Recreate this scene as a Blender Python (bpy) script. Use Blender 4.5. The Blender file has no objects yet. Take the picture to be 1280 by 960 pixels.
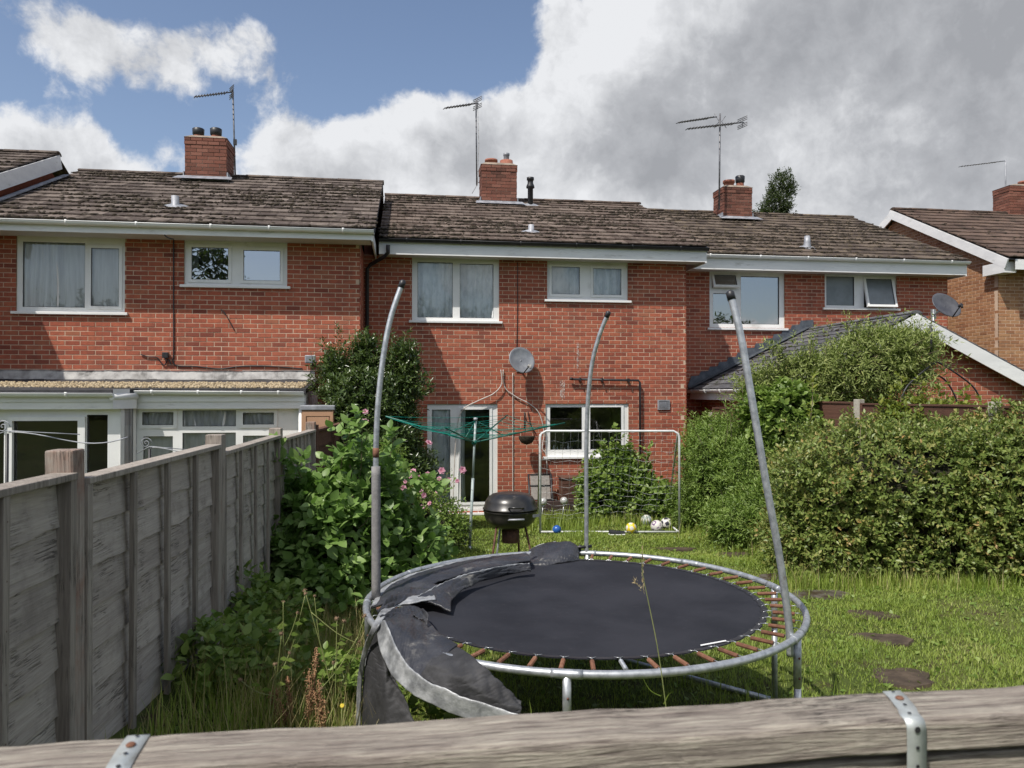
import bpy, math, random
import numpy as np
from mathutils import Vector, Matrix

rng = np.random.default_rng(7)
random.seed(7)
sc = bpy.context.scene
COL = sc.collection
R = math.radians

# ------------------------------------------------------------------ camera
PSI, PITCH, FPX = R(8.0), R(0.6), 960.0
EYE = Vector((0, 0, 2.15))
cam_d = bpy.data.cameras.new('camera')
cam_d.lens = 27.0
cam_d.sensor_width = 36.0
cam_d.clip_start = 0.05
cam_d.clip_end = 3000
cam_d.dof.use_dof = True
cam_d.dof.focus_distance = 8.0
cam_d.dof.aperture_fstop = 9.0
cam = bpy.data.objects.new('camera', cam_d)
cam.location = EYE
cam.rotation_euler = (R(90) + PITCH, 0, -PSI)
COL.objects.link(cam)
sc.camera = cam

# ------------------------------------------------------------------ exposure
sc.view_settings.view_transform = 'Standard'
sc.view_settings.look = 'None'
sc.view_settings.exposure = 0.35
sc.view_settings.gamma = 1.0
sc.render.engine = 'CYCLES'
sc.cycles.max_bounces = 8
sc.cycles.transparent_max_bounces = 12
sc.cycles.use_denoising = True

# ------------------------------------------------------------------ sun
SUN = Vector((1.08, 1.0, -2.1)).normalized()      # direction the light travels
sun_el = math.asin(-SUN.z)
sun_az = math.atan2(-SUN.x, -SUN.y)                # azimuth from +Y, clockwise to +X
sd = bpy.data.lights.new('sun', 'SUN')
sd.energy = 3.7
sd.angle = R(0.55)
sd.color = (1.0, 0.95, 0.87)
so = bpy.data.objects.new('sun', sd)
so.rotation_euler = SUN.to_track_quat('-Z', 'Y').to_euler()
so.location = (-20, -20, 40)
COL.objects.link(so)


# ------------------------------------------------------------------ node helper
class NT:
    def __init__(s, tree):
        s.t = tree
        s.nodes = tree.nodes
        s.links = tree.links

    def put(s, sock, v):
        if v is None:
            return
        if isinstance(v, bpy.types.NodeSocket):
            s.links.new(v, sock)
        elif isinstance(v, (int, float)):
            sock.default_value = v
        else:
            v = tuple(v)
            if sock.type == 'RGBA' and len(v) == 3:
                v = v + (1,)
            sock.default_value = v

    def n(s, typ, ins=None, **props):
        nd = s.nodes.new(typ)
        for k, v in props.items():
            setattr(nd, k, v)
        for k, v in (ins or {}).items():
            s.put(nd.inputs[k], v)
        return nd

    def m(s, op, a, b=None, c=None, clamp=False):
        nd = s.nodes.new('ShaderNodeMath')
        nd.operation = op
        nd.use_clamp = clamp
        for i, v in enumerate((a, b, c)):
            s.put(nd.inputs[i], v)
        return nd.outputs[0]

    def mix(s, f, a, b, blend='MIX'):
        nd = s.nodes.new('ShaderNodeMix')
        nd.data_type = 'RGBA'
        nd.blend_type = blend
        s.put(nd.inputs[0], f)
        s.put(nd.inputs[6], a)
        s.put(nd.inputs[7], b)
        return nd.outputs[2]

    def ramp(s, f, stops, interp='LINEAR'):
        nd = s.nodes.new('ShaderNodeValToRGB')
        cr = nd.color_ramp
        cr.interpolation = interp
        while len(cr.elements) < len(stops):
            cr.elements.new(0.5)
        for e, (p, c) in zip(cr.elements, stops):
            e.position = p
            e.color = tuple(c) + ((1,) if len(c) == 3 else ())
        s.put(nd.inputs[0], f)
        return nd.outputs[0]

    def smooth(s, v, a, b):
        nd = s.nodes.new('ShaderNodeMapRange')
        nd.interpolation_type = 'SMOOTHSTEP'
        s.put(nd.inputs[0], v)
        s.put(nd.inputs[1], a)
        s.put(nd.inputs[2], b)
        return nd.outputs[0]

    def noise(s, vec, scale, detail=4, rough=0.55, dist=0.0, out=0):
        nd = s.nodes.new('ShaderNodeTexNoise')
        s.put(nd.inputs['Vector'], vec)
        nd.inputs['Scale'].default_value = scale
        nd.inputs['Detail'].default_value = detail
        nd.inputs['Roughness'].default_value = rough
        nd.inputs['Distortion'].default_value = dist
        return nd.outputs[out]


# ------------------------------------------------------------------ world: Nishita sky with cumulus
world = bpy.data.worlds.new('World')
sc.world = world
world.use_nodes = True
W = NT(world.node_tree)
W.nodes.clear()
sky = W.n('ShaderNodeTexSky', sky_type='NISHITA')
sky.sun_disc = False
sky.sun_elevation = sun_el
sky.sun_rotation = sun_az
sky.altitude = 50
sky.air_density = 1.0
sky.dust_density = 1.2
sky.ozone_density = 1.3
tc = W.n('ShaderNodeTexCoord')
sep = W.n('ShaderNodeSeparateXYZ', {0: tc.outputs['Generated']})
dx, dy, dz = sep.outputs
AZ = W.m('ARCTAN2', dx, dy)
EL = W.m('ARCSINE', dz)


def azel(px, py):
    a = math.atan((px - 640) / FPX) + PSI
    c = math.cos(math.atan((px - 640) / FPX))
    return a, math.atan((490 - py) / FPX * c)


# (px, py, half width px, half height px, weight) of each bank of cloud
BLOBS = [
    (50, 20, 180, 55, 0.56), (285, 45, 65, 45, 0.46), (150, 75, 85, 38, 0.33),
    (0, 195, 80, 42, 0.60),
    (400, 215, 75, 45, 0.85), (530, 190, 110, 50, 0.95), (660, 180, 120, 60, 1.0),
    (870, 50, 120, 90, 1.1), (1060, 130, 230, 130, 1.5), (1200, 30, 230, 90, 1.0), (780, 160, 90, 70, 0.9),
    (705, 25, 35, 50, 0.55), (560, 330, 700, 90, 1.0), (1500, 150, 300, 260, 1.3), (-300, 100, 200, 70, 0.5),
]
fld = None
for px, py, sx, sy, wgt in BLOBS:
    a, e = azel(px, py)
    u = W.m('DIVIDE', W.m('SUBTRACT', AZ, a), sx / FPX)
    v = W.m('DIVIDE', W.m('SUBTRACT', EL, e), sy / FPX)
    g = W.m('MULTIPLY', W.m('EXPONENT', W.m('MULTIPLY', W.m('ADD', W.m('MULTIPLY', u, u), W.m('MULTIPLY', v, v)), -0.9)), wgt)
    fld = g if fld is None else W.m('ADD', fld, g)
# general fair-weather cover away from the view
cv = W.n('ShaderNodeCombineXYZ', {0: W.m('DIVIDE', dx, W.m('ADD', W.m('ABSOLUTE', dz), 0.12)),
                                  1: W.m('DIVIDE', dy, W.m('ADD', W.m('ABSOLUTE', dz), 0.12)), 2: 0.0}).outputs[0]
gen = W.smooth(W.noise(cv, 0.55, 2, 0.5), 0.38, 0.62)
away = W.m('SUBTRACT', 1.0, W.smooth(dy, 0.2, 0.75))
fld = W.m('ADD', fld, W.m('MULTIPLY', W.m('MULTIPLY', gen, away), 0.7))
warp = W.noise(tc.outputs['Generated'], 5.0, 5, 0.6, 0.0, out=1)
wv = W.n('ShaderNodeVectorMath', {0: tc.outputs['Generated'],
         1: W.n('ShaderNodeVectorMath', {0: warp, 1: (0.06, 0.06, 0.06)}, operation='MULTIPLY').outputs[0]}, operation='ADD').outputs[0]
nA = W.noise(wv, 5.5, 9, 0.60)
nB = W.noise(wv, 15.0, 8, 0.62)
dens = W.m('ADD', W.m('ADD', fld, W.m('MULTIPLY', W.m('SUBTRACT', nA, 0.5), 1.9)), W.m('MULTIPLY', W.m('SUBTRACT', nB, 0.5), 0.75))
alpha = W.smooth(dens, 0.40, 0.66)
# relief of the cloud: the same noise looked up a step towards the sun (upper left, high)
off = W.n('ShaderNodeVectorMath', {0: wv, 1: (-0.028, -0.005, 0.040)}, operation='ADD').outputs[0]
nA2 = W.noise(off, 5.5, 9, 0.60)
nB2 = W.noise(W.n('ShaderNodeVectorMath', {0: wv, 1: (-0.010, -0.002, 0.015)}, operation='ADD').outputs[0], 15.0, 8, 0.62)
relief = W.m('ADD', W.m('MULTIPLY', W.m('SUBTRACT', nA2, nA), 2.3), W.m('MULTIPLY', W.m('SUBTRACT', nB2, nB), 0.9))
thick = W.smooth(dens, 0.65, 2.6)
nC = W.noise(wv, 3.2, 7, 0.60, 0.2)
grey = W.m('ADD', W.m('MULTIPLY', thick, 0.72), W.m('MULTIPLY', W.m('SUBTRACT', nC, 0.46), 1.5))
wh = None
for px, py, sx, sy, wgt in [(500, 160, 200, 40, 0.20), (860, 50, 90, 60, 0.22), (1000, 110, 80, 50, 0.22), (850, 200, 90, 45, -0.22), (1150, 50, 200, 50, -0.12), (130, 50, 220, 80, -0.34), (20, 200, 140, 60, -0.12)]:
    a, e = azel(px, py)
    u = W.m('DIVIDE', W.m('SUBTRACT', AZ, a), sx / FPX)
    v = W.m('DIVIDE', W.m('SUBTRACT', EL, e), sy / FPX)
    g = W.m('MULTIPLY', W.m('EXPONENT', W.m('MULTIPLY', W.m('ADD', W.m('MULTIPLY', u, u), W.m('MULTIPLY', v, v)), -0.9)), wgt)
    wh = g if wh is None else W.m('ADD', wh, g)
grey = W.m('SUBTRACT', grey, wh)
grey = W.m('ADD', grey, relief, clamp=True)
ccol = W.ramp(grey, [(0.0, (6.2, 6.3, 6.5)), (0.28, (5.0, 5.1, 5.3)), (0.6, (3.6, 3.7, 3.92)), (1.0, (2.75, 2.84, 3.05))])
skyc = W.mix(1.0, sky.outputs[0], (1.12, 1.05, 1.03), 'MULTIPLY')
bgc = W.mix(alpha, skyc, ccol)
bg = W.n('ShaderNodeBackground', {'Color': bgc, 'Strength': 0.105})
W.links.new(bg.outputs[0], W.n('ShaderNodeOutputWorld').inputs[0])

# ------------------------------------------------------------------ pixel -> place
_F = Vector((math.sin(PSI) * math.cos(PITCH), math.cos(PSI) * math.cos(PITCH), math.sin(PITCH)))
_R = Vector((math.cos(PSI), -math.sin(PSI), 0))
_U = _R.cross(_F)


def ray(px, py):
    return _F + _R * ((px - 640) / FPX) - _U * ((py - 480) / FPX)


def PY(px, py, Y):
    r = ray(px, py)
    return EYE + r * (Y / r.y)


def PX(px, py, X):
    r = ray(px, py)
    return EYE + r * (X / r.x)


def PZ(px, py, Z):
    r = ray(px, py)
    return EYE + r * ((Z - EYE.z) / r.z)


def PD(px, py, d):
    return EYE + ray(px, py) * d


def topx(p):
    v = Vector(p) - EYE
    d = v.dot(_F)
    if d < 0.05:
        return (-9999, -9999, d)
    return (640 + FPX * v.dot(_R) / d, 480 - FPX * v.dot(_U) / d, d)


def lerp(a, b, t):
    return a + (b - a) * t


def sstep(x, a, b):
    t = min(1, max(0, (x - a) / (b - a)))
    return t * t * (3 - 2 * t)


def ground_z(x, y):
    b = float(np.interp(y, [-3, 0, 4.5, 10, 14], [0.5, 0.5, 0.22, 0.0, -0.06]))
    bank = (1 - sstep(x, -1.25, -0.1)) * float(np.interp(y, [2, 5, 7, 9], [0.45, 0.42, 0.25, 0.0]))
    right = sstep(x, 4.2, 6.5) * float(np.interp(y, [6, 8, 11], [0.12, 0.1, 0.0]))
    return b + bank + right


# ------------------------------------------------------------------ materials
def new_mat(name):
    m = bpy.data.materials.new(name)
    m.use_nodes = True
    t = NT(m.node_tree)
    t.nodes.clear()
    out = t.n('ShaderNodeOutputMaterial')
    return m, t, out


def rand_value(t):
    """one random number per joined piece or per single object"""
    g = t.n('ShaderNodeNewGeometry')
    o = t.n('ShaderNodeObjectInfo')
    return t.m('FRACT', t.m('ADD', g.outputs['Random Per Island'], t.m('MULTIPLY', o.outputs['Random'], 7.31)))


def obj_vec(t, use='Object'):
    return t.n('ShaderNodeTexCoord').outputs[use]


def pos_vec(t):
    return t.n('ShaderNodeNewGeometry').outputs['Position']


def make_mat(name, stops, rough=0.7, nscale=6, ndetail=6, metal=0.0, bump=0.2, bscale=40, stretch=None,
             piece=0.0, spec=0.5, dist=0.002, coat=0.0, wear=None, nz=0.0):
    """stops: colour ramp driven by noise (world position) blended with a per-piece random value"""
    m, t, out = new_mat(name)
    v = pos_vec(t)
    if stretch:
        v = t.n('ShaderNodeMapping', {0: v, 3: stretch}).outputs[0]
    f = t.noise(v, nscale, ndetail, 0.6)
    f = t.smooth(f, 0.25, 0.75)
    if piece:
        f = t.m('ADD', t.m('MULTIPLY', f, 1 - piece), t.m('MULTIPLY', rand_value(t), piece))
    c = t.ramp(f, stops)
    if wear:
        wc, ws, wa, wb = wear
        wn = t.noise(v, ws, 8, 0.65)
        c = t.mix(t.smooth(wn, wa, wb), c, wc)
    p = t.n('ShaderNodeBsdfPrincipled', {'Base Color': c, 'Roughness': rough, 'Metallic': metal})
    p.inputs['Specular IOR Level'].default_value = spec
    if coat:
        p.inputs['Coat Weight'].default_value = coat
    if bump:
        b = t.n('ShaderNodeBump', {'Height': t.noise(v, bscale, 6, 0.6), 'Strength': bump, 'Distance': dist})
        t.links.new(b.outputs[0], p.inputs['Normal'])
    t.links.new(p.outputs[0], out.inputs[0])
    return m


def brick_mat(name, stops, stain=(0.16, 0.06, 0.045)):
    m, t, out = new_mat(name)
    v = pos_vec(t)
    r = rand_value(t)
    c = t.ramp(r, stops)
    blot = t.smooth(t.noise(v, 14, 5, 0.6), 0.42, 0.68)
    c = t.mix(t.m('MULTIPLY', blot, 0.40), c, stain)
    fine = t.noise(v, 120, 4, 0.6)
    c = t.mix(t.m('MULTIPLY', t.smooth(fine, 0.5, 0.8), 0.3), c, (0.50, 0.20, 0.12))
    big = t.smooth(t.noise(v, 0.9, 4, 0.6), 0.35, 0.7)
    c = t.mix(t.m('MULTIPLY', big, 0.20), c, (0.44, 0.16, 0.10))
    run = t.noise(t.n('ShaderNodeMapping', {0: v, 3: (1.6, 1.6, 0.35)}).outputs[0], 1.7, 7, 0.65)
    c = t.mix(t.m('MULTIPLY', t.smooth(run, 0.50, 0.70), 0.42), c, (0.13, 0.055, 0.042))
    p = t.n('ShaderNodeBsdfPrincipled', {'Base Color': c, 'Roughness': 0.85})
    p.inputs['Specular IOR Level'].default_value = 0.25
    b = t.n('ShaderNodeBump', {'Height': t.noise(v, 90, 5, 0.6), 'Strength': 0.5, 'Distance': 0.004})
    t.links.new(b.outputs[0], p.inputs['Normal'])
    t.links.new(p.outputs[0], out.inputs[0])
    return m


def tile_mat(name, stops, lichen=(0.42, 0.38, 0.30), lich_amt=0.5, moss=(0.035, 0.03, 0.022)):
    m, t, out = new_mat(name)
    v = pos_vec(t)
    c = t.ramp(rand_value(t), stops)
    l = t.smooth(t.noise(v, 9, 8, 0.68), 0.50, 0.66)
    c = t.mix(t.m('MULTIPLY', l, lich_amt), c, lichen)
    k = t.smooth(t.noise(v, 3.2, 8, 0.7), 0.50, 0.66)
    c = t.mix(t.m('MULTIPLY', k, 0.75), c, moss)
    f = t.smooth(t.noise(v, 60, 5, 0.65), 0.4, 0.75)
    c = t.mix(t.m('MULTIPLY', f, 0.35), c, moss)
    p = t.n('ShaderNodeBsdfPrincipled', {'Base Color': c, 'Roughness': 0.9})
    p.inputs['Specular IOR Level'].default_value = 0.2
    b = t.n('ShaderNodeBump', {'Height': t.noise(v, 45, 7, 0.7), 'Strength': 0.8, 'Distance': 0.012})
    t.links.new(b.outputs[0], p.inputs['Normal'])
    t.links.new(p.outputs[0], out.inputs[0])
    return m


def leaf_mat(name, stops, trans=0.35, rough=0.45, tcol=(0.25, 0.42, 0.05), spec=0.4, patch=0.35, pscale=3.0):
    m, t, out = new_mat(name)
    r = rand_value(t)
    n = t.smooth(t.noise(pos_vec(t), pscale, 4, 0.6), 0.3, 0.7)
    f = t.m('ADD', t.m('MULTIPLY', r, 1 - patch), t.m('MULTIPLY', n, patch))
    c = t.ramp(f, stops)
    p = t.n('ShaderNodeBsdfPrincipled', {'Base Color': c, 'Roughness': rough})
    p.inputs['Specular IOR Level'].default_value = spec
    tr = t.n('ShaderNodeBsdfTranslucent', {'Color': t.mix(0.45, c, tcol)})
    ms = t.n('ShaderNodeMixShader', {0: trans, 1: p.outputs[0], 2: tr.outputs[0]})
    t.links.new(ms.outputs[0], out.inputs[0])
    return m


def wood_mat(name, stops, axis='Y', rough=0.85, piece=0.35, bump=0.6, scale=1.0, stain=None):
    m, t, out = new_mat(name)
    v = obj_vec(t)
    o = t.n('ShaderNodeObjectInfo')
    g = t.n('ShaderNodeNewGeometry')
    off = t.m('MULTIPLY', t.m('ADD', o.outputs['Random'], g.outputs['Random Per Island']), 37.0)
    v = t.n('ShaderNodeVectorMath', {0: v, 1: t.n('ShaderNodeCombineXYZ', {0: off, 1: off, 2: off}).outputs[0]}, operation='ADD').outputs[0]
    s = {'X': (1.2, 26, 26), 'Y': (26, 1.2, 26), 'Z': (26, 26, 1.2)}[axis]
    s = tuple(k * scale for k in s)
    vg = t.n('ShaderNodeMapping', {0: v, 3: s}).outputs[0]
    gr = t.noise(vg, 1.6, 8, 0.65, 0.6)
    gf = t.noise(vg, 6.0, 6, 0.6, 0.3)
    f = t.m('ADD', t.m('MULTIPLY', t.smooth(gr, 0.28, 0.72), 0.62), t.m('MULTIPLY', t.smooth(gf, 0.3, 0.7), 0.38))
    f = t.m('ADD', t.m('MULTIPLY', f, 1 - piece), t.m('MULTIPLY', rand_value(t), piece))
    c = t.ramp(f, stops)
    if stain:
        sn = t.smooth(t.noise(v, 2.6, 8, 0.7), 0.48, 0.7)
        c = t.mix(t.m('MULTIPLY', sn, 0.7), c, stain)
    hair = t.noise(vg, 3.2, 5, 0.55, 0.4)
    crack = t.smooth(t.m('ABSOLUTE', t.m('SUBTRACT', hair, 0.5)), 0.0, 0.028)
    breakup = t.smooth(t.noise(v, 5.0, 4), 0.36, 0.50)
    crack = t.m('MAXIMUM', crack, breakup)
    c = t.mix(crack, t.mix(0.6, c, (0.03, 0.024, 0.02)), c)
    p = t.n('ShaderNodeBsdfPrincipled', {'Base Color': c, 'Roughness': rough})
    p.inputs['Specular IOR Level'].default_value = 0.25
    hh = t.m('ADD', t.m('ADD', gr, t.m('MULTIPLY', gf, 0.6)), t.m('MULTIPLY', crack, 0.5))
    b = t.n('ShaderNodeBump', {'Height': hh, 'Strength': bump, 'Distance': 0.006})
    t.links.new(b.outputs[0], p.inputs['Normal'])
    t.links.new(p.outputs[0], out.inputs[0])
    return m


def glass_mat(name, tint=(0.95, 0.96, 0.95), refl=0.03, gloss=(0.95, 0.97, 1.0)):
    m, t, out = new_mat(name)
    tr = t.n('ShaderNodeBsdfTransparent', {0: tint})
    gl = t.n('ShaderNodeBsdfGlossy', {0: gloss, 'Roughness': 0.01})
    nz = t.n('ShaderNodeBump', {'Height': t.noise(pos_vec(t), 1.6, 2), 'Strength': 0.04, 'Distance': 0.05})
    t.links.new(nz.outputs[0], gl.inputs['Normal'])
    fr = t.n('ShaderNodeFresnel', {'IOR': 1.5})
    f = t.m('MULTIPLY_ADD', fr.outputs[0], 1.25, refl, clamp=True)
    ms = t.n('ShaderNodeMixShader', {0: f, 1: tr.outputs[0], 2: gl.outputs[0]})
    t.links.new(ms.outputs[0], out.inputs[0])
    return m


M = {}
RED = [(0.0, (0.19, 0.052, 0.036)), (0.15, (0.285, 0.078, 0.048)), (0.5, (0.36, 0.098, 0.057)), (0.85, (0.42, 0.122, 0.068)), (1.0, (0.33, 0.125, 0.072))]
M['brick'] = brick_mat('red_brick', RED)
M['brick_brown'] = brick_mat('brown_brick', [(0, (0.26, 0.13, 0.065)), (0.5, (0.36, 0.19, 0.09)), (1, (0.42, 0.25, 0.13))], (0.22, 0.12, 0.07))
M['brick_old'] = brick_mat('old_chimney_brick', [(0, (0.07, 0.035, 0.028)), (0.5, (0.155, 0.06, 0.044)), (1, (0.21, 0.10, 0.075))], (0.10, 0.06, 0.045))
M['mortar'] = make_mat('mortar', [(0, (0.36, 0.25, 0.175)), (0.4, (0.52, 0.37, 0.27)), (1, (0.62, 0.47, 0.35))], 0.95, 3, ndetail=8, bump=0.5, bscale=150)
M['mortar_dark'] = make_mat('chimney_mortar', [(0, (0.18, 0.14, 0.11)), (1, (0.34, 0.27, 0.21))], 0.95, 8, bump=0.5, bscale=150)
M['tile'] = tile_mat('brown_roof_tile', [(0, (0.070, 0.053, 0.046)), (0.5, (0.125, 0.099, 0.085)), (1, (0.20, 0.163, 0.14))], (0.34, 0.29, 0.24), 0.40, (0.030, 0.022, 0.016))
M['tile2'] = tile_mat('lichened_roof_tile', [(0, (0.075, 0.053, 0.043)), (0.5, (0.13, 0.097, 0.079)), (1, (0.19, 0.148, 0.122))], (0.34, 0.29, 0.245), 0.40, (0.032, 0.024, 0.018))
M['tile3'] = tile_mat('yellow_lichened_roof_tile', [(0, (0.062, 0.047, 0.040)), (0.5, (0.11, 0.085, 0.070)), (1, (0.16, 0.125, 0.10))], (0.27, 0.215, 0.11), 0.42, (0.03, 0.023, 0.017))
M['tile_red'] = tile_mat('reddish_roof_tile', [(0, (0.075, 0.05, 0.042)), (0.5, (0.11, 0.075, 0.06)), (1, (0.145, 0.10, 0.08))], (0.30, 0.20, 0.12), 0.25, (0.05, 0.04, 0.03))
M['slate'] = tile_mat('grey_slate_tile', [(0, (0.075, 0.075, 0.085)), (0.5, (0.11, 0.11, 0.12)), (1, (0.15, 0.15, 0.16))], (0.24, 0.23, 0.22), 0.35, (0.06, 0.055, 0.05))
M['moss'] = make_mat('moss', [(0, (0.018, 0.014, 0.010)), (0.6, (0.045, 0.034, 0.022)), (1, (0.08, 0.062, 0.038))], 1.0, 25, bump=0.9, bscale=90, dist=0.01)
M['lead'] = make_mat('lead_flashing', [(0, (0.20, 0.21, 0.23)), (0.6, (0.32, 0.33, 0.36)), (1, (0.46, 0.47, 0.50))], 0.55, 7, metal=0.25, bump=0.3, bscale=20)
M['lead_dark'] = make_mat('dark_lead', [(0, (0.06, 0.07, 0.085)), (1, (0.14, 0.155, 0.18))], 0.5, 9, metal=0.3, bump=0.4, bscale=30)
M['lead_pale'] = make_mat('pale_weathered_flashing', [(0, (0.22, 0.21, 0.20)), (0.5, (0.38, 0.37, 0.36)), (1, (0.50, 0.49, 0.47))], 0.9, 6, ndetail=9, bump=0.6, bscale=50, wear=((0.15, 0.145, 0.14), 5, 0.5, 0.7))
M['upvc'] = make_mat('white_upvc', [(0, (0.74, 0.74, 0.73)), (1, (0.84, 0.84, 0.83))], 0.35, 2.0, bump=0.03, bscale=8, wear=((0.52, 0.51, 0.48), 3, 0.55, 0.85))
M['fascia'] = make_mat('white_fascia_board', [(0, (0.70, 0.70, 0.70)), (1, (0.83, 0.83, 0.82))], 0.4, 2.5, bump=0.05, bscale=6, wear=((0.42, 0.41, 0.38), 4, 0.56, 0.8), stretch=(0.5, 1, 2.5))
M['soffit'] = make_mat('soffit_board', [(0, (0.50, 0.47, 0.42)), (1, (0.60, 0.57, 0.52))], 0.6, 2)
M['black_plastic'] = make_mat('black_plastic', [(0, (0.012, 0.012, 0.014)), (1, (0.03, 0.03, 0.034))], 0.45, 5, bump=0.05)
M['terracotta'] = make_mat('terracotta', [(0, (0.22, 0.075, 0.05)), (1, (0.36, 0.14, 0.09))], 0.85, 12, bump=0.3)
M['felt'] = make_mat('black_roof_felt', [(0, (0.02, 0.02, 0.022)), (1, (0.05, 0.05, 0.055))], 0.8, 12, bump=0.4)
M['galv'] = make_mat('galvanised_steel', [(0, (0.30, 0.32, 0.34)), (0.5, (0.44, 0.46, 0.48)), (1, (0.56, 0.58, 0.60))], 0.45, 28, metal=0.65, bump=0.15, bscale=60, wear=((0.22, 0.13, 0.07), 6, 0.64, 0.74))
M['alu'] = make_mat('aluminium', [(0, (0.45, 0.46, 0.47)), (1, (0.6, 0.61, 0.62))], 0.35, 14, metal=0.8, bump=0.05)
M['aerial'] = make_mat('weathered_aerial_metal', [(0, (0.10, 0.10, 0.11)), (1, (0.22, 0.22, 0.23))], 0.5, 14, metal=0.6, bump=0.05)
M['rust'] = make_mat('rusty_spring', [(0, (0.10, 0.045, 0.028)), (0.5, (0.19, 0.085, 0.05)), (1, (0.28, 0.15, 0.095))], 0.8, 40, metal=0.2, bump=0.5, bscale=200, piece=0.4)
M['rust_dark'] = make_mat('rusty_steel', [(0, (0.06, 0.03, 0.02)), (1, (0.16, 0.07, 0.045))], 0.7, 20, metal=0.3, bump=0.3)
M['foam'] = make_mat('grey_foam_sleeve', [(0, (0.17, 0.165, 0.165)), (1, (0.27, 0.26, 0.255))], 0.95, 30, bump=0.7, bscale=120)
M['curtain'] = make_mat('grey_curtain', [(0, (0.60, 0.59, 0.58)), (1, (0.74, 0.73, 0.72))], 0.9, 3, stretch=(9, 9, 0.6), bump=0.1)
M['net_curtain'] = make_mat('net_curtain', [(0, (0.60, 0.64, 0.64)), (0.5, (0.80, 0.82, 0.82)), (1, (0.90, 0.91, 0.90))], 0.9, 7, ndetail=6, stretch=(1.4, 1.4, 0.7), bump=0.1)
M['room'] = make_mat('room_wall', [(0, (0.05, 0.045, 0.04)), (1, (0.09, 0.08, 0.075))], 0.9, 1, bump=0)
M['glass'] = glass_mat('window_glass')
M['glass_sky'] = glass_mat('landing_window_glass', (0.5, 0.53, 0.55), 0.35)
M['frosted'] = make_mat('frosted_glass', [(0, (0.11, 0.13, 0.14)), (1, (0.19, 0.22, 0.24))], 0.35, 3, bump=0.4, bscale=220, spec=0.9)

# ------------------------------------------------------------------ object helpers
def setp(o, label=None, cat=None, group=None, kind=None):
    if label:
        o['label'] = label
    if cat:
        o['category'] = cat
    if group:
        o['group'] = group
    if kind:
        o['kind'] = kind
    return o


def thing(name, label, cat, loc=(0, 0, 0), rz=0.0, group=None):
    o = bpy.data.objects.new(name, None)
    o.empty_display_size = 0.1
    COL.objects.link(o)
    o.location = loc
    o.rotation_euler = (0, 0, rz)
    return setp(o, label, cat, group)


def link(name, me, parent=None, mat=None, loc=None, rot=None, scale=None):
    o = bpy.data.objects.new(name, me)
    COL.objects.link(o)
    if mat is not None and len(me.materials) == 0:
        me.materials.append(mat)
    if loc is not None:
        o.location = loc
    if rot is not None:
        o.rotation_euler = rot
    if scale is not None:
        o.scale = scale
    if parent is not None:
        o.parent = parent
    return o


def copy_tree(o, parent=None, loc=None, rz=None):
    kids = list(o.children)
    c = o.copy()
    COL.objects.link(c)
    c.parent = parent
    if loc is not None:
        c.location = loc
    if rz is not None:
        c.rotation_euler[2] = rz
    for k in kids:
        copy_tree(k, c)
    return c


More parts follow.
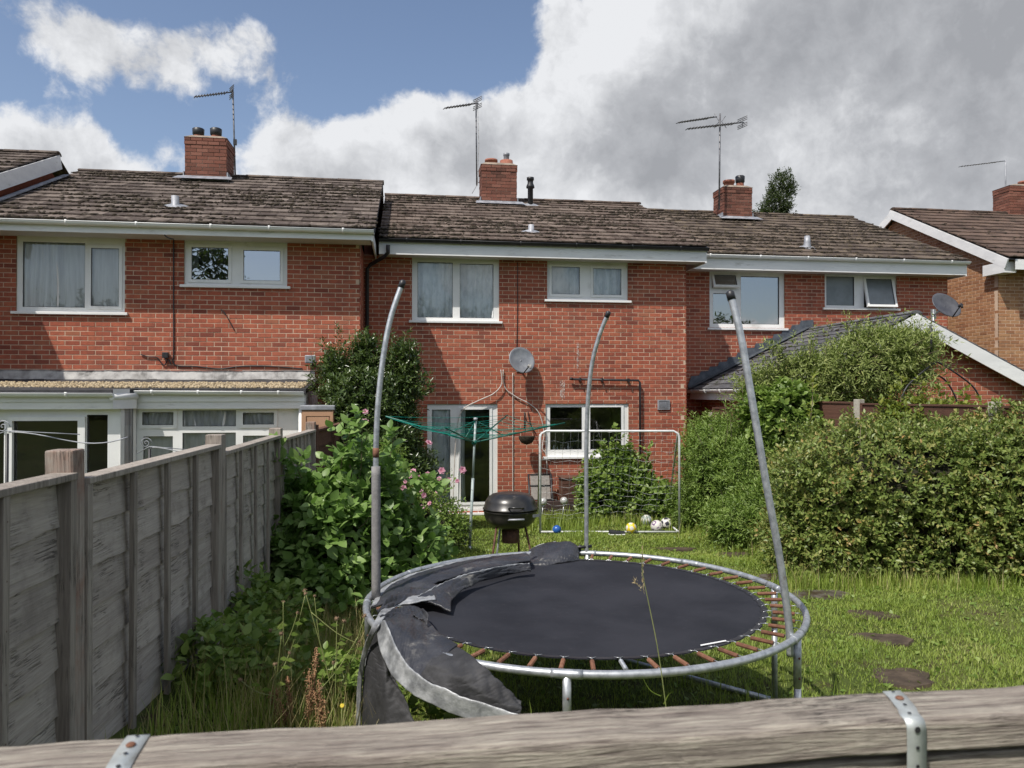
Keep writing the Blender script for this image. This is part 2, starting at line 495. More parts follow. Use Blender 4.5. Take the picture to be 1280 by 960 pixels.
class MB:
    """collects shapes and links them as ONE mesh object"""

    def __init__(s):
        s.v, s.f, s.mi, s.sm = [], [], [], []

    def add(s, vs, fs, mi=0, smooth=False):
        b = len(s.v)
        s.v.extend([tuple(v) for v in vs])
        for f in fs:
            s.f.append(tuple(b + i for i in f))
            s.mi.append(mi)
            s.sm.append(smooth)
        return s

    def quad(s, a, b, c, d, mi=0):
        return s.add([a, b, c, d], [(0, 1, 2, 3)], mi)

    def box(s, x0, x1, y0, y1, z0, z1, mi=0):
        return s.add([(x0, y0, z0), (x1, y0, z0), (x1, y1, z0), (x0, y1, z0), (x0, y0, z1), (x1, y0, z1), (x1, y1, z1), (x0, y1, z1)],
                     [(3, 2, 1, 0), (4, 5, 6, 7), (0, 1, 5, 4), (1, 2, 6, 5), (2, 3, 7, 6), (3, 0, 4, 7)], mi)

    def obox(s, O, u, v, w, mi=0):
        O, u, v, w = Vector(O), Vector(u), Vector(v), Vector(w)
        p = [O, O + u, O + u + v, O + v, O + w, O + u + w, O + u + v + w, O + v + w]
        f = [(3, 2, 1, 0), (4, 5, 6, 7), (0, 1, 5, 4), (1, 2, 6, 5), (2, 3, 7, 6), (3, 0, 4, 7)]
        if u.cross(v).dot(w) < 0:
            f = [tuple(reversed(q)) for q in f]
        return s.add(p, f, mi)

    def tube(s, pts, r, n=8, mi=0, cap=True, smooth=True):
        pts = [Vector(p) for p in pts]
        rs = r if isinstance(r, (list, tuple)) else [r] * len(pts)
        vs, fs = [], []
        ref = None
        for i, p in enumerate(pts):
            d = (pts[min(i + 1, len(pts) - 1)] - pts[max(i - 1, 0)]).normalized()
            if ref is None:
                ref = Vector((0, 0, 1)) if abs(d.z) < 0.9 else Vector((1, 0, 0))
            a = (ref - d * ref.dot(d)).normalized()
            b = d.cross(a)
            ref = a
            for k in range(n):
                t = 2 * math.pi * k / n
                vs.append(p + (a * math.cos(t) + b * math.sin(t)) * rs[i])
        for i in range(len(pts) - 1):
            for k in range(n):
                k2 = (k + 1) % n
                fs.append((i * n + k, i * n + k2, (i + 1) * n + k2, (i + 1) * n + k))
        s.add(vs, fs, mi, smooth)
        if cap:
            b = len(s.v) - len(vs)
            s.f.append(tuple(b + k for k in reversed(range(n))))
            s.mi.append(mi)
            s.sm.append(False)
            s.f.append(tuple(b + (len(pts) - 1) * n + k for k in range(n)))
            s.mi.append(mi)
            s.sm.append(False)
        return s

    def lathe(s, prof, n=24, c=(0, 0, 0), mi=0, smooth=True):
        c = Vector(c)
        vs, fs = [], []
        for r, z in prof:
            for k in range(n):
                t = 2 * math.pi * k / n
                vs.append(c + Vector((r * math.cos(t), r * math.sin(t), z)))
        for i in range(len(prof) - 1):
            for k in range(n):
                k2 = (k + 1) % n
                fs.append((i * n + k, i * n + k2, (i + 1) * n + k2, (i + 1) * n + k))
        s.add(vs, fs, mi, smooth)
        return s

    def sheet(s, rows, mi=0, smooth=True):
        """rows: list of equal-length point rows"""
        m = len(rows[0])
        vs = [p for r in rows for p in r]
        fs = []
        for i in range(len(rows) - 1):
            for j in range(m - 1):
                fs.append((i * m + j, i * m + j + 1, (i + 1) * m + j + 1, (i + 1) * m + j))
        return s.add(vs, fs, mi, smooth)

    def mesh(s, name, mats):
        me = bpy.data.meshes.new(name)
        me.from_pydata(s.v, [], s.f)
        if not isinstance(mats, (list, tuple)):
            mats = [mats]
        for m in mats:
            me.materials.append(m)
        me.polygons.foreach_set('material_index', s.mi)
        me.polygons.foreach_set('use_smooth', s.sm)
        me.update()
        return me

    def build(s, name, mats, parent=None, loc=None, rot=None, scale=None, bevel=0.0, seg=2):
        o = link(name, s.mesh(name, mats), parent, None, loc, rot, scale)
        if bevel:
            md = o.modifiers.new('bevel', 'BEVEL')
            md.width = bevel
            md.segments = seg
            md.limit_method = 'ANGLE'
        return o


def np_mesh(name, verts, faces, mat, parent=None, kind=None, smooth=False):
    """verts (N,3), faces (M,k) numpy"""
    me = bpy.data.meshes.new(name)
    nv, (nf, k) = len(verts), faces.shape
    me.vertices.add(nv)
    me.vertices.foreach_set('co', np.ascontiguousarray(verts, dtype=np.float32).ravel())
    me.loops.add(nf * k)
    me.loops.foreach_set('vertex_index', np.ascontiguousarray(faces, dtype=np.int32).ravel())
    me.polygons.add(nf)
    me.polygons.foreach_set('loop_start', np.arange(0, nf * k, k, dtype=np.int32))
    if smooth:
        me.polygons.foreach_set('use_smooth', np.ones(nf, dtype=bool))
    me.update(calc_edges=True)
    me.materials.append(mat)
    o = link(name, me, parent)
    if kind:
        o['kind'] = kind
    return o


# ------------------------------------------------------------------ walls of real bricks
def _unit_brick():
    mb = MB()
    e = 0.03
    # front face at w=0 (unit u, v), body behind; slightly chamfered
    a = [(0, 0), (1, 0), (1, 1), (0, 1)]
    b = [(0.012, 0.04), (0.988, 0.04), (0.988, 0.96), (0.012, 0.96)]
    vs = [(p[0], 0.9, p[1]) for p in a] + [(p[0], 0.12, p[1]) for p in a] + [(p[0], 0.0, p[1]) for p in b]
    fs = [(8, 9, 10, 11)]
    for i in range(4):
        j = (i + 1) % 4
        fs.append((4 + i, 4 + j, 8 + j, 8 + i))
        fs.append((i, j, 4 + j, 4 + i))
    return vs, fs


UB_V, UB_F = _unit_brick()
_brick_me = {}


def unit_brick_mesh(mat):
    if mat.name not in _brick_me:
        me = bpy.data.meshes.new('brick')
        me.from_pydata(UB_V, [], UB_F)
        me.materials.append(mat)
        me.update()
        _brick_me[mat.name] = me
    return _brick_me[mat.name]


def cut_intervals(a, b, holes):
    out = [(a, b)]
    for h0, h1 in holes:
        nxt = []
        for p, q in out:
            if h1 <= p or h0 >= q:
                nxt.append((p, q))
            else:
                if h0 > p:
                    nxt.append((p, h0))
                if h1 < q:
                    nxt.append((h1, q))
        out = nxt
    return out


def plate(mb, O, u, n, rect, holes, t, mi=0, reveal=True):
    """flat plate with rectangular holes in the plane (u, Z), outward normal n, thickness t behind"""
    O, u, n = Vector(O), Vector(u), Vector(n)
    z = Vector((0, 0, 1))
    us = sorted({rect[0], rect[1]} | {x for h in holes for x in (h[0], h[1]) if rect[0] < x < rect[1]})
    zs = sorted({rect[2], rect[3]} | {x for h in holes for x in (h[2], h[3]) if rect[2] < x < rect[3]})

    def solid(i, j):
        if i < 0 or j < 0 or i >= len(us) - 1 or j >= len(zs) - 1:
            return False
        cu, cz = (us[i] + us[i + 1]) / 2, (zs[j] + zs[j + 1]) / 2
        return not any(h[0] < cu < h[1] and h[2] < cz < h[3] for h in holes)

    def P(a, b, d=0.0):
        return O + u * a + z * b - n * d
    flip = u.cross(z).dot(n) < 0

    def q(*p):
        mb.quad(*(reversed(p) if flip else p), mi=mi)
    for i in range(len(us) - 1):
        for j in range(len(zs) - 1):
            if not solid(i, j):
                continue
            a, b, c, d = us[i], us[i + 1], zs[j], zs[j + 1]
            q(P(a, c), P(b, c), P(b, d), P(a, d))
            if reveal:
                if not solid(i - 1, j):
                    q(P(a, c, t), P(a, c), P(a, d), P(a, d, t))
                if not solid(i + 1, j):
                    q(P(b, c), P(b, c, t), P(b, d, t), P(b, d))
                if not solid(i, j - 1):
                    q(P(a, c, t), P(b, c, t), P(b, c), P(a, c))
                if not solid(i, j + 1):
                    q(P(a, d), P(b, d), P(b, d, t), P(a, d, t))


def brick_wall(root, O, u, n, u0, u1, z0, z1, holes=(), mat=None, mortar=None, hide=(), limit=300, name='wall',
               clip=None, used=None, see=True, phase=0.0):
    """wall (mortar sheet) > brick pieces; the ones that show largest are single objects, the rest one joined part.
    clip(ua, ub, za, zb) -> (ua, ub) or None trims courses under a sloping verge."""
    mat = mat or M['brick']
    mortar = mortar or M['mortar']
    O, u, n = Vector(O), Vector(u).normalized(), Vector(n).normalized()
    mb = MB()
    if clip is None:
        plate(mb, O - n * 0.0035, u, n, (u0, u1, z0, z1), list(holes), 0.11)
    else:
        zz = z0
        while zz < z1 - 1e-4:
            r = clip(u0, u1, zz, min(zz + 0.075, z1))
            if r:
                plate(mb, O - n * 0.0035, u, n, (r[0], r[1], zz, min(zz + 0.075, z1)), [], 0.11)
            zz += 0.075
    wall = mb.build(name, mortar, root)
    rows = []
    k = 0
    z = z0
    while z < z1 - 0.01:
        za, zb = z + 0.0055, min(z + 0.0695, z1)
        hs = [(h[0] + 0.0, h[1] - 0.0) for h in holes if h[2] < (za + zb) / 2 < h[3]]
        lim = clip(u0, u1, za, zb) if clip else (u0, u1)
        if lim:
            start = math.floor((u0 - phase) / 0.225) * 0.225 + phase - (0.1125 if k % 2 else 0)
            x = start
            while x < lim[1] - 0.05:
                a, b = max(x + 0.006, lim[0]), min(x + 0.219, lim[1])
                if b - a < 0.05 and a == lim[0]:
                    x += 0.225
                    continue
                if lim[1] - b < 0.0565:
                    b = lim[1]
                if a - lim[0] < 0.075:
                    a = lim[0]
                if b - a > 0.02:
                    for p, q in cut_intervals(a, b, hs):
                        if q - p > 0.02:
                            rows.append((p, q, za, zb))
                x += 0.225
        z += 0.075
        k += 1
    facing = n.y < 0
    sc_rows = []
    for r in rows:
        c = O + u * ((r[0] + r[1]) / 2) + Vector((0, 0, (r[2] + r[3]) / 2))
        px, py, d = topx(c)
        vis = see and 0 < px < 1280 and 0 < py < 900 and not any(h[0] < px < h[2] and h[1] < py < h[3] for h in hide)
        sc_rows.append((((r[1] - r[0]) / d) if vis else -1, r))
    sc_rows.sort(key=lambda t: -t[0])
    me = unit_brick_mesh(mat)
    if used is None:
        used = [0]
    jv, jf = [], []
    rot = Matrix((( u.x, -n.x, 0, 0), (u.y, -n.y, 0, 0), (0, 0, 1, 0), (0, 0, 0, 1)))
    for s_, r in sc_rows:
        pr = random.uniform(-0.0012, 0.002)
        loc = O + u * r[0] + Vector((0, 0, r[2])) + n * pr
        S = (r[1] - r[0], 0.02, r[3] - r[2])
        tilt = random.uniform(-0.004, 0.004)
        if s_ > 0 and used[0] < limit:
            used[0] += 1
            o = bpy.data.objects.new('brick', me)
            COL.objects.link(o)
            o.parent = wall
            o.matrix_local = Matrix.Translation(loc) @ rot @ Matrix.Rotation(tilt, 4, 'Y') @ Matrix.Diagonal((S[0], S[1], S[2], 1))
        else:
            b = len(jv)
            for v in UB_V:
                jv.append(tuple(loc + u * (v[0] * S[0]) - n * (v[1] * S[1]) + Vector((0, 0, v[2] * S[2]))))
            jf.extend([tuple(b + i for i in f) for f in UB_F])
    if jv:
        m2 = bpy.data.meshes.new('brickwork')
        m2.from_pydata(jv, [], jf)
        m2.materials.append(mat)
        o = link('brickwork', m2, wall)
        o['kind'] = 'stuff'
    return wall


# ------------------------------------------------------------------ tiled roof slopes
def _unit_tile():
    mb = MB()
    # x along the course 0..1, y up the slope 0..1, z thickness 0..1; a raised side rib
    prof = [(0.0, 1.0), (0.03, 1.25), (0.08, 1.0), (0.5, 1.0), (0.54, 0.86), (0.58, 1.0), (1.0, 1.0)]
    vs = []
    for y in (0.0, 1.0):
        for x, z in prof:
            vs.append((x, y, z))
        vs.append((1.0, y, 0.0))
        vs.append((0.0, y, 0.0))
    k = len(prof) + 2
    fs = [(i, i + 1, k + i + 1, k + i) for i in range(len(prof) - 1)]
    fs.append(tuple(reversed(range(k))))
    fs.append((0, k, 2 * k - 1, k - 1))
    fs.append((len(prof) - 1, k - 2, 2 * k - 2, k + len(prof) - 1))
    return vs, fs


UT_V, UT_F = _unit_tile()
_tile_me = {}


def tile_slope(root, O, u, s, width, length, tw=0.3, gauge=0.345, lap=0.08, th=0.022, mat=None, limit=300, stag=True,
               used=None, moss=600, deckmat=None, name='roof', clip=None, min_px=8, hide=()):
    O, u, s = Vector(O), Vector(u).normalized(), Vector(s).normalized()
    n = u.cross(s).normalized()
    if n.z < 0:
        n = -n
    mat = mat or M['tile']
    mb = MB()
    if clip is None:
        mb.obox(O - n * 0.05, u * width, s * length, n * 0.03)
    else:
        nr = 30
        for i in range(nr):
            r = clip(length * (i + 0.5) / nr, length * (i + 0.5) / nr)
            if r:
                mb.obox(O - n * 0.05 + u * r[0] + s * (length * i / nr), u * (r[1] - r[0]), s * (length / nr), n * 0.03)
    roof = mb.build(name, deckmat or M['felt'], root)
    if used is None:
        used = [0]
    key = mat.name
    if key not in _tile_me:
        me = bpy.data.meshes.new('roof_tile')
        me.from_pydata(UT_V, [], UT_F)
        me.materials.append(mat)
        _tile_me[key] = me
    me = _tile_me[key]
    rows = int(round(length / gauge))
    g = length / rows
    L = g + lap
    lift = math.atan(th / g) * 0.95
    cand = []
    for r in range(rows):
        x0 = -(tw / 2 if (stag and r % 2) else 0)
        lim = clip(r * g, (r + 1) * g) if clip else (0, width)
        if not lim:
            continue
        x = x0
        while x < width - 0.02:
            a, b = max(x, lim[0]), min(x + tw, lim[1])
            if b - a > 0.04:
                cand.append((r, a + 0.0025, b - 0.0025))
            x += tw
    sc_c = []
    for r, a, b in cand:
        c = O + u * ((a + b) / 2) + s * (r * g)
        px, py, d = topx(c)
        vis = -15 < px < 1295 and d > 0 and not any(h[0] < px < h[2] and h[1] < py < h[3] for h in hide)
        p0, p1 = topx(O + u * a + s * (r * g)), topx(O + u * b + s * (r * g))
        w = math.hypot(p1[0] - p0[0], p1[1] - p0[1])
        sc_c.append((w if vis else -1, r, a, b))
    sc_c.sort(key=lambda t: -t[0])
    jv, jf = [], []
    jit = 0
    for w, r, a, b in sc_c:
        L2 = min(L, length + 0.02 - r * g)
        off = random.uniform(-0.007, 0.007)
        skew = random.uniform(-0.009, 0.009)
        lf = lift + random.uniform(-0.004, 0.012)
        ss = (s * math.cos(lf) - n * math.sin(lf))
        uu = (u + s * skew).normalized()
        nn = uu.cross(ss)
        if nn.dot(n) < 0:
            nn = -nn
        base = O + u * a + s * (r * g + off) + n * (th * 0.9 + random.uniform(0, 0.003))
        if w > min_px and used[0] < limit:
            used[0] += 1
            o = bpy.data.objects.new('roof_tile', me)
            COL.objects.link(o)
            o.parent = roof
            mtx = Matrix.Identity(4)
            for i, ax in enumerate((uu * (b - a), ss * L2, nn * th)):
                mtx[0][i], mtx[1][i], mtx[2][i] = ax
            mtx.translation = base
            o.matrix_local = mtx
        else:
            k = len(jv)
            for v in UT_V:
                jv.append(tuple(base + uu * (v[0] * (b - a)) + ss * (v[1] * L2) + nn * (v[2] * th)))
            jf.extend([tuple(k + i for i in f) for f in UT_F])
    if jv:
        m2 = bpy.data.meshes.new('tiling')
        m2.from_pydata(jv, [], jf)
        m2.materials.append(mat)
        o = link('tiling', m2, roof)
        o['kind'] = 'stuff'
    if moss:
        # clumps of moss sit mostly at the laps and joints
        N = moss
        patch = rng.random((N * 4, 2))
        r_i = rng.integers(0, rows, N * 4)
        xs = patch[:, 0] * width
        keep = (np.sin(xs * 2.1 + r_i * 0.9) + np.sin(xs * 0.83 - r_i * 0.55 + 1.7) + rng.normal(0, 0.8, N * 4)) > 0.35
        xs, r_i = xs[keep][:N], r_i[keep][:N]
        if clip:
            ok = np.array([(lambda q: q is not None and q[0] < x < q[1])(clip(r * g, r * g)) for x, r in zip(xs, r_i)])
            xs, r_i = xs[ok], r_i[ok]
        N = len(xs)
        sv, sf = low_blob()
        ys = r_i * g + rng.choice([-0.012, 0.02, 0.1], N, p=[0.5, 0.3, 0.2]) + rng.normal(0, 0.02, N)
        ys = np.clip(ys, 0, length)
        sx = rng.uniform(0.012, 0.05, N) * rng.choice([1, 1, 1.8], N)
        sy = rng.uniform(0.012, 0.04, N)
        sz = rng.uniform(0.010, 0.024, N)
        U, S_, Nn = np.array(u), np.array(s), np.array(n)
        cen = np.array(O)[None] + xs[:, None] * U + ys[:, None] * S_ + (th + 0.018) * Nn
        loc = sv[None] * np.stack([sx, sy, sz], 1)[:, None, :] * rng.uniform(0.75, 1.25, (N, len(sv), 1))
        V = cen[:, None, :] + loc[..., 0:1] * U + loc[..., 1:2] * S_ + loc[..., 2:3] * Nn
        F = sf[None] + (np.arange(N) * len(sv))[:, None, None]
        np_mesh('moss', V.reshape(-1, 3), F.reshape(-1, 3), M['moss'], roof, 'stuff', True)
    return roof


def low_blob():
    t = (1 + 5 ** 0.5) / 2
    v = np.array([(-1, t, 0), (1, t, 0), (-1, -t, 0), (1, -t, 0), (0, -1, t), (0, 1, t), (0, -1, -t), (0, 1, -t), (t, 0, -1), (t, 0, 1), (-t, 0, -1), (-t, 0, 1)], float)
    v /= np.linalg.norm(v[0])
    f = np.array([(0, 11, 5), (0, 5, 1), (0, 1, 7), (0, 7, 10), (0, 10, 11), (1, 5, 9), (5, 11, 4), (11, 10, 2), (10, 7, 6), (7, 1, 8), (3, 9, 4), (3, 4, 2), (3, 2, 6), (3, 6, 8), (3, 8, 9), (4, 9, 5), (2, 4, 11), (6, 2, 10), (8, 6, 7), (9, 8, 1)])
    return v, f


def ridge_tiles(root, p0, p1, mat, r=0.12, seg=0.45, name='ridge_tile'):
    p0, p1 = Vector(p0), Vector(p1)
    d = (p1 - p0)
    L = d.length
    d.normalize()
    side = d.cross(Vector((0, 0, 1))).normalized()
    N = max(1, int(L / seg))
    sg = L / N
    mb = MB()
    for e in (0, 1):
        rr = r * (1.06 if e == 0 else 0.98)
        for k in range(7):
            a = math.pi * (0.12 + 0.76 * k / 6)
            mb.v.append(tuple(d * (e * (sg + 0.02)) + side * math.cos(a) * rr + Vector((0, 0, math.sin(a) * rr * 0.75))))
    for k in range(6):
        mb.f.append((k, k + 1, 8 + k, 7 + k)); mb.mi.append(0); mb.sm.append(True)
    mb.f.append(tuple(range(6, -1, -1))); mb.mi.append(0); mb.sm.append(False)
    me = mb.mesh(name, mat)
    md = None
    for i in range(N):
        o = link(name, me, root, loc=p0 + d * (i * sg) + Vector((0, 0, random.uniform(-0.006, 0.006))))
        so_ = o.modifiers.new('thick', 'SOLIDIFY')
        so_.thickness = 0.02


# ------------------------------------------------------------------ windows
def window(root, Y, outer, panes, sill=True, curtain=None, proud=0.03, room=True, name='window', glass=None, X=None,
           z_of=None, sillpx=4, gmats=None, frame_mat=None, curtain_gap=0.045):
    """outer/panes are (x0, y0, x1, y1[, kind]) in photo pixels on the wall plane Y; kind: 'sash', 'open_top', ..."""
    xm, ym = (outer[0] + outer[2]) / 2, (outer[1] + outer[3]) / 2

    def XZ(px, py):
        return PY(px, ym, Y).x, PY(xm, py, Y).z
    x0, z1 = XZ(outer[0], outer[1])
    x1, z0 = XZ(outer[2], outer[3])
    hole = (x0, x1, z0, z1)
    O = Vector((0, Y + 0.035, 0))
    u, n = Vector((1, 0, 0)), Vector((0, -1, 0))
    fm = frame_mat or M['upvc']
    hs, recs = [], []
    for p in panes:
        a, d = XZ(p[0], p[1])
        b, c = XZ(p[2], p[3])
        kind = p[4] if len(p) > 4 else ''
        recs.append((a, b, c, d, kind))
        m = 0.035 if kind else 0.0
        hs.append((a - m, b + m, c - m, d + m))
    mb = MB()
    plate(mb, O, u, n, (x0, x1, z0, z1), hs, 0.07)
    fr = mb.build(name, fm, root)
    for i, (a, b, c, d, kind) in enumerate(recs):
        gm = (gmats[i] if gmats else None) or glass or M['glass']
        if kind:
            # casement: its own ring standing proud, hinged at the top
            e = 0.048
            sm = MB()
            w, h = b - a, d - c
            plate(sm, Vector((0, 0, 0)), u, n, (-w / 2 - e, w / 2 + e, -h - e, e), [(-w / 2, w / 2, -h, 0)], 0.05)
            sa = sm.build('sash', fm, fr, loc=((a + b) / 2, Y + 0.018, d))
            if kind.startswith('open'):
                sa.rotation_euler = (-R(float(kind[4:] or 8)), 0, 0)
            g = MB().quad((-w / 2, 0.02, -h), (w / 2, 0.02, -h), (w / 2, 0.02, 0), (-w / 2, 0.02, 0))
            gk = MB()
            tgt = g.build('pane', gm, fr, loc=((a + b) / 2, Y + 0.018, d))
            tgt.rotation_euler = sa.rotation_euler
            # black gasket line round the glass
            plate(gk, Vector((0, 0.006, 0)), u, n, (-w / 2 - 0.001, w / 2 + 0.001, -h - 0.001, 0.001), [(-w / 2 + 0.006, w / 2 - 0.006, -h + 0.006, -0.006)], 0.01)
            k_ = gk.build('gasket', M['black_plastic'], fr, loc=((a + b) / 2, Y + 0.018, d))
            k_.rotation_euler = sa.rotation_euler
        else:
            MB().quad((a, Y + 0.065, c), (b, Y + 0.065, c), (b, Y + 0.065, d), (a, Y + 0.065, d)).build('pane', gm, fr)
            gk = MB()
            plate(gk, Vector((0, Y + 0.045, 0)), u, n, (a - 0.001, b + 0.001, c - 0.001, d + 0.001), [(a + 0.007, b - 0.007, c + 0.007, d - 0.007)], 0.01)
            gk.build('gasket', M['black_plastic'], fr)
        ck = curtain[i] if isinstance(curtain, (list, tuple)) else curtain
        if ck:
            cmat, frac0, frac1 = ck if isinstance(ck, tuple) else (ck, 0.0, 1.0)
            cx0, cx1 = a - 0.02 + (b - a + 0.04) * frac0, a - 0.02 + (b - a + 0.04) * frac1
            nn = max(8, int((cx1 - cx0) / 0.012))
            ph = random.random() * 6
            rows = []
            nz_ = 12
            for r in range(nz_ + 1):
                t = r / nz_
                row = []
                for k in range(nn + 1):
                    x = cx0 + (cx1 - cx0) * k / nn
                    s_ = x * (1 + 0.10 * math.sin(x * 3 + ph))
                    w_ = 0.018 * math.sin(s_ * 52 + ph + 1.3 * math.sin(x * 9 + ph)) + 0.040 * math.sin(s_ * 19 + ph * 2 + 0.5 * t) + 0.012 * math.sin(x * 11 + t * 3)
                    row.append((x + 0.015 * math.sin(t * 4 + x * 8), Y + curtain_gap + 0.07 + w_ * (1 - 0.25 * t), c - 0.03 + (d - c + 0.06) * t))
                rows.append(row)
            MB().sheet(rows).build('curtain', cmat, fr)
    if sill:
        zt = z0
        MB().box(x0 - 0.055, x1 + 0.055, Y - 0.055, Y + 0.07, zt - 0.03, zt + 0.012).build('sill', fm, fr, bevel=0.004)
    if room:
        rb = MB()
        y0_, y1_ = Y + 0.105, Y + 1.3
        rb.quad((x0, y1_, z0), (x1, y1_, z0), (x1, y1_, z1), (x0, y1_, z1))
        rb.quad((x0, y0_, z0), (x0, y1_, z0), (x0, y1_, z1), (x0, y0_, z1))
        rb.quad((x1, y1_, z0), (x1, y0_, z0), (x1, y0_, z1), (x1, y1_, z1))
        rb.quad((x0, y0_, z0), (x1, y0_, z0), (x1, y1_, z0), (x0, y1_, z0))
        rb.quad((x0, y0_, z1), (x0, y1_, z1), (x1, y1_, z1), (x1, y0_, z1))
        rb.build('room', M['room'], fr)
    return hole, fr


def gutter(root, p0, p1, out, mat, r=0.058, brackets=6, name='gutter'):
    p0, p1, out = Vector(p0), Vector(p1), Vector(out).normalized()
    d = (p1 - p0).normalized()
    mb = MB()
    rows = []
    for rr in (r, r - 0.005):
        for p in (p0, p1):
            rows.append([p + out * (r + math.cos(a) * rr) + Vector((0, 0, -math.sin(a) * rr)) for a in [math.pi * k / 10 for k in range(11)]])
    mb.sheet([rows[0], rows[1]])
    mb.sheet([rows[3], rows[2]])
    mb.sheet([rows[0][:1] + rows[1][:1], rows[2][:1] + rows[3][:1]])
    # stop ends
    for p in (p0, p1):
        e = [p + out * (r + math.cos(a) * (r + 0.002)) + Vector((0, 0, -math.sin(a) * (r + 0.002))) for a in [math.pi * k / 10 for k in range(11)]]
        mb.add(e, [tuple(range(11))])
    # rolled rim
    mb.tube([p0 + out * (2 * r), p1 + out * (2 * r)], 0.007, 6)
    g = mb.build(name, mat, root)
    L = (p1 - p0).length
    for k in range(brackets):
        c = p0 + d * (L * (k + 0.5) / brackets + random.uniform(-0.08, 0.08))
        bm_ = MB()
        pr = [(c + out * (r + math.cos(a) * (r + 0.006)) + Vector((0, 0, -math.sin(a) * (r + 0.006)))) for a in [math.pi * j / 10 for j in range(-1, 11)]]
        bm_.sheet([[q - d * 0.016 for q in pr], [q + d * 0.016 for q in pr]])
        o = bm_.build('gutter_bracket', mat, g)
        md = o.modifiers.new('t', 'SOLIDIFY')
        md.thickness = 0.006
    return g


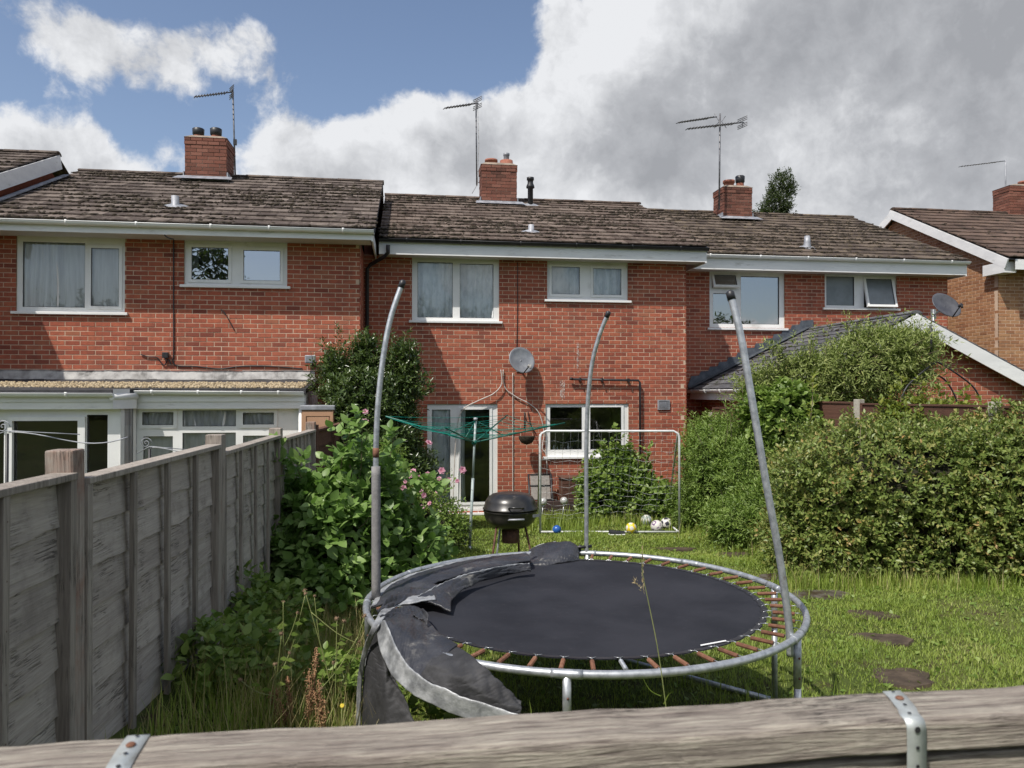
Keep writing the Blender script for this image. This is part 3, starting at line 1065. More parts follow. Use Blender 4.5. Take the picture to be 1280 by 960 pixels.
def chimney(root, pxbox, Yf, depth, pots, brick, base_py=None, crown=True, zlow=0.6, flash=True):
    """pxbox: x0, x1 of the front face, top y, foot y in the photo; the stack stands through the roof"""
    x0, x1, yt, yb = pxbox
    zt, zb = PY((x0 + x1) / 2, yt, Yf).z, PY((x0 + x1) / 2, yb, Yf).z
    X0, X1 = PY(x0, (yt + yb) / 2, Yf).x, PY(x1, (yt + yb) / 2, Yf).x
    rows = int((zt - zb) / 0.075)
    zb2 = zt - rows * 0.075 - 0.075 * int(zlow / 0.075)
    ch = MB().box(X0 + 0.008, X1 - 0.008, Yf + 0.008, Yf + depth - 0.008, zb2, zt).build('chimney', M['mortar_dark'], root)
    me = unit_brick_mesh(brick)
    jv, jf = [], []
    k = 0
    z = zb2
    z_vis = zb - 0.1
    while z < zt - 0.02:
        for (O, u, n, Wd) in ((Vector((X0, Yf, 0)), Vector((1, 0, 0)), Vector((0, -1, 0)), X1 - X0),
                              (Vector((X1, Yf, 0)), Vector((0, 1, 0)), Vector((1, 0, 0)), depth),
                              (Vector((X0, Yf + depth, 0)), Vector((0, -1, 0)), Vector((-1, 0, 0)), depth)):
            x = -(0.1125 if k % 2 else 0)
            top = z > zt - 0.16 and crown
            while x < Wd:
                a, b = max(x + 0.004, 0), min(x + 0.221, Wd)
                if b - a > 0.03:
                    pr = 0.014 if top else random.uniform(-0.003, 0.006)
                    loc = O + u * a + Vector((0, 0, z + 0.004)) + n * pr
                    if top and a == 0:
                        loc -= u * 0.0
                    rot = Matrix(((u.x, -n.x, 0, 0), (u.y, -n.y, 0, 0), (0, 0, 1, 0), (0, 0, 0, 1)))
                    if n.y < 0 and z > z_vis:
                        o = bpy.data.objects.new('brick', me)
                        COL.objects.link(o)
                        o.parent = ch
                        o.matrix_local = Matrix.Translation(loc) @ rot @ Matrix.Diagonal((b - a, 0.04, 0.067, 1))
                    else:
                        q = len(jv)
                        for v in UB_V:
                            jv.append(tuple(loc + u * (v[0] * (b - a)) - n * (v[1] * 0.04) + Vector((0, 0, v[2] * 0.067))))
                        jf.extend([tuple(q + i for i in f) for f in UB_F])
                x += 0.225
        z += 0.075
        k += 1
    m2 = bpy.data.meshes.new('brickwork')
    m2.from_pydata(jv, [], jf)
    m2.materials.append(brick)
    link('brickwork', m2, ch)['kind'] = 'stuff'
    # cement flaunching
    fl = MB()
    cx, cy = (X0 + X1) / 2, Yf + depth / 2
    hw, hd = (X1 - X0) / 2 + 0.02, depth / 2 + 0.02
    fl.sheet([[(cx - hw, cy - hd, zt), (cx + hw, cy - hd, zt), (cx + hw, cy + hd, zt), (cx - hw, cy + hd, zt), (cx - hw, cy - hd, zt)],
              [(cx - hw * 0.7, cy - hd * 0.7, zt + 0.07), (cx + hw * 0.7, cy - hd * 0.7, zt + 0.07), (cx + hw * 0.7, cy + hd * 0.7, zt + 0.07), (cx - hw * 0.7, cy + hd * 0.7, zt + 0.07), (cx - hw * 0.7, cy - hd * 0.7, zt + 0.07)]], smooth=False)
    fl.quad((cx - hw * 0.7, cy - hd * 0.7, zt + 0.07), (cx + hw * 0.7, cy - hd * 0.7, zt + 0.07), (cx + hw * 0.7, cy + hd * 0.7, zt + 0.07), (cx - hw * 0.7, cy + hd * 0.7, zt + 0.07))
    fl.build('flaunching', M['mortar_dark'], ch)
    for (ppx, ppy, kind) in pots:
        p = PY(ppx, ppy, cy)
        h = p.z - zt
        pb = MB()
        if kind == 'clay':
            pb.lathe([(0.13, 0), (0.125, h * 0.7), (0.15, h * 0.72), (0.15, h), (0.11, h), (0.10, 0.02)], 18)
            pb.build('chimney_pot', M['terracotta'], ch, loc=(p.x, cy, zt + 0.02))
        elif kind == 'cowl':
            pb.lathe([(0.10, 0), (0.095, h * 0.45)], 16)
            o = pb.build('chimney_pot', M['terracotta'], ch, loc=(p.x, cy, zt + 0.02))
            MB().lathe([(0.08, h * 0.35), (0.10, h * 0.5), (0.115, h * 0.55), (0.12, h * 0.95), (0.10, h), (0.0, h)], 16).build('cowl', M['black_plastic'], ch, loc=(p.x, cy, zt + 0.02))
        elif kind == 'metal':
            pb.lathe([(0.15, 0), (0.15, 0.16), (0.11, 0.16), (0.1, 0.02)], 16)
            pb.build('chimney_pot', M['terracotta'], ch, loc=(p.x, cy, zt + 0.02))
            MB().lathe([(0.065, 0.1), (0.065, h - 0.06), (0.075, h - 0.05), (0.075, h), (0.0, h)], 14).build('flue_pipe', M['lead'], ch, loc=(p.x, cy, zt + 0.02))
    return ch, (X0, X1, zb, zt)

# ================================================================== HOUSES
def rebase(root, loc):
    loc = Vector(loc)
    root.location = loc
    for c in root.children:
        c.matrix_parent_inverse = Matrix.Translation(-loc)


def vent_pipe(root, px, pyt, pyb, roof_y_guess, r, mat, cowl=False, slate=True, name='vent_pipe', spike=False):
    Y = roof_y_guess
    a, b = PY(px, pyt, Y), PY(px, pyb, Y)
    h = a.z - b.z
    mb = MB()
    if cowl:
        mb.lathe([(r, -0.2), (r, h * 0.62), (r * 1.55, h * 0.64), (r * 1.5, h * 0.70), (r * 1.05, h * 0.8), (r * 1.05, h * 0.9), (r * 1.35, h * 0.91), (r * 1.35, h), (0, h)], 18)
    elif spike:
        mb.lathe([(r * 1.4, -0.12), (r, h * 0.5), (r * 0.8, h), (0, h)], 14)
    else:
        mb.lathe([(r, -0.2), (r, h), (r * 0.8, h), (r * 0.8, 0)], 16)
    o = mb.build(name, mat, root, loc=b)
    if slate:
        sl = MB()
        pts = []
        n_ = 14
        for k in range(n_):
            t = 2 * math.pi * k / n_
            w = 0.26 * (1 + 0.12 * math.sin(3 * t + px))
            pts.append((math.cos(t) * w, math.sin(t) * w * 0.62, math.sin(t) * w * 0.62 * 0.47 + 0.012))
        sl.add(pts + [(0, 0, 0.09)], [(k, (k + 1) % n_, n_) for k in range(n_)], smooth=False)
        sl.build('lead_slate', M['lead'], o)
    return o


def roof_y(house, px, py):
    """solve for the Y where the pixel ray meets the front roof slope"""
    O, s = house['O'], house['s']
    n = Vector((1, 0, 0)).cross(s)
    r = ray(px, py)
    t = (O - EYE).dot(n) / r.dot(n)
    return (EYE + r * t).y


def terrace(name_label, Yw, Xl, Xr, wallXl, wallXr, ov, eave_px, ridge_px, fascia_px, holes_fn, hide, z0, tile, group,
            fascia_right_cap=True, gutter_mat=None, moss=900, ridge_dY=3.9, brick_limit=300, sidewall=True, gutter_r=0.055):
    root = thing('terraced_house', name_label, 'house', group=group)
    Ye = Yw - ov
    ze = PY(eave_px[0], eave_px[1], Ye - 0.04).z
    Yr = Yw + ridge_dY
    zr = PY(ridge_px[0], ridge_px[1], Yr).z - 0.09
    O = Vector((Xl, Ye - 0.04, ze))
    s = Vector((0, Yr - O.y, zr - O.z))
    L = s.length
    s.normalize()
    H = {'root': root, 'O': O, 's': s}
    # front wall with its windows
    zf = PY(fascia_px[0], fascia_px[2], Ye).z     # bottom of the fascia
    ztop = zf + 0.05
    holes = holes_fn(root)
    used = [0]
    brick_wall(root, (0, Yw, 0), (1, 0, 0), (0, -1, 0), wallXl, wallXr, z0, ztop, holes, hide=hide, limit=brick_limit, used=used)
    if sidewall:
        brick_wall(root, (wallXr, 0, 0), (0, 1, 0), (1, 0, 0), Yw + 0.001, Yw + 1.6, max(z0, 0), ztop, (), see=False, limit=0, name='side_wall')
    # gables and back
    gb = MB()
    for X, sg in ((wallXl, -1), (wallXr - 0.02, 1)):
        Y0g = Yw + (1.6 if sg > 0 else 0.12)
        zr_ = zr - 0.12
        zs = lambda y: min(O.z + (y - O.y) / s.y * s.z, zr - (y - Yr) / s.y * s.z) - 0.12
        gb.add([(X, Y0g, 0), (X, Yr + ridge_dY, 0), (X, Yr + ridge_dY, zs(Yr + ridge_dY)), (X, Yr, zr_), (X, Y0g, zs(Y0g))], [(0, 1, 2, 3, 4)])
    gb.quad((wallXl, Yr + ridge_dY, 0), (wallXr, Yr + ridge_dY, 0), (wallXr, Yr + ridge_dY, ztop), (wallXl, Yr + ridge_dY, ztop))
    gb.build('end_wall', M['brick'], root)
    # roof
    ut = [0]
    tile_slope(root, O, (1, 0, 0), s, Xr - Xl, L, mat=tile, used=ut, moss=moss)
    bk = MB()
    bk.quad((Xl, Yr, zr + 0.02), (Xr, Yr, zr + 0.02), (Xr, 2 * Yr - O.y, O.z), (Xl, 2 * Yr - O.y, O.z))
    bk.build('rear_roof', tile, root)
    ridge_tiles(root, (Xl, Yr, zr - 0.045), (Xr, Yr, zr - 0.045), tile)
    # verge: mortar bed and undercloak on the right edge
    vg = MB()
    nrm = Vector((1, 0, 0)).cross(s)
    vg.obox(Vector((Xr - 0.05, O.y, O.z)) - nrm * 0.10, Vector((0.035, 0, 0)), s * L, nrm * 0.10)
    vg.build('verge', M['lead'] if fascia_right_cap else M['felt'], root)
    # eaves
    zg = PY(fascia_px[0], fascia_px[1], Ye).z      # top of the visible fascia (gutter foot)
    fb = MB().box(Xl, Xr - 0.06, Ye, Ye + 0.02, zf, O.z - 0.005)
    fas = fb.build('fascia', M['fascia'], root)
    sb = MB()
    sb.box(Xl, Xr - 0.08, Ye + 0.02, Yw - 0.002, zf + 0.012, zf + 0.022)
    sb.build('soffit', M['soffit'], root)
    # grooves of the soffit boards
    bx = MB()
    bx.box(Xr - 0.06, Xr - 0.035, Ye - 0.003, Yw + 1.2, zf - 0.02, O.z + 0.0)
    bx.build('box_end', M['fascia'], root)
    gutter(root, (Xl, Ye - 0.004, O.z - 0.012), (Xr - 0.02, Ye - 0.004, O.z - 0.022), (0, -1, 0), gutter_mat or M['upvc'], r=gutter_r)
    H.update(dict(ze=ze, zr=zr, Yr=Yr, zf=zf, Ye=Ye, Xl=Xl, Xr=Xr, wallXr=wallXr, Yw=Yw))
    return H


GR = 'terraced brick houses in a stepped row'
C_, N_ = M['curtain'], M['net_curtain']


def holes_left(root):
    Y = 12.94
    h1, _ = window(root, Y, (20, 296, 156, 391), [(27, 303, 105, 384), (113, 309, 148, 382, 'sash')], curtain=C_)
    h2, _ = window(root, Y, (230, 301, 359, 358), [(239, 310, 285, 350, 'sash'), (304, 312, 350, 350, 'sash')],
                   glass=M['glass_sky'], curtain=[(M['net_curtain'], 0.0, 0.15), None])
    return [h1, h2]


LFT = terrace('brick terraced house with grey curtains upstairs, behind the flat roofed extension', 12.94, -6.6, -0.46,
              -6.6, -0.72, 0.50, (230, 280), (300, 217), (200, 284, 293), holes_left,
              [(385, 430, 560, 700), (0, 462, 450, 960)], -0.04, M['tile'], GR, moss=1500)


def holes_mid(root):
    Y = 14.06
    h1, _ = window(root, Y, (515, 321, 624, 402), [(522, 328, 566, 397), (575, 329, 617, 397)], curtain=N_)
    h2, _ = window(root, Y, (684, 326, 785, 376), [(690, 334, 725, 368, 'sash'), (742, 335, 777, 368, 'sash')], curtain=N_)
    h3, _ = window(root, Y, (682, 503, 786, 571), [(688, 509, 728, 562), (738, 509, 777, 562, 'sash')], room=True)
    h4, fr = window(root, Y, (534, 504, 622, 641), [(540, 512, 563, 628), (576, 512, 612, 628, 'sash')], sill=False,
                    curtain=[(N_, 0.0, 1.0), (N_, 0.0, 0.20)])
    MB().box(h4[0] - 0.05, h4[1] + 0.05, Y - 0.09, Y + 0.06, h4[2] - 0.10, h4[2] + 0.002).build('door_sill', M['upvc'], root, bevel=0.004)
    # things on the kitchen sill inside
    for k in range(9):
        x = h3[0] + 0.12 + k * 0.07
        hh = random.uniform(0.08, 0.2)
        MB().lathe([(0.0, 0), (0.022, 0), (0.024, hh * 0.6), (0.010, hh * 0.8), (0.012, hh), (0, hh)], 10).build(
            'sill_bottle', M['upvc'] if k % 3 else M['lead_pale'], root, loc=(x, Y + 0.2, h3[2] + 0.05))
    return [h1, h2, h3, h4]


MID = terrace('middle brick terraced house with patio door, net curtains and black gutter behind the goal', 14.06, -0.44, 5.63,
              -0.72, 5.34, 0.38, (700, 304), (640, 246), (700, 312, 323), holes_mid,
              [(380, 430, 545, 700), (420, 600, 640, 760), (725, 575, 860, 700)], -0.25, M['tile2'], GR, gutter_mat=M['black_plastic'], moss=1300, gutter_r=0.05)


def holes_right(root):
    Y = 15.2
    h1, _ = window(root, Y, (887, 340, 981, 411), [(893, 344, 920, 358, 'open22'), (892, 367, 918, 405), (927, 345, 975, 405)],
                   glass=M['glass_sky'])
    h2, _ = window(root, Y, (1031, 342, 1121, 386), [(1034, 346, 1069, 382), (1083, 348, 1115, 382, 'open14')], glass=M['frosted'])
    return [h1, h2]


RGT = terrace('brick terraced house with an open top vent and frosted window above the gabled extension', 15.2, 5.65, 11.88,
              5.34, 11.7, 0.40, (1040, 322), (1000, 266), (1040, 331, 340), holes_right,
              [(925, 395, 1190, 520), (820, 500, 1280, 760), (860, 480, 1280, 960)], -0.1, M['tile3'], GR, moss=1300)

# house further left, whose roof stands forward of the row: only its verge and a corner of tiles are in view
H0 = thing('terraced_house', 'forward standing terraced house at the left edge with white bargeboard and brown roof', 'house', group=GR)
x0v = -6.58
Yr0, Ye0 = 15.75, 11.32
zr0 = LFT['zr'] + 0.02
ze0 = LFT['ze']
O0 = Vector((x0v - 5.9, Ye0, ze0))
s0 = Vector((0, Yr0 - Ye0, zr0 - ze0))
L0 = s0.length
s0.normalize()
tile_slope(H0, O0, (1, 0, 0), s0, 5.9, L0, mat=M['tile'], moss=300)
ridge_tiles(H0, (x0v - 5.9, Yr0, zr0 - 0.045), (x0v, Yr0, zr0 - 0.045), M['tile'])
n0 = Vector((1, 0, 0)).cross(s0)
MB().obox(Vector((x0v, Ye0, ze0)) - n0 * 0.27, Vector((0.03, 0, 0)), s0 * (L0 + 0.02), n0 * 0.26).build('bargeboard', M['fascia'], H0)
MB().obox(Vector((x0v + 0.03, Ye0 + 0.4, ze0 + 0.19)) - n0 * 0.40, Vector((0.10, 0, 0)), s0 * (L0 - 0.4), n0 * 0.02).build('flashing', M['lead'], H0)
MB().quad((x0v, Yr0, zr0), (x0v - 5.9, Yr0, zr0), (x0v - 5.9, 2 * Yr0 - Ye0, ze0), (x0v, 2 * Yr0 - Ye0, ze0)).build('rear_roof', M['tile'], H0)
w0 = MB()
w0.add([(x0v - 0.22, 11.82, 0), (x0v - 0.22, 2 * Yr0 - 11.82, 0), (x0v - 0.22, 2 * Yr0 - 11.82, ze0), (x0v - 0.22, Yr0, zr0 - 0.15), (x0v - 0.22, 11.82, ze0)], [(0, 1, 2, 3, 4)])
w0.quad((x0v - 5.8, 11.82, 0), (x0v - 0.22, 11.82, 0), (x0v - 0.22, 11.82, ze0), (x0v - 5.8, 11.82, ze0))
w0.build('wall', M['brick'], H0)
MB().box(x0v - 5.9, x0v, Ye0, Ye0 + 0.02, ze0 - 0.2, ze0).build('fascia', M['fascia'], H0)

# far right house, brown brick, gable towards us
HR = thing('brown_brick_house', 'brown brick house with white bargeboard and reddish roof at the right edge', 'house')
Xg = 13.1
ap = PX(1116, 262, Xg - 0.15)
ft = PX(1262, 322, Xg - 0.15)
Or = Vector((Xg - 0.15, ft.y, ft.z))
sr = Vector((0, ap.y - ft.y, ap.z - ft.z))
Lr = sr.length
sr.normalize()
tile_slope(HR, Or, (1, 0, 0), sr, 7.0, Lr, tw=0.3, gauge=0.345, mat=M['tile_red'], stag=False, moss=150)
ridge_tiles(HR, ap + Vector((0, 0, -0.06)), ap + Vector((7, 0, -0.06)), M['tile_red'], r=0.13)
nr_ = Vector((1, 0, 0)).cross(sr)
MB().obox(Or - nr_ * 0.24 + Vector((-0.03, 0, 0)), Vector((0.03, 0, 0)), sr * (Lr + 0.08), nr_ * 0.21).build('bargeboard', M['fascia'], HR)
sb_ = Vector((0, sr.y, -sr.z))
nb_ = Vector((0, sr.z, sr.y))
MB().obox(ap + sb_ * 0 - nb_ * 0.24 + Vector((-0.031, 0.03, 0)), Vector((0.03, 0, 0)), sb_ * Lr, nb_ * 0.21).build('bargeboard', M['fascia'], HR)
MB().quad(ap, ap + Vector((7, 0, 0)), ap + Vector((7, 0, 0)) + sb_ * Lr, ap + sb_ * Lr).build('rear_roof', M['tile_red'], HR)
MB().obox(Or - nr_ * 0.30 + Vector((-0.028, -0.005, -0.03)), Vector((0.30, 0, 0)), (0, 0.62, 0), (0, 0, 0.24)).build('box_end', M['fascia'], HR)
Yf_r, Yb_r = ft.y + 0.5, 2 * ap.y - ft.y - 0.5


def clip_r(ua, ub, za, zb):
    # u = -Y ; keep the part of the course beneath the sloping verge
    k = sr.y / sr.z
    lo = (zb + 0.16 - ft.z) * k + ft.y
    Ya, Yb = max(Yf_r, lo), min(Yb_r, 2 * ap.y - lo)
    a, b = max(ua, -Yb), min(ub, -Ya)
    return (a, b) if b - a > 0.02 else None


brick_wall(HR, (Xg, 0, 0), (0, -1, 0), (-1, 0, 0), -Yb_r, -Yf_r, 1.5, ap.z - 0.1, (), mat=M['brick_brown'], hide=[(1180, 430, 1280, 960), (0, 0, 1190, 960)],
           limit=300, clip=clip_r)
brick_wall(HR, (0, Yf_r - 0.006, 0), (1, 0, 0), (0, -1, 0), Xg - 0.001, Xg + 5.5, 1.5, ft.z - 0.12, (), mat=M['brick_brown'], limit=300, see=False, name='front_wall')
MB().box(Xg, Xg + 5.5, Yf_r, Yf_r + 0.1, 0, 1.5).box(Xg, Xg + 0.1, Yf_r + 0.1, Yb_r, 0, 1.5).build('lower_wall', M['brick_brown'], HR)
MB().box(Xg, Xg + 6, ft.y + 0.0, ft.y + 0.02, ft.z - 0.25, ft.z - 0.03).build('fascia', M['fascia'], HR)

# ------------------------------------------------------------------ chimneys and roof furniture
chL, bL = chimney(LFT['root'], (231, 283, 172, 221), 16.2, 0.72, [(248, 162, 'cowl'), (270, 162, 'cowl')], M['brick_old'])
chM, bM = chimney(MID['root'], (602, 646, 206, 252), 17.4, 0.55, [(614, 201, 'clay'), (633, 193, 'metal')], M['brick_old'])
chR, bR = chimney(RGT['root'], (904, 940, 234, 271), 18.3, 0.62, [(911, 227, 'clay'), (925, 221, 'cowl')], M['brick_old'])
chF, bF = chimney(HR, (1262, 1330, 233, 268), 18.7, 0.6, [(1280, 228, 'clay')], M['brick_old'])
for (root, b, Yf, d, H) in ((LFT['root'], bL, 16.2, 0.72, LFT), (MID['root'], bM, 17.4, 0.55, MID), (RGT['root'], bR, 18.3, 0.62, RGT)):
    fm = MB()
    zz = b[2]
    fm.box(b[0] - 0.05, b[1] + 0.05, Yf - 0.035, Yf - 0.012, zz - 0.28, zz + 0.01)
    fm.add([(b[0] - 0.16, Yf - 0.30, zz - 0.115), (b[1] + 0.16, Yf - 0.30, zz - 0.115), (b[1] + 0.12, Yf - 0.03, zz + 0.005), (b[0] - 0.12, Yf - 0.03, zz + 0.005)], [(0, 1, 2, 3)])
    fm.box(b[1] + 0.012, b[1] + 0.03, Yf - 0.02, Yf + d, zz - 0.1, zz + 0.10)
    fm.box(b[0] - 0.03, b[0] - 0.012, Yf - 0.02, Yf + d, zz - 0.1, zz + 0.10)
    fm.build('flashing', M['lead'], root)

vent_pipe(LFT['root'], 219, 245, 260, roof_y(LFT, 219, 260), 0.062, M['lead'])
vent_pipe(MID['root'], 663, 222, 258, roof_y(MID, 663, 258), 0.062, M['black_plastic'], cowl=True, name='flue')
vent_pipe(MID['root'], 664, 281, 292, roof_y(MID, 664, 292), 0.055, M['lead'])
vent_pipe(RGT['root'], 1009, 295, 311, roof_y(RGT, 1009, 311), 0.07, M['lead'], spike=True)

# mid house: black downpipe from the gutter corner, left of the laurel
dp = [PY(485, 306, 13.62), PY(485, 316, 13.64), PY(480, 321, 13.7), PY(463, 331, 13.95), PY(459, 336, 13.98)]
x_, y_ = dp[-1].x, dp[-1].y
dp.append(Vector((x_, y_, 2.2)))
dp.append(Vector((x_, y_, -0.1)))
MB().tube(dp, 0.034, 10).build('downpipe', M['black_plastic'], MID['root'])
# vertical movement joint and waste pipe
pw = [PY(715, 474, 13.99), PY(800, 476, 13.99)]
pw = [Vector((pw[0].x, 13.99, pw[0].z)), Vector((pw[1].x - 0.03, 13.99, pw[0].z - 0.02)), Vector((pw[1].x, 13.99, pw[0].z - 0.06)), Vector((pw[1].x, 13.99, 0.1))]
wp = MB().tube(pw, 0.021, 10).build('waste_pipe', M['black_plastic'], MID['root'])
for t in (0.12, 0.45, 0.85):
    q = pw[0].lerp(pw[1], t)
    MB().box(q.x - 0.012, q.x + 0.012, 13.96, 14.06, q.z - 0.034, q.z + 0.034).build('pipe_clip', M['black_plastic'], wp)
q = pw[0]
MB().tube([q + Vector((-0.04, 0, 0.01)), q + Vector((0.01, 0, 0.005))], 0.027, 10).build('pipe_end', M['black_plastic'], wp)
# air vent
a, b = PY(822, 500, 14.05), PY(837, 512, 14.05)
vt = MB()
plate(vt, Vector((0, 14.03, 0)), Vector((1, 0, 0)), Vector((0, -1, 0)), (a.x, b.x, b.z, a.z), [(a.x + 0.02, b.x - 0.02, b.z + 0.02, a.z - 0.02)], 0.03)
for k in range(7):
    z = b.z + 0.03 + k * (a.z - b.z - 0.05) / 7
    vt.obox((a.x + 0.02, 14.035, z), (b.x - a.x - 0.04, 0, 0), (0, 0.018, 0.012), (0, 0.001, 0.006))
vt.build('air_vent', M['lead'], MID['root'])
# step below the patio door
st = PY(578, 646, 13.9)
MB().box(-0.7 + 0.9, 1.72, 13.62, 14.05, -0.3, -0.13).build('door_step', M['lead_pale'], MID['root'], bevel=0.01)

# white efflorescence run below the old pipe hole
m_, t_, o_ = new_mat('mortar_smear')
nn_ = t_.smooth(t_.noise(pos_vec(t_), 30, 6, 0.7), 0.42, 0.62)
pb_ = t_.n('ShaderNodeBsdfPrincipled', {'Base Color': (0.62, 0.55, 0.50), 'Roughness': 0.95})
ms_ = t_.n('ShaderNodeMixShader', {0: nn_, 1: t_.n('ShaderNodeBsdfTransparent').outputs[0], 2: pb_.outputs[0]})
t_.links.new(ms_.outputs[0], o_.inputs[0])
for (xa, ya, xb, yb, w) in ((722, 428, 723, 466, 0.035), (703, 476, 708, 498, 0.09)):
    A, B = PY(xa, ya, 14.05), PY(xb, yb, 14.05)
    MB().quad((A.x - w / 2, 14.051, B.z), (A.x + w / 2, 14.051, B.z), (A.x + w / 2, 14.051, A.z), (A.x - w / 2, 14.051, A.z)).build('mortar_smear', m_, MID['root'])

for H, lo in ((LFT, (-3.5, 12.94, 0)), (MID, (2.3, 14.06, 0)), (RGT, (8.5, 15.2, 0))):
    rebase(H['root'], lo)
rebase(H0, (-9.5, 11.8, 0))
rebase(HR, (15.5, Yf_r, 0))

# ================================================================== LEFT FLAT ROOFED EXTENSION
EX = thing('flat_roofed_extension', 'white framed single storey extension with felt roof below the left brick house', 'extension')
Yf, Yl = 11.5, 11.12
xr1 = PY(372, 520, Yf).x
xr0 = PY(170, 520, Yf).x
xl1 = PY(150, 520, Yl).x
xl0 = -8.6
zt = PY(200, 510, Yf).z
U1, NM = Vector((1, 0, 0)), Vector((0, -1, 0))
yy = [(515, 531), (545, 600)]
window(EX, Yf, (168, 510, 374, 640), [(177, 515, 216, 531, 'sash'), (178, 545, 215, 628), (227, 513, 294, 533), (227, 541, 294, 628),
                                      (303, 516, 342, 531, 'sash'), (303, 545, 342, 628), ], sill=False, room=False,
       curtain=[C_, C_, C_, C_, C_, C_])
window(EX, Yl, (-150, 509, 150, 700), [(-120, 526, 3, 690), (15, 526, 97, 690), (107, 519, 133, 690)], sill=False, room=False,
       gmats=[M['glass'], M['glass'], glass_mat('clear_opening', (1, 1, 1), 0.0)], curtain=[None, None, None])
# thicker sliding sash around the middle pane
A, B = PY(8, 600, Yl - 0.03), PY(105, 600, Yl - 0.03)
ztp = PY(60, 521, Yl).z
pl = MB()
plate(pl, Vector((0, Yl - 0.012, 0)), U1, NM, (A.x, B.x, -0.1, ztp), [(PY(15, 600, Yl).x, PY(97, 600, Yl).x, 0.05, PY(60, 526, Yl).z)], 0.05)
pl.build('sliding_door', M['upvc'], EX)
# angled cheek between the two fronts
ck = MB()
ck.quad((xl1, Yl + 0.04, -0.3), (xr0, Yf + 0.03, -0.3), (xr0, Yf + 0.03, zt), (xl1, Yl + 0.04, zt))
ck.build('corner_pane', M['glass'], EX)
ck = MB()
for t0, t1 in ((0, 0.25), (0.80, 1.0)):
    p, q = Vector((xl1, Yl + 0.02, 0)).lerp(Vector((xr0, Yf + 0.01, 0)), t0), Vector((xl1, Yl + 0.02, 0)).lerp(Vector((xr0, Yf + 0.01, 0)), t1)
    ck.quad((p.x, p.y, -0.3), (q.x, q.y, -0.3), (q.x, q.y, zt), (p.x, p.y, zt))
ck.build('corner_post', M['upvc'], EX)
rows = []
for r in range(3):
    rows.append([(lerp(xl1, xr0, k / 14) + 0.0, lerp(Yl, Yf, k / 14) + 0.08 + 0.02 * math.sin(k * 2.4), -0.2 + r * (zt + 0.2) / 2) for k in range(15)])
MB().sheet(rows).build('curtain', C_, EX)
# side wall and return
MB().box(xr1, -1.55, Yf + 0.04, 12.94, -0.3, zt).build('side_frame', M['upvc'], EX)
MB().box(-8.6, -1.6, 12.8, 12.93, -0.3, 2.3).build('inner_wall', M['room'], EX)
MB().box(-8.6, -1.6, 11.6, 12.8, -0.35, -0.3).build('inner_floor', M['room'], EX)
# roof deck sloping towards the garden, felt edge, fascia, gutters
zb, zfr = PY(200, 474, 12.94).z, PY(200, 486, 11.35).z
rf = MB()
Yfr, Ylr = Yf - 0.16, Yl - 0.16
xs_ = -1.40
outline = [(xs_, 12.93, zb), (-8.6, 12.93, zb), (-8.6, Ylr, zfr - 0.02), (xl1 - 0.05, Ylr, zfr - 0.02), (xr0 + 0.08, Yfr, zfr), (xs_, Yfr, zfr)]
rf.add(outline, [(0, 1, 2, 3, 4, 5)])
lo = [(x, y, z - 0.075) for x, y, z in outline]
rf.add(outline + lo, [(i, (i + 1) % 6, 6 + (i + 1) % 6, 6 + i) for i in range(6)])
rf.add(lo, [(5, 4, 3, 2, 1, 0)])
rf.build('flat_roof', M['felt'], EX)
# pale chippings strewn on the felt
cv_, cf_ = low_blob()
N = 6500
cx_ = rng.uniform(-8.4, xs_ - 0.05, N)
cy_ = rng.uniform(11.42, 12.25, N)
cz_ = zfr + (cy_ - Yfr) / (12.93 - Yfr) * (zb - zfr)
cs_ = rng.uniform(0.008, 0.024, N)
Vv = np.stack([cx_, cy_, cz_ + cs_ * 0.4], 1)[:, None, :] + cv_[None] * cs_[:, None, None] * rng.uniform(0.6, 1.3, (N, 12, 1))
M['chippings'] = make_mat('pale_stone_chippings', [(0, (0.16, 0.12, 0.075)), (0.5, (0.36, 0.28, 0.17)), (1, (0.50, 0.42, 0.29))], 0.9, 30, piece=0.8, bump=0.3)
np_mesh('stone_chippings', Vv.reshape(-1, 3), (cf_[None] + (np.arange(N) * 12)[:, None, None]).reshape(-1, 3), M['chippings'], EX, 'stuff')
# flashing strips where the roof meets the brickwork: lengths of lead lapped end to end
zt_f, zb_f = PY(200, 463.5, 12.9).z, PY(200, 474.5, 12.9).z
edges = [-8.6, -6.9, -5.55, PY(130, 470, 12.9).x, PY(206, 470, 12.9).x, PY(303, 470, 12.9).x, PY(391, 470, 12.9).x]
for a, b in zip(edges[:-1], edges[1:]):
    dz = random.uniform(-0.006, 0.006)
    f_ = MB()
    rows = [[(lerp(a, b + 0.03, k / 12), 12.915 - 0.02 * r - 0.004 * math.sin(k * 1.9 + r), lerp(zt_f, zb_f, r / 3) + dz + 0.004 * math.sin(k * 1.3 + a)) for k in range(13)] for r in range(4)]
    f_.sheet(rows)
    f_.obox((a, 12.90, zt_f + dz), (b - a + 0.03, 0, 0), (0, 0.03, 0), (0, 0, 0.006))
    f_.build('flashing', M['lead_pale'], EX)
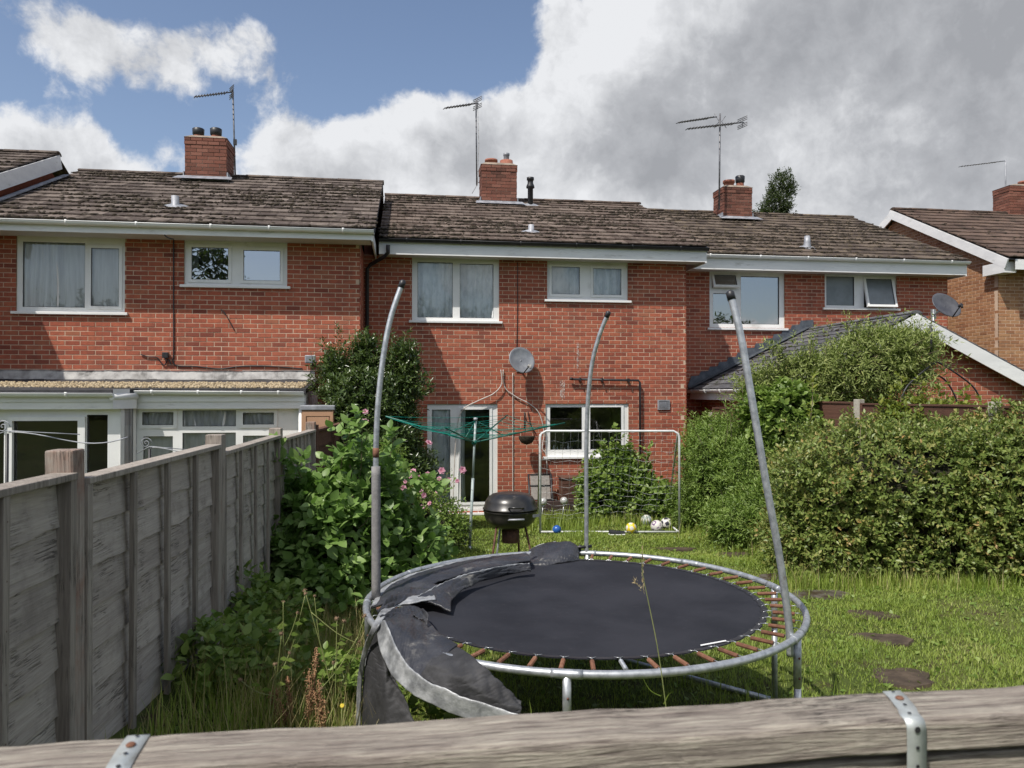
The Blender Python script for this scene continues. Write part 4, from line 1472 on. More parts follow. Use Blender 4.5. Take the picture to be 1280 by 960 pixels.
for (xa, xb, Yq, zadd) in ((-8.6, xl1 - 0.02, Yl, -0.02), (xr0 + 0.02, xs_ - 0.02, Yf, 0.0)):
    z1_ = zfr + zadd - 0.075
    MB().box(xa, xb, Yq - 0.12, Yq - 0.10, PY(200, 502, Yq).z, z1_ + 0.07).build('fascia', M['fascia'], EX)
    MB().box(xa, xb, Yq - 0.10, Yq + 0.035, PY(200, 511, Yq).z, PY(200, 501, Yq).z + 0.02).build('head_board', M['fascia'], EX)
    gutter(EX, (xa, Yq - 0.125, z1_ + 0.045), (xb, Yq - 0.125, z1_ + 0.03), (0, -1, 0), M['upvc'], r=0.05, brackets=4)
MB().obox((xl1 - 0.03, Yl - 0.175, PY(160, 511, Yl).z), (xr0 - xl1 + 0.09, Yf - Yl, 0), (0, 0.02, 0), (0, 0, 0.27)).build('fascia', M['fascia'], EX)
MB().tube([(xl1 - 0.05, Yl - 0.175, zfr - 0.11), (xr0 + 0.06, Yf - 0.175, zfr - 0.10)], 0.045, 10).build('gutter_bend', M['upvc'], EX)
MB().box(xs_ - 0.02, xs_, Yf - 0.12, 12.9, zt - 0.02, zfr - 0.03).build('fascia', M['lead_pale'], EX)
MB().tube([(xr1 + 0.05, Yf - 0.06, zt), (xr1 + 0.05, Yf - 0.06, 0)], 0.03, 8).build('downpipe', M['upvc'], EX)
rebase(EX, (-4.5, 11.5, -0.05))

# ================================================================== RIGHT GABLED EXTENSION
GX = thing('gabled_extension', 'single storey brick extension with slate roof and white bargeboard behind the hedge', 'extension')
XR, YG = 8.57, 11.9
apx = PY(1145, 391, YG - 0.15)
XR = apx.x
evl = PX(866, 487, 5.85)
XE, ZE = 5.85, evl.z
ZR = apx.z
sL = Vector((XR - XE, 0, ZR - ZE))
LL = sL.length
sL.normalize()
YB = 15.19
tile_slope(GX, (XE, YG - 0.15, ZE), (0, 1, 0), sL, YB - YG + 0.15, LL, tw=0.3, gauge=0.21, th=0.014, lap=0.05, mat=M['slate'], moss=120, limit=260)
sR = Vector((-sL.x, 0, sL.z))
tile_slope(GX, (2 * XR - XE, YG - 0.15, ZE), (0, 1, 0), sR, YB - YG + 0.15, LL, tw=0.3, gauge=0.21, th=0.014, lap=0.05, mat=M['slate'], moss=0, limit=0)
ridge_tiles(GX, (XR, YG - 0.16, ZR - 0.05), (XR, YB, ZR - 0.05), M['slate'], r=0.10)
nL = Vector((-sL.z, 0, sL.x))
MB().obox(Vector((XR, YG - 0.19, ZR)) - nL * 0.24, -sL * LL, (0, 0.025, 0), nL * 0.22).build('bargeboard', M['fascia'], GX)
nR = Vector((sL.z, 0, sL.x))
MB().obox(Vector((XR, YG - 0.192, ZR)) - nR * 0.24, -sR * LL, (0, 0.025, 0), nR * 0.22).build('bargeboard', M['fascia'], GX)
xa_, xb_ = XE + 0.25, 2 * XR - XE - 0.25


def clip_g(ua, ub, za, zb):
    k = sL.x / sL.z
    lo = XE + (zb + 0.14 - ZE) * k
    a, b = max(ua, lo), min(ub, 2 * XR - lo)
    return (a, b) if b - a > 0.02 else None


brick_wall(GX, (0, YG, 0), (1, 0, 0), (0, -1, 0), xa_, xb_, 0.0, ZR - 0.1, (), hide=[(0, 0, 1165, 960), (1160, 505, 1280, 960)], clip=clip_g, limit=300)
brick_wall(GX, (xa_ - 0.001, 0, 0), (0, -1, 0), (-1, 0, 0), -YB, -YG - 0.12, 0.0, ZE - 0.10, (), see=False, limit=0, name='side_wall')
MB().box(XE - 0.0, XE + 0.02, YG - 0.15, YB, ZE - 0.20, ZE - 0.0).build('fascia', M['fascia'], GX)
MB().box(XE + 0.02, xa_, YG - 0.15, YB, ZE - 0.19, ZE - 0.18).build('soffit', M['soffit'], GX)
gutter(GX, (XE - 0.005, YG - 0.2, ZE - 0.01), (XE - 0.005, YB, ZE - 0.02), (-1, 0, 0), M['upvc'], r=0.05, brackets=5)
wl = PY(1172, 503, YG - 0.01)
wr = PY(1241, 503, YG - 0.01)
window(GX, YG - 0.03, (1150, 501, 1241, 560), [(1158, 509, 1190, 552), (1200, 509, 1232, 552)], sill=False, room=False)
# stepped lead flashing climbing the house wall above the slope
nst = 13
for k in range(nst):
    t = k / nst
    x = XE + (XR - XE) * t
    z = ZE + (ZR - ZE) * t
    f_ = MB()
    f_.add([(x - 0.05, 15.17, z + 0.0), (x + 0.30, 15.17, z + 0.15), (x + 0.30, 15.168, z + 0.30), (x + 0.02, 15.168, z + 0.28), (x - 0.05, 15.17, z + 0.10)], [(0, 1, 2, 3, 4)])
    o = f_.build('flashing', M['lead_dark'], GX)
    md = o.modifiers.new('t', 'SOLIDIFY')
    md.thickness = 0.012
MB().obox((XE - 0.05, 15.0, ZE + 0.035), sL * LL, (0, 0.19, 0.0), nL * 0.012).build('valley_lead', M['lead_dark'], GX)
rebase(GX, (XR, YG, 0))

# ================================================================== GROUND
def axis_grid(lo, hi, step, far):
    a = list(np.arange(lo, hi + 1e-6, step))
    return np.array([-f for f in reversed(far)] + a + list(far)) if False else np.array(sorted(set([lo - f for f in far] + a + [hi + f for f in far])))


gx = axis_grid(-9, 15, 0.12, [2, 6, 15, 40, 120, 400, 1200])
gy = axis_grid(-3, 17, 0.12, [2, 6, 15, 40, 120, 400, 1200])
GXX, GYY = np.meshgrid(gx, gy)


def ground_np(x, y):
    ss = lambda v, a, b: (lambda t: t * t * (3 - 2 * t))(np.clip((v - a) / (b - a), 0, 1))
    b = np.interp(y, [-3, 0, 4.5, 10, 14], [0.5, 0.5, 0.22, 0.0, -0.06])
    bank = (1 - ss(x, -1.25, -0.1)) * np.interp(y, [2, 5, 7, 9], [0.45, 0.42, 0.25, 0.0])
    right = ss(x, 4.2, 6.5) * np.interp(y, [6, 8, 11], [0.12, 0.1, 0.0])
    bump = 0.018 * np.sin(x * 2.7 + 1.3 * np.sin(y * 1.9)) + 0.014 * np.sin(y * 3.3 + x * 1.1) + 0.008 * np.sin(x * 7.1 - y * 5.3)
    near = (np.abs(x) < 12) & (y < 16) & (y > -3)
    return b + bank + right + bump * near


def gz(x, y):
    return float(ground_np(np.array([float(x)]), np.array([float(y)]))[0])


GZ = ground_np(GXX, GYY)
ny_, nx_ = GXX.shape
idx = np.arange(nx_ * ny_).reshape(ny_, nx_)
gf = np.stack([idx[:-1, :-1], idx[:-1, 1:], idx[1:, 1:], idx[1:, :-1]], -1).reshape(-1, 4)
m, t, out = new_mat('lawn_soil')
v = pos_vec(t)
c = t.ramp(t.smooth(t.noise(v, 1.1, 6, 0.6), 0.3, 0.7), [(0, (0.055, 0.075, 0.02)), (0.5, (0.085, 0.11, 0.028)), (1, (0.12, 0.13, 0.045))])
c = t.mix(t.smooth(t.noise(v, 7, 7, 0.65), 0.5, 0.7), c, (0.06, 0.045, 0.028))
p = t.n('ShaderNodeBsdfPrincipled', {'Base Color': c, 'Roughness': 1.0})
p.inputs['Specular IOR Level'].default_value = 0.1
b = t.n('ShaderNodeBump', {'Height': t.noise(v, 30, 7, 0.7), 'Strength': 0.9, 'Distance': 0.02})
t.links.new(b.outputs[0], p.inputs['Normal'])
t.links.new(p.outputs[0], out.inputs[0])
M['soil'] = m
g_ = np_mesh('ground', np.stack([GXX, GYY, GZ], -1).reshape(-1, 3), gf, m, smooth=True)
setp(g_, kind='structure')

M['mud'] = make_mat('muddy_slab', [(0, (0.035, 0.023, 0.014)), (0.5, (0.062, 0.043, 0.027)), (1, (0.105, 0.075, 0.05))], 0.8, 9, ndetail=9, bump=0.6, bscale=35, wear=((0.05, 0.035, 0.022), 5, 0.5, 0.65))
M['stone_wet'] = make_mat('worn_paving_stone', [(0, (0.05, 0.042, 0.036)), (1, (0.15, 0.13, 0.11))], 0.45, 8, ndetail=9, bump=0.5, bscale=40, wear=((0.045, 0.028, 0.02), 6, 0.45, 0.6))
STONES = []   # (x, y, half w, half d)
SL = 'stepping stones sunk in the lawn'
for i, (px, py, hw, hd, mt, lab) in enumerate([
        (1124, 848, 0.20, 0.16, 'mud', 'muddy stepping stone sunk in the lawn nearest the wooden rail'),
        (1104, 801, 0.20, 0.15, 'mud', 'muddy stepping stone in the lawn, second from the wooden rail'),
        (1090, 770, 0.19, 0.13, 'mud', 'half overgrown stepping stone in the lawn, third from the wooden rail'),
        (1030, 745, 0.34, 0.17, 'stone_wet', 'wet grey stepping stone under the front corner of the big hedge'),
        (985, 722, 0.30, 0.16, 'stone_wet', 'brown leaf strewn stepping stone left of the big hedge'),
        (925, 694, 0.30, 0.14, 'mud', 'far muddy stepping stone in the lawn beyond the trampoline rim'),
        (840, 687, 0.30, 0.09, 'mud', 'narrow worn stepping stone in the lawn in front of the white balls')]):
    z = 0.1
    for _ in range(6):
        q = PZ(px, py, z)
        z = gz(q.x, q.y)
    mb = MB()
    n_ = 20
    pts = []
    for k in range(n_):
        a = 2 * math.pi * k / n_
        e = 4.0
        r = 1 / ((abs(math.cos(a)) ** e + abs(math.sin(a)) ** e) ** (1 / e))
        w = 1 + 0.13 * math.sin(a * 3 + i) + 0.09 * math.sin(a * 7 + i * 2)
        pts.append((hw * r * math.cos(a) * w, hd * r * math.sin(a) * w))
    top = [(x, y, 0.012) for x, y in pts]
    bot = [(x * 1.06, y * 1.06, -0.03) for x, y in pts]
    mb.add(top, [tuple(range(n_))])
    mb.add(top + bot, [(k, n_ + k, n_ + (k + 1) % n_, (k + 1) % n_) for k in range(n_)])
    o = mb.build('stepping_stone', M[mt], None, loc=(q.x, q.y, z + 0.004), rot=(0, 0, -0.15))
    setp(o, lab, 'stepping stone', SL)
    STONES.append((q.x, q.y, hw, hd, 0.6 if mt == 'stone_wet' else 0.42))

# ================================================================== LEFT FENCE
M['fence_wood'] = wood_mat('weathered_fence_board', [(0, (0.25, 0.22, 0.195)), (0.3, (0.345, 0.305, 0.27)), (0.65, (0.435, 0.39, 0.345)), (1, (0.53, 0.485, 0.435))], 'Y', piece=0.4, stain=(0.19, 0.165, 0.15), scale=0.8, bump=0.8)
M['batten_wood'] = wood_mat('weathered_batten', [(0, (0.13, 0.11, 0.095)), (0.5, (0.29, 0.255, 0.22)), (1, (0.46, 0.415, 0.365))], 'Z', piece=0.35, scale=0.8)
M['post_wood'] = wood_mat('weathered_post', [(0, (0.14, 0.12, 0.105)), (0.4, (0.27, 0.235, 0.205)), (0.7, (0.38, 0.335, 0.29)), (1, (0.47, 0.425, 0.375))], 'Z', piece=0.15, stain=(0.27, 0.135, 0.095), scale=0.8, bump=0.8)
M['dark_wood'] = wood_mat('dark_brown_fence_wood', [(0, (0.04, 0.02, 0.015)), (0.5, (0.10, 0.05, 0.036)), (1, (0.17, 0.085, 0.06))], 'Y', piece=0.4, scale=0.7)


def board(L, H, th, sag=0.0, wob=0.006, nseg=14, wane=0.0):
    """rough sawn board along +Y from 0..L, height H, seen from +X; wavy lower edge"""
    mb = MB()
    rows = []
    ph = random.random() * 9
    for sx in (th, 0):
        for zz in (0, 1):
            rows.append([(sx, L * k / nseg, (H if zz else 0) + ((wob * math.sin(ph + k * 1.1) + wob * 0.7 * math.sin(ph * 2 + k * 2.3)) if not zz else 0) + sag * math.sin(math.pi * k / nseg)) for k in range(nseg + 1)])
    # rows: 0 front low, 1 front high, 2 back low, 3 back high
    mb.sheet([rows[0], rows[1]], smooth=False)
    mb.sheet([rows[3], rows[2]], smooth=False)
    mb.sheet([rows[1], rows[3]], smooth=False)
    mb.sheet([rows[2], rows[0]], smooth=False)
    for e in (0, -1):
        q = [rows[0][e], rows[2][e], rows[3][e], rows[1][e]]
        mb.quad(*(q if e == 0 else list(reversed(q))))
    return mb


def fence_line(label, posts, tops, height, nb, mats, battens=4, group=None, post_mat=None, post_h=0.08, post_w=0.1, face=1, cap=True, name='lap_panel_fence', lows=None, tilt=0.0):
    """posts: list of (x, y); overlapping horizontal boards, vertical battens on the garden side"""
    F = thing(name, label, 'fence', group=group)
    for i, (x, y) in enumerate(posts):
        z0 = gz(x, y) - 0.2
        d = Vector(posts[min(i + 1, len(posts) - 1)]) - Vector(posts[max(i - 1, 0)])
        ang = math.atan2(d.y, d.x) - math.pi / 2
        h = tops[i] + post_h - z0
        mb = MB().box(-post_w / 2, post_w / 2, -post_w / 2, post_w / 2, 0, h)
        mb.build('post', post_mat or M['post_wood'], F, loc=(x, y, z0), rot=(random.uniform(-0.006, 0.006), random.uniform(-0.008, 0.008), ang), bevel=0.006)
    for i in range(len(posts) - 1):
        a, b = Vector(posts[i]), Vector(posts[i + 1])
        d = b - a
        L = d.length - post_w - 0.006
        ang = math.atan2(d.y, d.x) - math.pi / 2
        st = a + d.normalized() * (post_w / 2 + 0.003)
        zt = (tops[i] + tops[i + 1]) / 2
        P_ = thing('fence_panel', None, None)
        P_.parent = F
        P_.location = (st.x, st.y, zt - height)
        P_.rotation_euler = (tilt + random.uniform(-0.004, 0.004), 0, ang)
        bh = (height - 0.03) / (nb - 0.15)
        for k in range(nb):
            ov = 0.022
            z = (height - 0.03) - (k + 1) * bh
            bm_ = board(L - 0.02, bh + ov, 0.013, wob=0.007)
            o = bm_.build('board', mats[0], P_, loc=(0.004 * face, 0.01, max(z, -0.25)), rot=(random.uniform(-0.003, 0.003), -0.085 * face + random.uniform(-0.01, 0.01), 0))
            if face < 0:
                o.location.x = -0.017
        for k in range(battens):
            w = 0.038 if 0 < k < battens - 1 else 0.045
            y = (L - w) * (k / (battens - 1))
            x0 = 0.034 if face > 0 else -0.034 - 0.022
            MB().box(x0 if 0 < k < battens - 1 else -0.03, x0 + 0.022, 0, w, -0.02, height - 0.02).build('batten', mats[1], P_, loc=(0, y, 0), rot=(random.uniform(-0.006, 0.006), 0, 0), bevel=0.002)
        nl = MB()
        for k in range(1, battens - 1):
            y = (L - 0.038) * (k / (battens - 1)) + 0.019
            for q_ in range(nb):
                z = (height - 0.03) - (q_ + 0.5) * bh + random.uniform(-0.02, 0.02)
                xx = 0.0565 if face > 0 else -0.0565
                nl.add([(xx + 0.0008 * face, y + 0.003 * math.cos(a_), z + 0.003 * math.sin(a_)) for a_ in [1.047 * w_ * face for w_ in range(6)]], [tuple(range(6))])
        nl.build('nail_heads', M['rust_dark'], P_)['kind'] = 'stuff'
        if cap:
            MB().box(-0.028, 0.062, 0, L, 0, 0.026).build('capping', mats[1], P_, loc=(0, 0, height - 0.022), bevel=0.004)
    return F


fp = [(-1.31, 1.14), (-1.244, 3.07), (-1.174, 5.01), (-1.107, 6.92), (-1.03, 8.85)]
ftops = [PX(85, 592, -1.2).z] * 5
ft_z = []
for (x, y), py in zip(fp, (None, 592, 561, 548, None)):
    ft_z.append(None if py is None else PY(topx((x, y, 1.8))[0], py, y).z)
ft_z[0], ft_z[4] = ft_z[1] + 0.02, ft_z[3] - 0.02
LF = fence_line('grey weathered lap panel fence with square posts running along the left of the garden', fp, ft_z, 1.5, 9, (M['fence_wood'], M['batten_wood']), 5, post_h=0.09)
rebase(LF, (-1.2, 3.07, 0.4))
LF2 = fence_line('dark brown fence section between the grey cabinet and the leafy left shrub', [(-1.03, 8.95), (-0.86, 11.5), (-0.80, 12.6)],
                 [1.72, 1.72, 1.72], 1.5, 8, (M['dark_wood'], M['dark_wood']), 3, post_mat=M['dark_wood'], post_h=0.06)
rebase(LF2, (-0.9, 10.5, 0))

# ================================================================== RIGHT FENCE (behind the hedge)
rp = [(5.50, 13.2), (5.58, 11.5), (6.15, 9.75), (6.72, 7.95), (7.3, 6.1)]
rt = [PY(858, 519, 13.2).z] + [2.02, 2.0, 1.99, 1.98]
M['concrete'] = make_mat('concrete_post', [(0, (0.30, 0.27, 0.22)), (1, (0.45, 0.42, 0.36))], 0.9, 14, bump=0.4)
RF = fence_line('brown lap panel fence with pale concrete posts behind the right hedge', rp, rt, 1.8, 9, (M['dark_wood'], M['dark_wood']), 4, post_mat=M['concrete'], face=1, post_h=0.05)
for o in RF.children:
    if o.name.startswith('fence_panel'):
        o.rotation_euler[2] += math.pi
        # turn the panel so its boards face the garden on the left
        a = o.location.copy()
for i in range(4):
    pass
# re-seat the rotated panels: they start at the far post now
pan = [o for o in RF.children if o.name.startswith('fence_panel')]
for i, o in enumerate(pan):
    a, b = Vector(rp[i]), Vector(rp[i + 1])
    e = b - (b - a).normalized() * 0.053
    o.location.x, o.location.y = e.x, e.y
rebase(RF, (6.2, 9.75, 0))

# ================================================================== NEAR RAIL FENCE
NF = thing('wooden_rail_fence', 'weathered timber rail fence across the very front with two metal straps', 'fence')
M['rail_wood'] = wood_mat('weathered_rail', [(0, (0.07, 0.056, 0.05)), (0.2, (0.18, 0.15, 0.13)), (0.42, (0.31, 0.27, 0.23)), (0.7, (0.43, 0.385, 0.32)), (1, (0.56, 0.51, 0.43))], 'X', piece=0.0, scale=2.6, bump=1.1, stain=(0.22, 0.18, 0.155))
ZR_ = PY(640, 893, 1.01).z
rail = MB()
nseg = 60
prof = [(1.012, -0.03), (1.011, -0.004), (1.007, 0.0), (0.930, 0.0005), (0.922, -0.0025), (0.919, -0.008), (0.918, -0.040), (0.921, -0.043), (1.012, -0.043)]
rows = []
for y, z in prof + [prof[0]]:
    rows.append([(-1.6 + 3.6 * k / nseg, y + 0.0012 * math.sin(k * 1.7 + y * 80), z + 0.0015 * math.sin(k * 0.9) + 0.0008 * math.sin(k * 2.9 + z * 200)) for k in range(nseg + 1)])
rail.sheet(rows, smooth=False)
rail.build('rail', M['rail_wood'], NF, loc=(0, 0, ZR_))
for k in range(7):
    MB().box(0, 3.6, 0, 0.022, 0, 0.146).build('board', M['rail_wood'], NF, loc=(-1.6, 0.928 + 0.001 * (k % 2), ZR_ - 0.049 - 0.15 * (k + 1)), bevel=0.004)
for x in (-1.3, 1.75):
    MB().box(x - 0.04, x + 0.04, 0.955, 1.03, 0.2, ZR_ - 0.05).build('post', M['rail_wood'], NF)
M['strap'] = make_mat('zinc_strap', [(0, (0.42, 0.45, 0.44)), (1, (0.60, 0.63, 0.61))], 0.42, 40, metal=0.45, bump=0.1, wear=((0.30, 0.30, 0.27), 20, 0.55, 0.75))
M['hole'] = make_mat('strap_hole_shadow', [(0, (0.01, 0.01, 0.012)), (1, (0.02, 0.02, 0.02))], 0.9, 5, bump=0)


def strap(px, label, w, lean):
    S = thing('perforated_strap', label, 'metal strap', group='perforated straps on the rail')
    xc = PY(px, 890, 0.92).x
    xb = PY(lean, 868, 1.01).x - xc
    path = [(xb * 1.0, 1.010, 0.002), (xb * 0.75, 0.985, 0.0035), (xb * 0.35, 0.95, 0.0035), (0.0, 0.930, 0.0035), (0.0, 0.920, 0.0010), (0.0, 0.9155, -0.007), (0.0, 0.9150, -0.03), (0.0, 0.9155, -0.06), (0.0, 0.917, -0.14), (0, 0.918, -0.2)]
    path = [(xc + a, y, ZR_ + z) for a, y, z in path]
    # resample
    pts = [Vector(p) for p in path]
    mb = MB()
    holes = []
    Ls = [0]
    for a, b in zip(pts[:-1], pts[1:]):
        Ls.append(Ls[-1] + (b - a).length)

    def at_(s):
        for i in range(len(pts) - 1):
            if s <= Ls[i + 1] or i == len(pts) - 2:
                f = (s - Ls[i]) / (Ls[i + 1] - Ls[i])
                d = (pts[i + 1] - pts[i]).normalized()
                return pts[i].lerp(pts[i + 1], f), d
    n_ = 70
    rows = []
    for k in range(n_ + 1):
        p, d = at_(Ls[-1] * k / n_)
        rows.append([p + Vector((-w / 2, 0, 0)), p + Vector((w / 2, 0, 0))])
    mb.sheet(rows)
    o = mb.build('strap_band', M['strap'], S)
    md = o.modifiers.new('t', 'SOLIDIFY')
    md.thickness = 0.0012
    md.offset = 1
    for j, s in enumerate((0.008, 0.034, 0.056, 0.085, 0.108, 0.131, 0.155)):
        p, d = at_(s)
        nrm = Vector((1, 0, 0)).cross(d).normalized()
        if nrm.z < 0 or (abs(nrm.z) < 0.3 and nrm.y > 0):
            nrm = -nrm
        r = 0.0042 if j in (1, 4) else 0.0026
        q = nrm.to_track_quat('Z', 'Y').to_euler()
        if j == 1 or j == 2 and False:
            sc_ = MB().lathe([(0.0, 0.0026), (0.004, 0.0024), (0.0055, 0.0010), (0.0058, 0.0)], 16)
            sc_.build('screw', M['rust'], S, loc=p + nrm * 0.0012, rot=q)
        else:
            MB().lathe([(0, 0), (r, 0)], 14).add([(0, 0, 0)], []).build('strap_hole', M['hole'], S, loc=p + nrm * 0.0018, rot=q)
    rebase(S, (xc, 0.96, ZR_))
    return S


strap(1143, 'perforated metal strap nailed over the timber rail on the right', 0.027, 1114)
strap(146, 'perforated metal strap nailed over the timber rail on the left', 0.027, 174)
rebase(NF, (0, 0.96, 0.5))

# ================================================================== TRAMPOLINE
TC = EYE + (Vector((math.sin(PSI + R(5.1)), math.cos(PSI + R(5.1)), 0)) * 4.58)
RZ, RR = 2.15 - 1.215, 1.25
TR = thing('trampoline', 'round black trampoline with rusty springs, torn grey pads and three leaning poles', 'trampoline')
cx, cy = TC.x, TC.y


def ringp(a, r, z):
    return Vector((cx + r * math.cos(a), cy + r * math.sin(a), z))


N = 96
rim = MB()
rp_ = [ringp(2 * math.pi * k / N, RR, RZ) for k in range(N)]
vs, fs = [], []
tr_ = 0.019
for k in range(N):
    a = 2 * math.pi * k / N
    for j in range(10):
        b = 2 * math.pi * j / 10
        vs.append(ringp(a, RR + tr_ * math.cos(b), RZ + tr_ * math.sin(b)))
for k in range(N):
    for j in range(10):
        fs.append((k * 10 + j, ((k + 1) % N) * 10 + j, ((k + 1) % N) * 10 + (j + 1) % 10, k * 10 + (j + 1) % 10))
rim.add(vs, fs, 0, True)
RIM = rim.build('rim', M['galv'], TR)
# the bed, with the scalloped edge the springs pull into it
NS = 52
Rm = 1.055
m, t, out = new_mat('trampoline_mat')
v = pos_vec(t)
c = t.ramp(t.smooth(t.noise(v, 2.3, 5, 0.6), 0.3, 0.7), [(0, (0.015, 0.016, 0.021)), (1, (0.027, 0.028, 0.035))])
c = t.mix(t.m('MULTIPLY', t.smooth(t.noise(v, 26, 6, 0.7), 0.56, 0.8), 0.30), c, (0.09, 0.09, 0.095))
p = t.n('ShaderNodeBsdfPrincipled', {'Base Color': c, 'Roughness': 0.7})
p.inputs['Specular IOR Level'].default_value = 0.25
wv_ = t.n('ShaderNodeTexWave', {'Vector': v, 'Scale': 60.0, 'Distortion': 0.5})
b = t.n('ShaderNodeBump', {'Height': wv_.outputs[1], 'Strength': 0.15, 'Distance': 0.001})
t.links.new(b.outputs[0], p.inputs['Normal'])
t.links.new(p.outputs[0], out.inputs[0])
M['bed'] = m
bed = MB()
na = NS * 6
rows = []
for ri in range(13):
    f = ri / 12
    row = []
    for k in range(na + 1):
        a = 2 * math.pi * k / na
        sc_ = 1 - 0.010 * (1 - abs(math.cos(NS * a / 2)) ** 0.5) * f ** 3
        r = Rm * f * sc_
        z = RZ - 0.004 - 0.022 * (1 - f * f) + 0.006 * math.sin(3 * a + 1) * f * (1 - f)
        row.append(ringp(a, r, z))
    rows.append(row)
bed.sheet(rows)
BED = bed.build('jumping_mat', M['bed'], TR)
# hem webbing
hem = MB()
hr = []
for rr_, zz in ((Rm - 0.035, 0.0015), (Rm - 0.004, 0.003)):
    hr.append([ringp(2 * math.pi * k / na, rr_ * (1 - 0.010 * (1 - abs(math.cos(NS * (2 * math.pi * k / na) / 2)) ** 0.5)), RZ - 0.004 + zz) for k in range(na + 1)])
hem.sheet(hr)
hem.build('hem', M['black_plastic'], BED)
# white scuff and printed label patch
A = PZ(876, 808, RZ)
B = PZ(908, 802, RZ)
dv = (B - A)
MB().obox(A + Vector((0, 0, 0.002)), dv, Vector((0.004, 0.016, 0)), (0, 0, 0.001)).build('care_label', M['upvc'], BED)
# springs: coil with two hooks, one shared mesh
def spring_mesh(mat):
    mb = MB()
    L0, L1 = 0.03, 0.145
    n_ = 34
    prof = []
    for k in range(n_ + 1):
        x = L0 + (L1 - L0) * k / n_
        prof.append((x, 0.0095 + (0.0018 if k % 2 else 0)))
    vs, fs = [], []
    for x, r in prof:
        for j in range(8):
            a = 2 * math.pi * j / 8
            vs.append((x, r * math.cos(a), r * math.sin(a)))
    for i in range(len(prof) - 1):
        for j in range(8):
            fs.append((i * 8 + j, i * 8 + (j + 1) % 8, (i + 1) * 8 + (j + 1) % 8, (i + 1) * 8 + j))
    mb.add(vs, fs, 0, False)
    mb.add([vs[j] for j in range(8)], [tuple(range(8))], 0)
    mb.add([vs[len(vs) - 8 + j] for j in range(8)], [tuple(reversed(range(8)))], 0)
    mb.tube([(L0 + 0.004, 0, 0.004), (0.012, 0, 0.008), (0.0, 0, 0.004), (-0.006, 0, -0.008)], 0.0022, 5, 1)
    mb.tube([(L1 - 0.004, 0, 0.004), (L1 + 0.025, 0, 0.006), (L1 + 0.038, 0, 0.0), (L1 + 0.030, 0, -0.009)], 0.0022, 5, 1)
    return mb.mesh('spring', [mat, M['galv']])


sm1, sm2 = spring_mesh(M['rust']), spring_mesh(M['galv'])
ring_m = MB()
ring_m.tube([(-0.022, -0.020, 0), (0.0, 0, 0.002), (-0.022, 0.020, 0)], 0.0022, 5)
ringme = ring_m.mesh('spring_ring', M['alu'])
for k in range(NS):
    a = 2 * math.pi * (k + 0.5) / NS
    jx = random.uniform(-0.02, 0.02)
    o = link('spring', sm2 if k in (29, 38, 11) else sm1, TR)
    o.location = ringp(a, Rm - 0.008, RZ - 0.002)
    o.rotation_euler = (random.uniform(0, 6), 0, 0)
    o.rotation_euler = Matrix.Rotation(a + jx, 3, 'Z').to_euler()
    r_ = link('spring_ring', ringme, TR)
    r_.location = ringp(a, Rm - 0.006, RZ)
    r_.rotation_euler = (0, 0, a)
# legs: W-shaped feet in three pairs, sleeves where they meet the rim
def leg(a, full=True):
    p = ringp(a, RR, RZ)
    g = gz(p.x, p.y) - 0.02
    mb = MB()
    mb.tube([p + Vector((0, 0, 0.005)), Vector((p.x, p.y, RZ - 0.25))], 0.0195, 12)
    mb.tube([Vector((p.x, p.y, RZ - 0.22)), Vector((p.x, p.y, g))], 0.0175, 12)
    o = mb.build('leg', M['galv'], TR)
    for z in (-0.10, -0.20):
        MB().lathe([(0, 0.004), (0.005, 0.003), (0.006, 0)], 10).build('bolt', M['rust_dark'], o, loc=(p.x, p.y - 0.0195, RZ + z), rot=(R(90), 0, 0))
    return p


def ang_of(px, py):
    q = PZ(px, py, RZ)
    return math.atan2(q.y - cy, q.x - cx)


legs = [ang_of(711, 829), ang_of(990, 795), ang_of(945, 735), ang_of(733, 698), ang_of(470, 750), ang_of(520, 715)]
for a in legs:
    leg(a)
for a in legs + [ang_of(580, 800), ang_of(860, 705)]:
    # rim joint sleeve
    sp = [ringp(a + d, RR, RZ) for d in np.linspace(-0.055, 0.055, 7)]
    MB().tube(sp, 0.0215, 10).build('rim_sleeve', M['galv'], TR)
for a0, a1 in ((legs[3], legs[2]), (legs[4], legs[5])):
    p, q = ringp(a0, RR, 0), ringp(a1, RR, 0)
    z0, z1 = gz(p.x, p.y) + 0.02, gz(q.x, q.y) + 0.02
    MB().tube([(p.x, p.y, z0), (q.x, q.y, z1)], 0.0175, 10).build('foot_tube', M['galv'], TR)
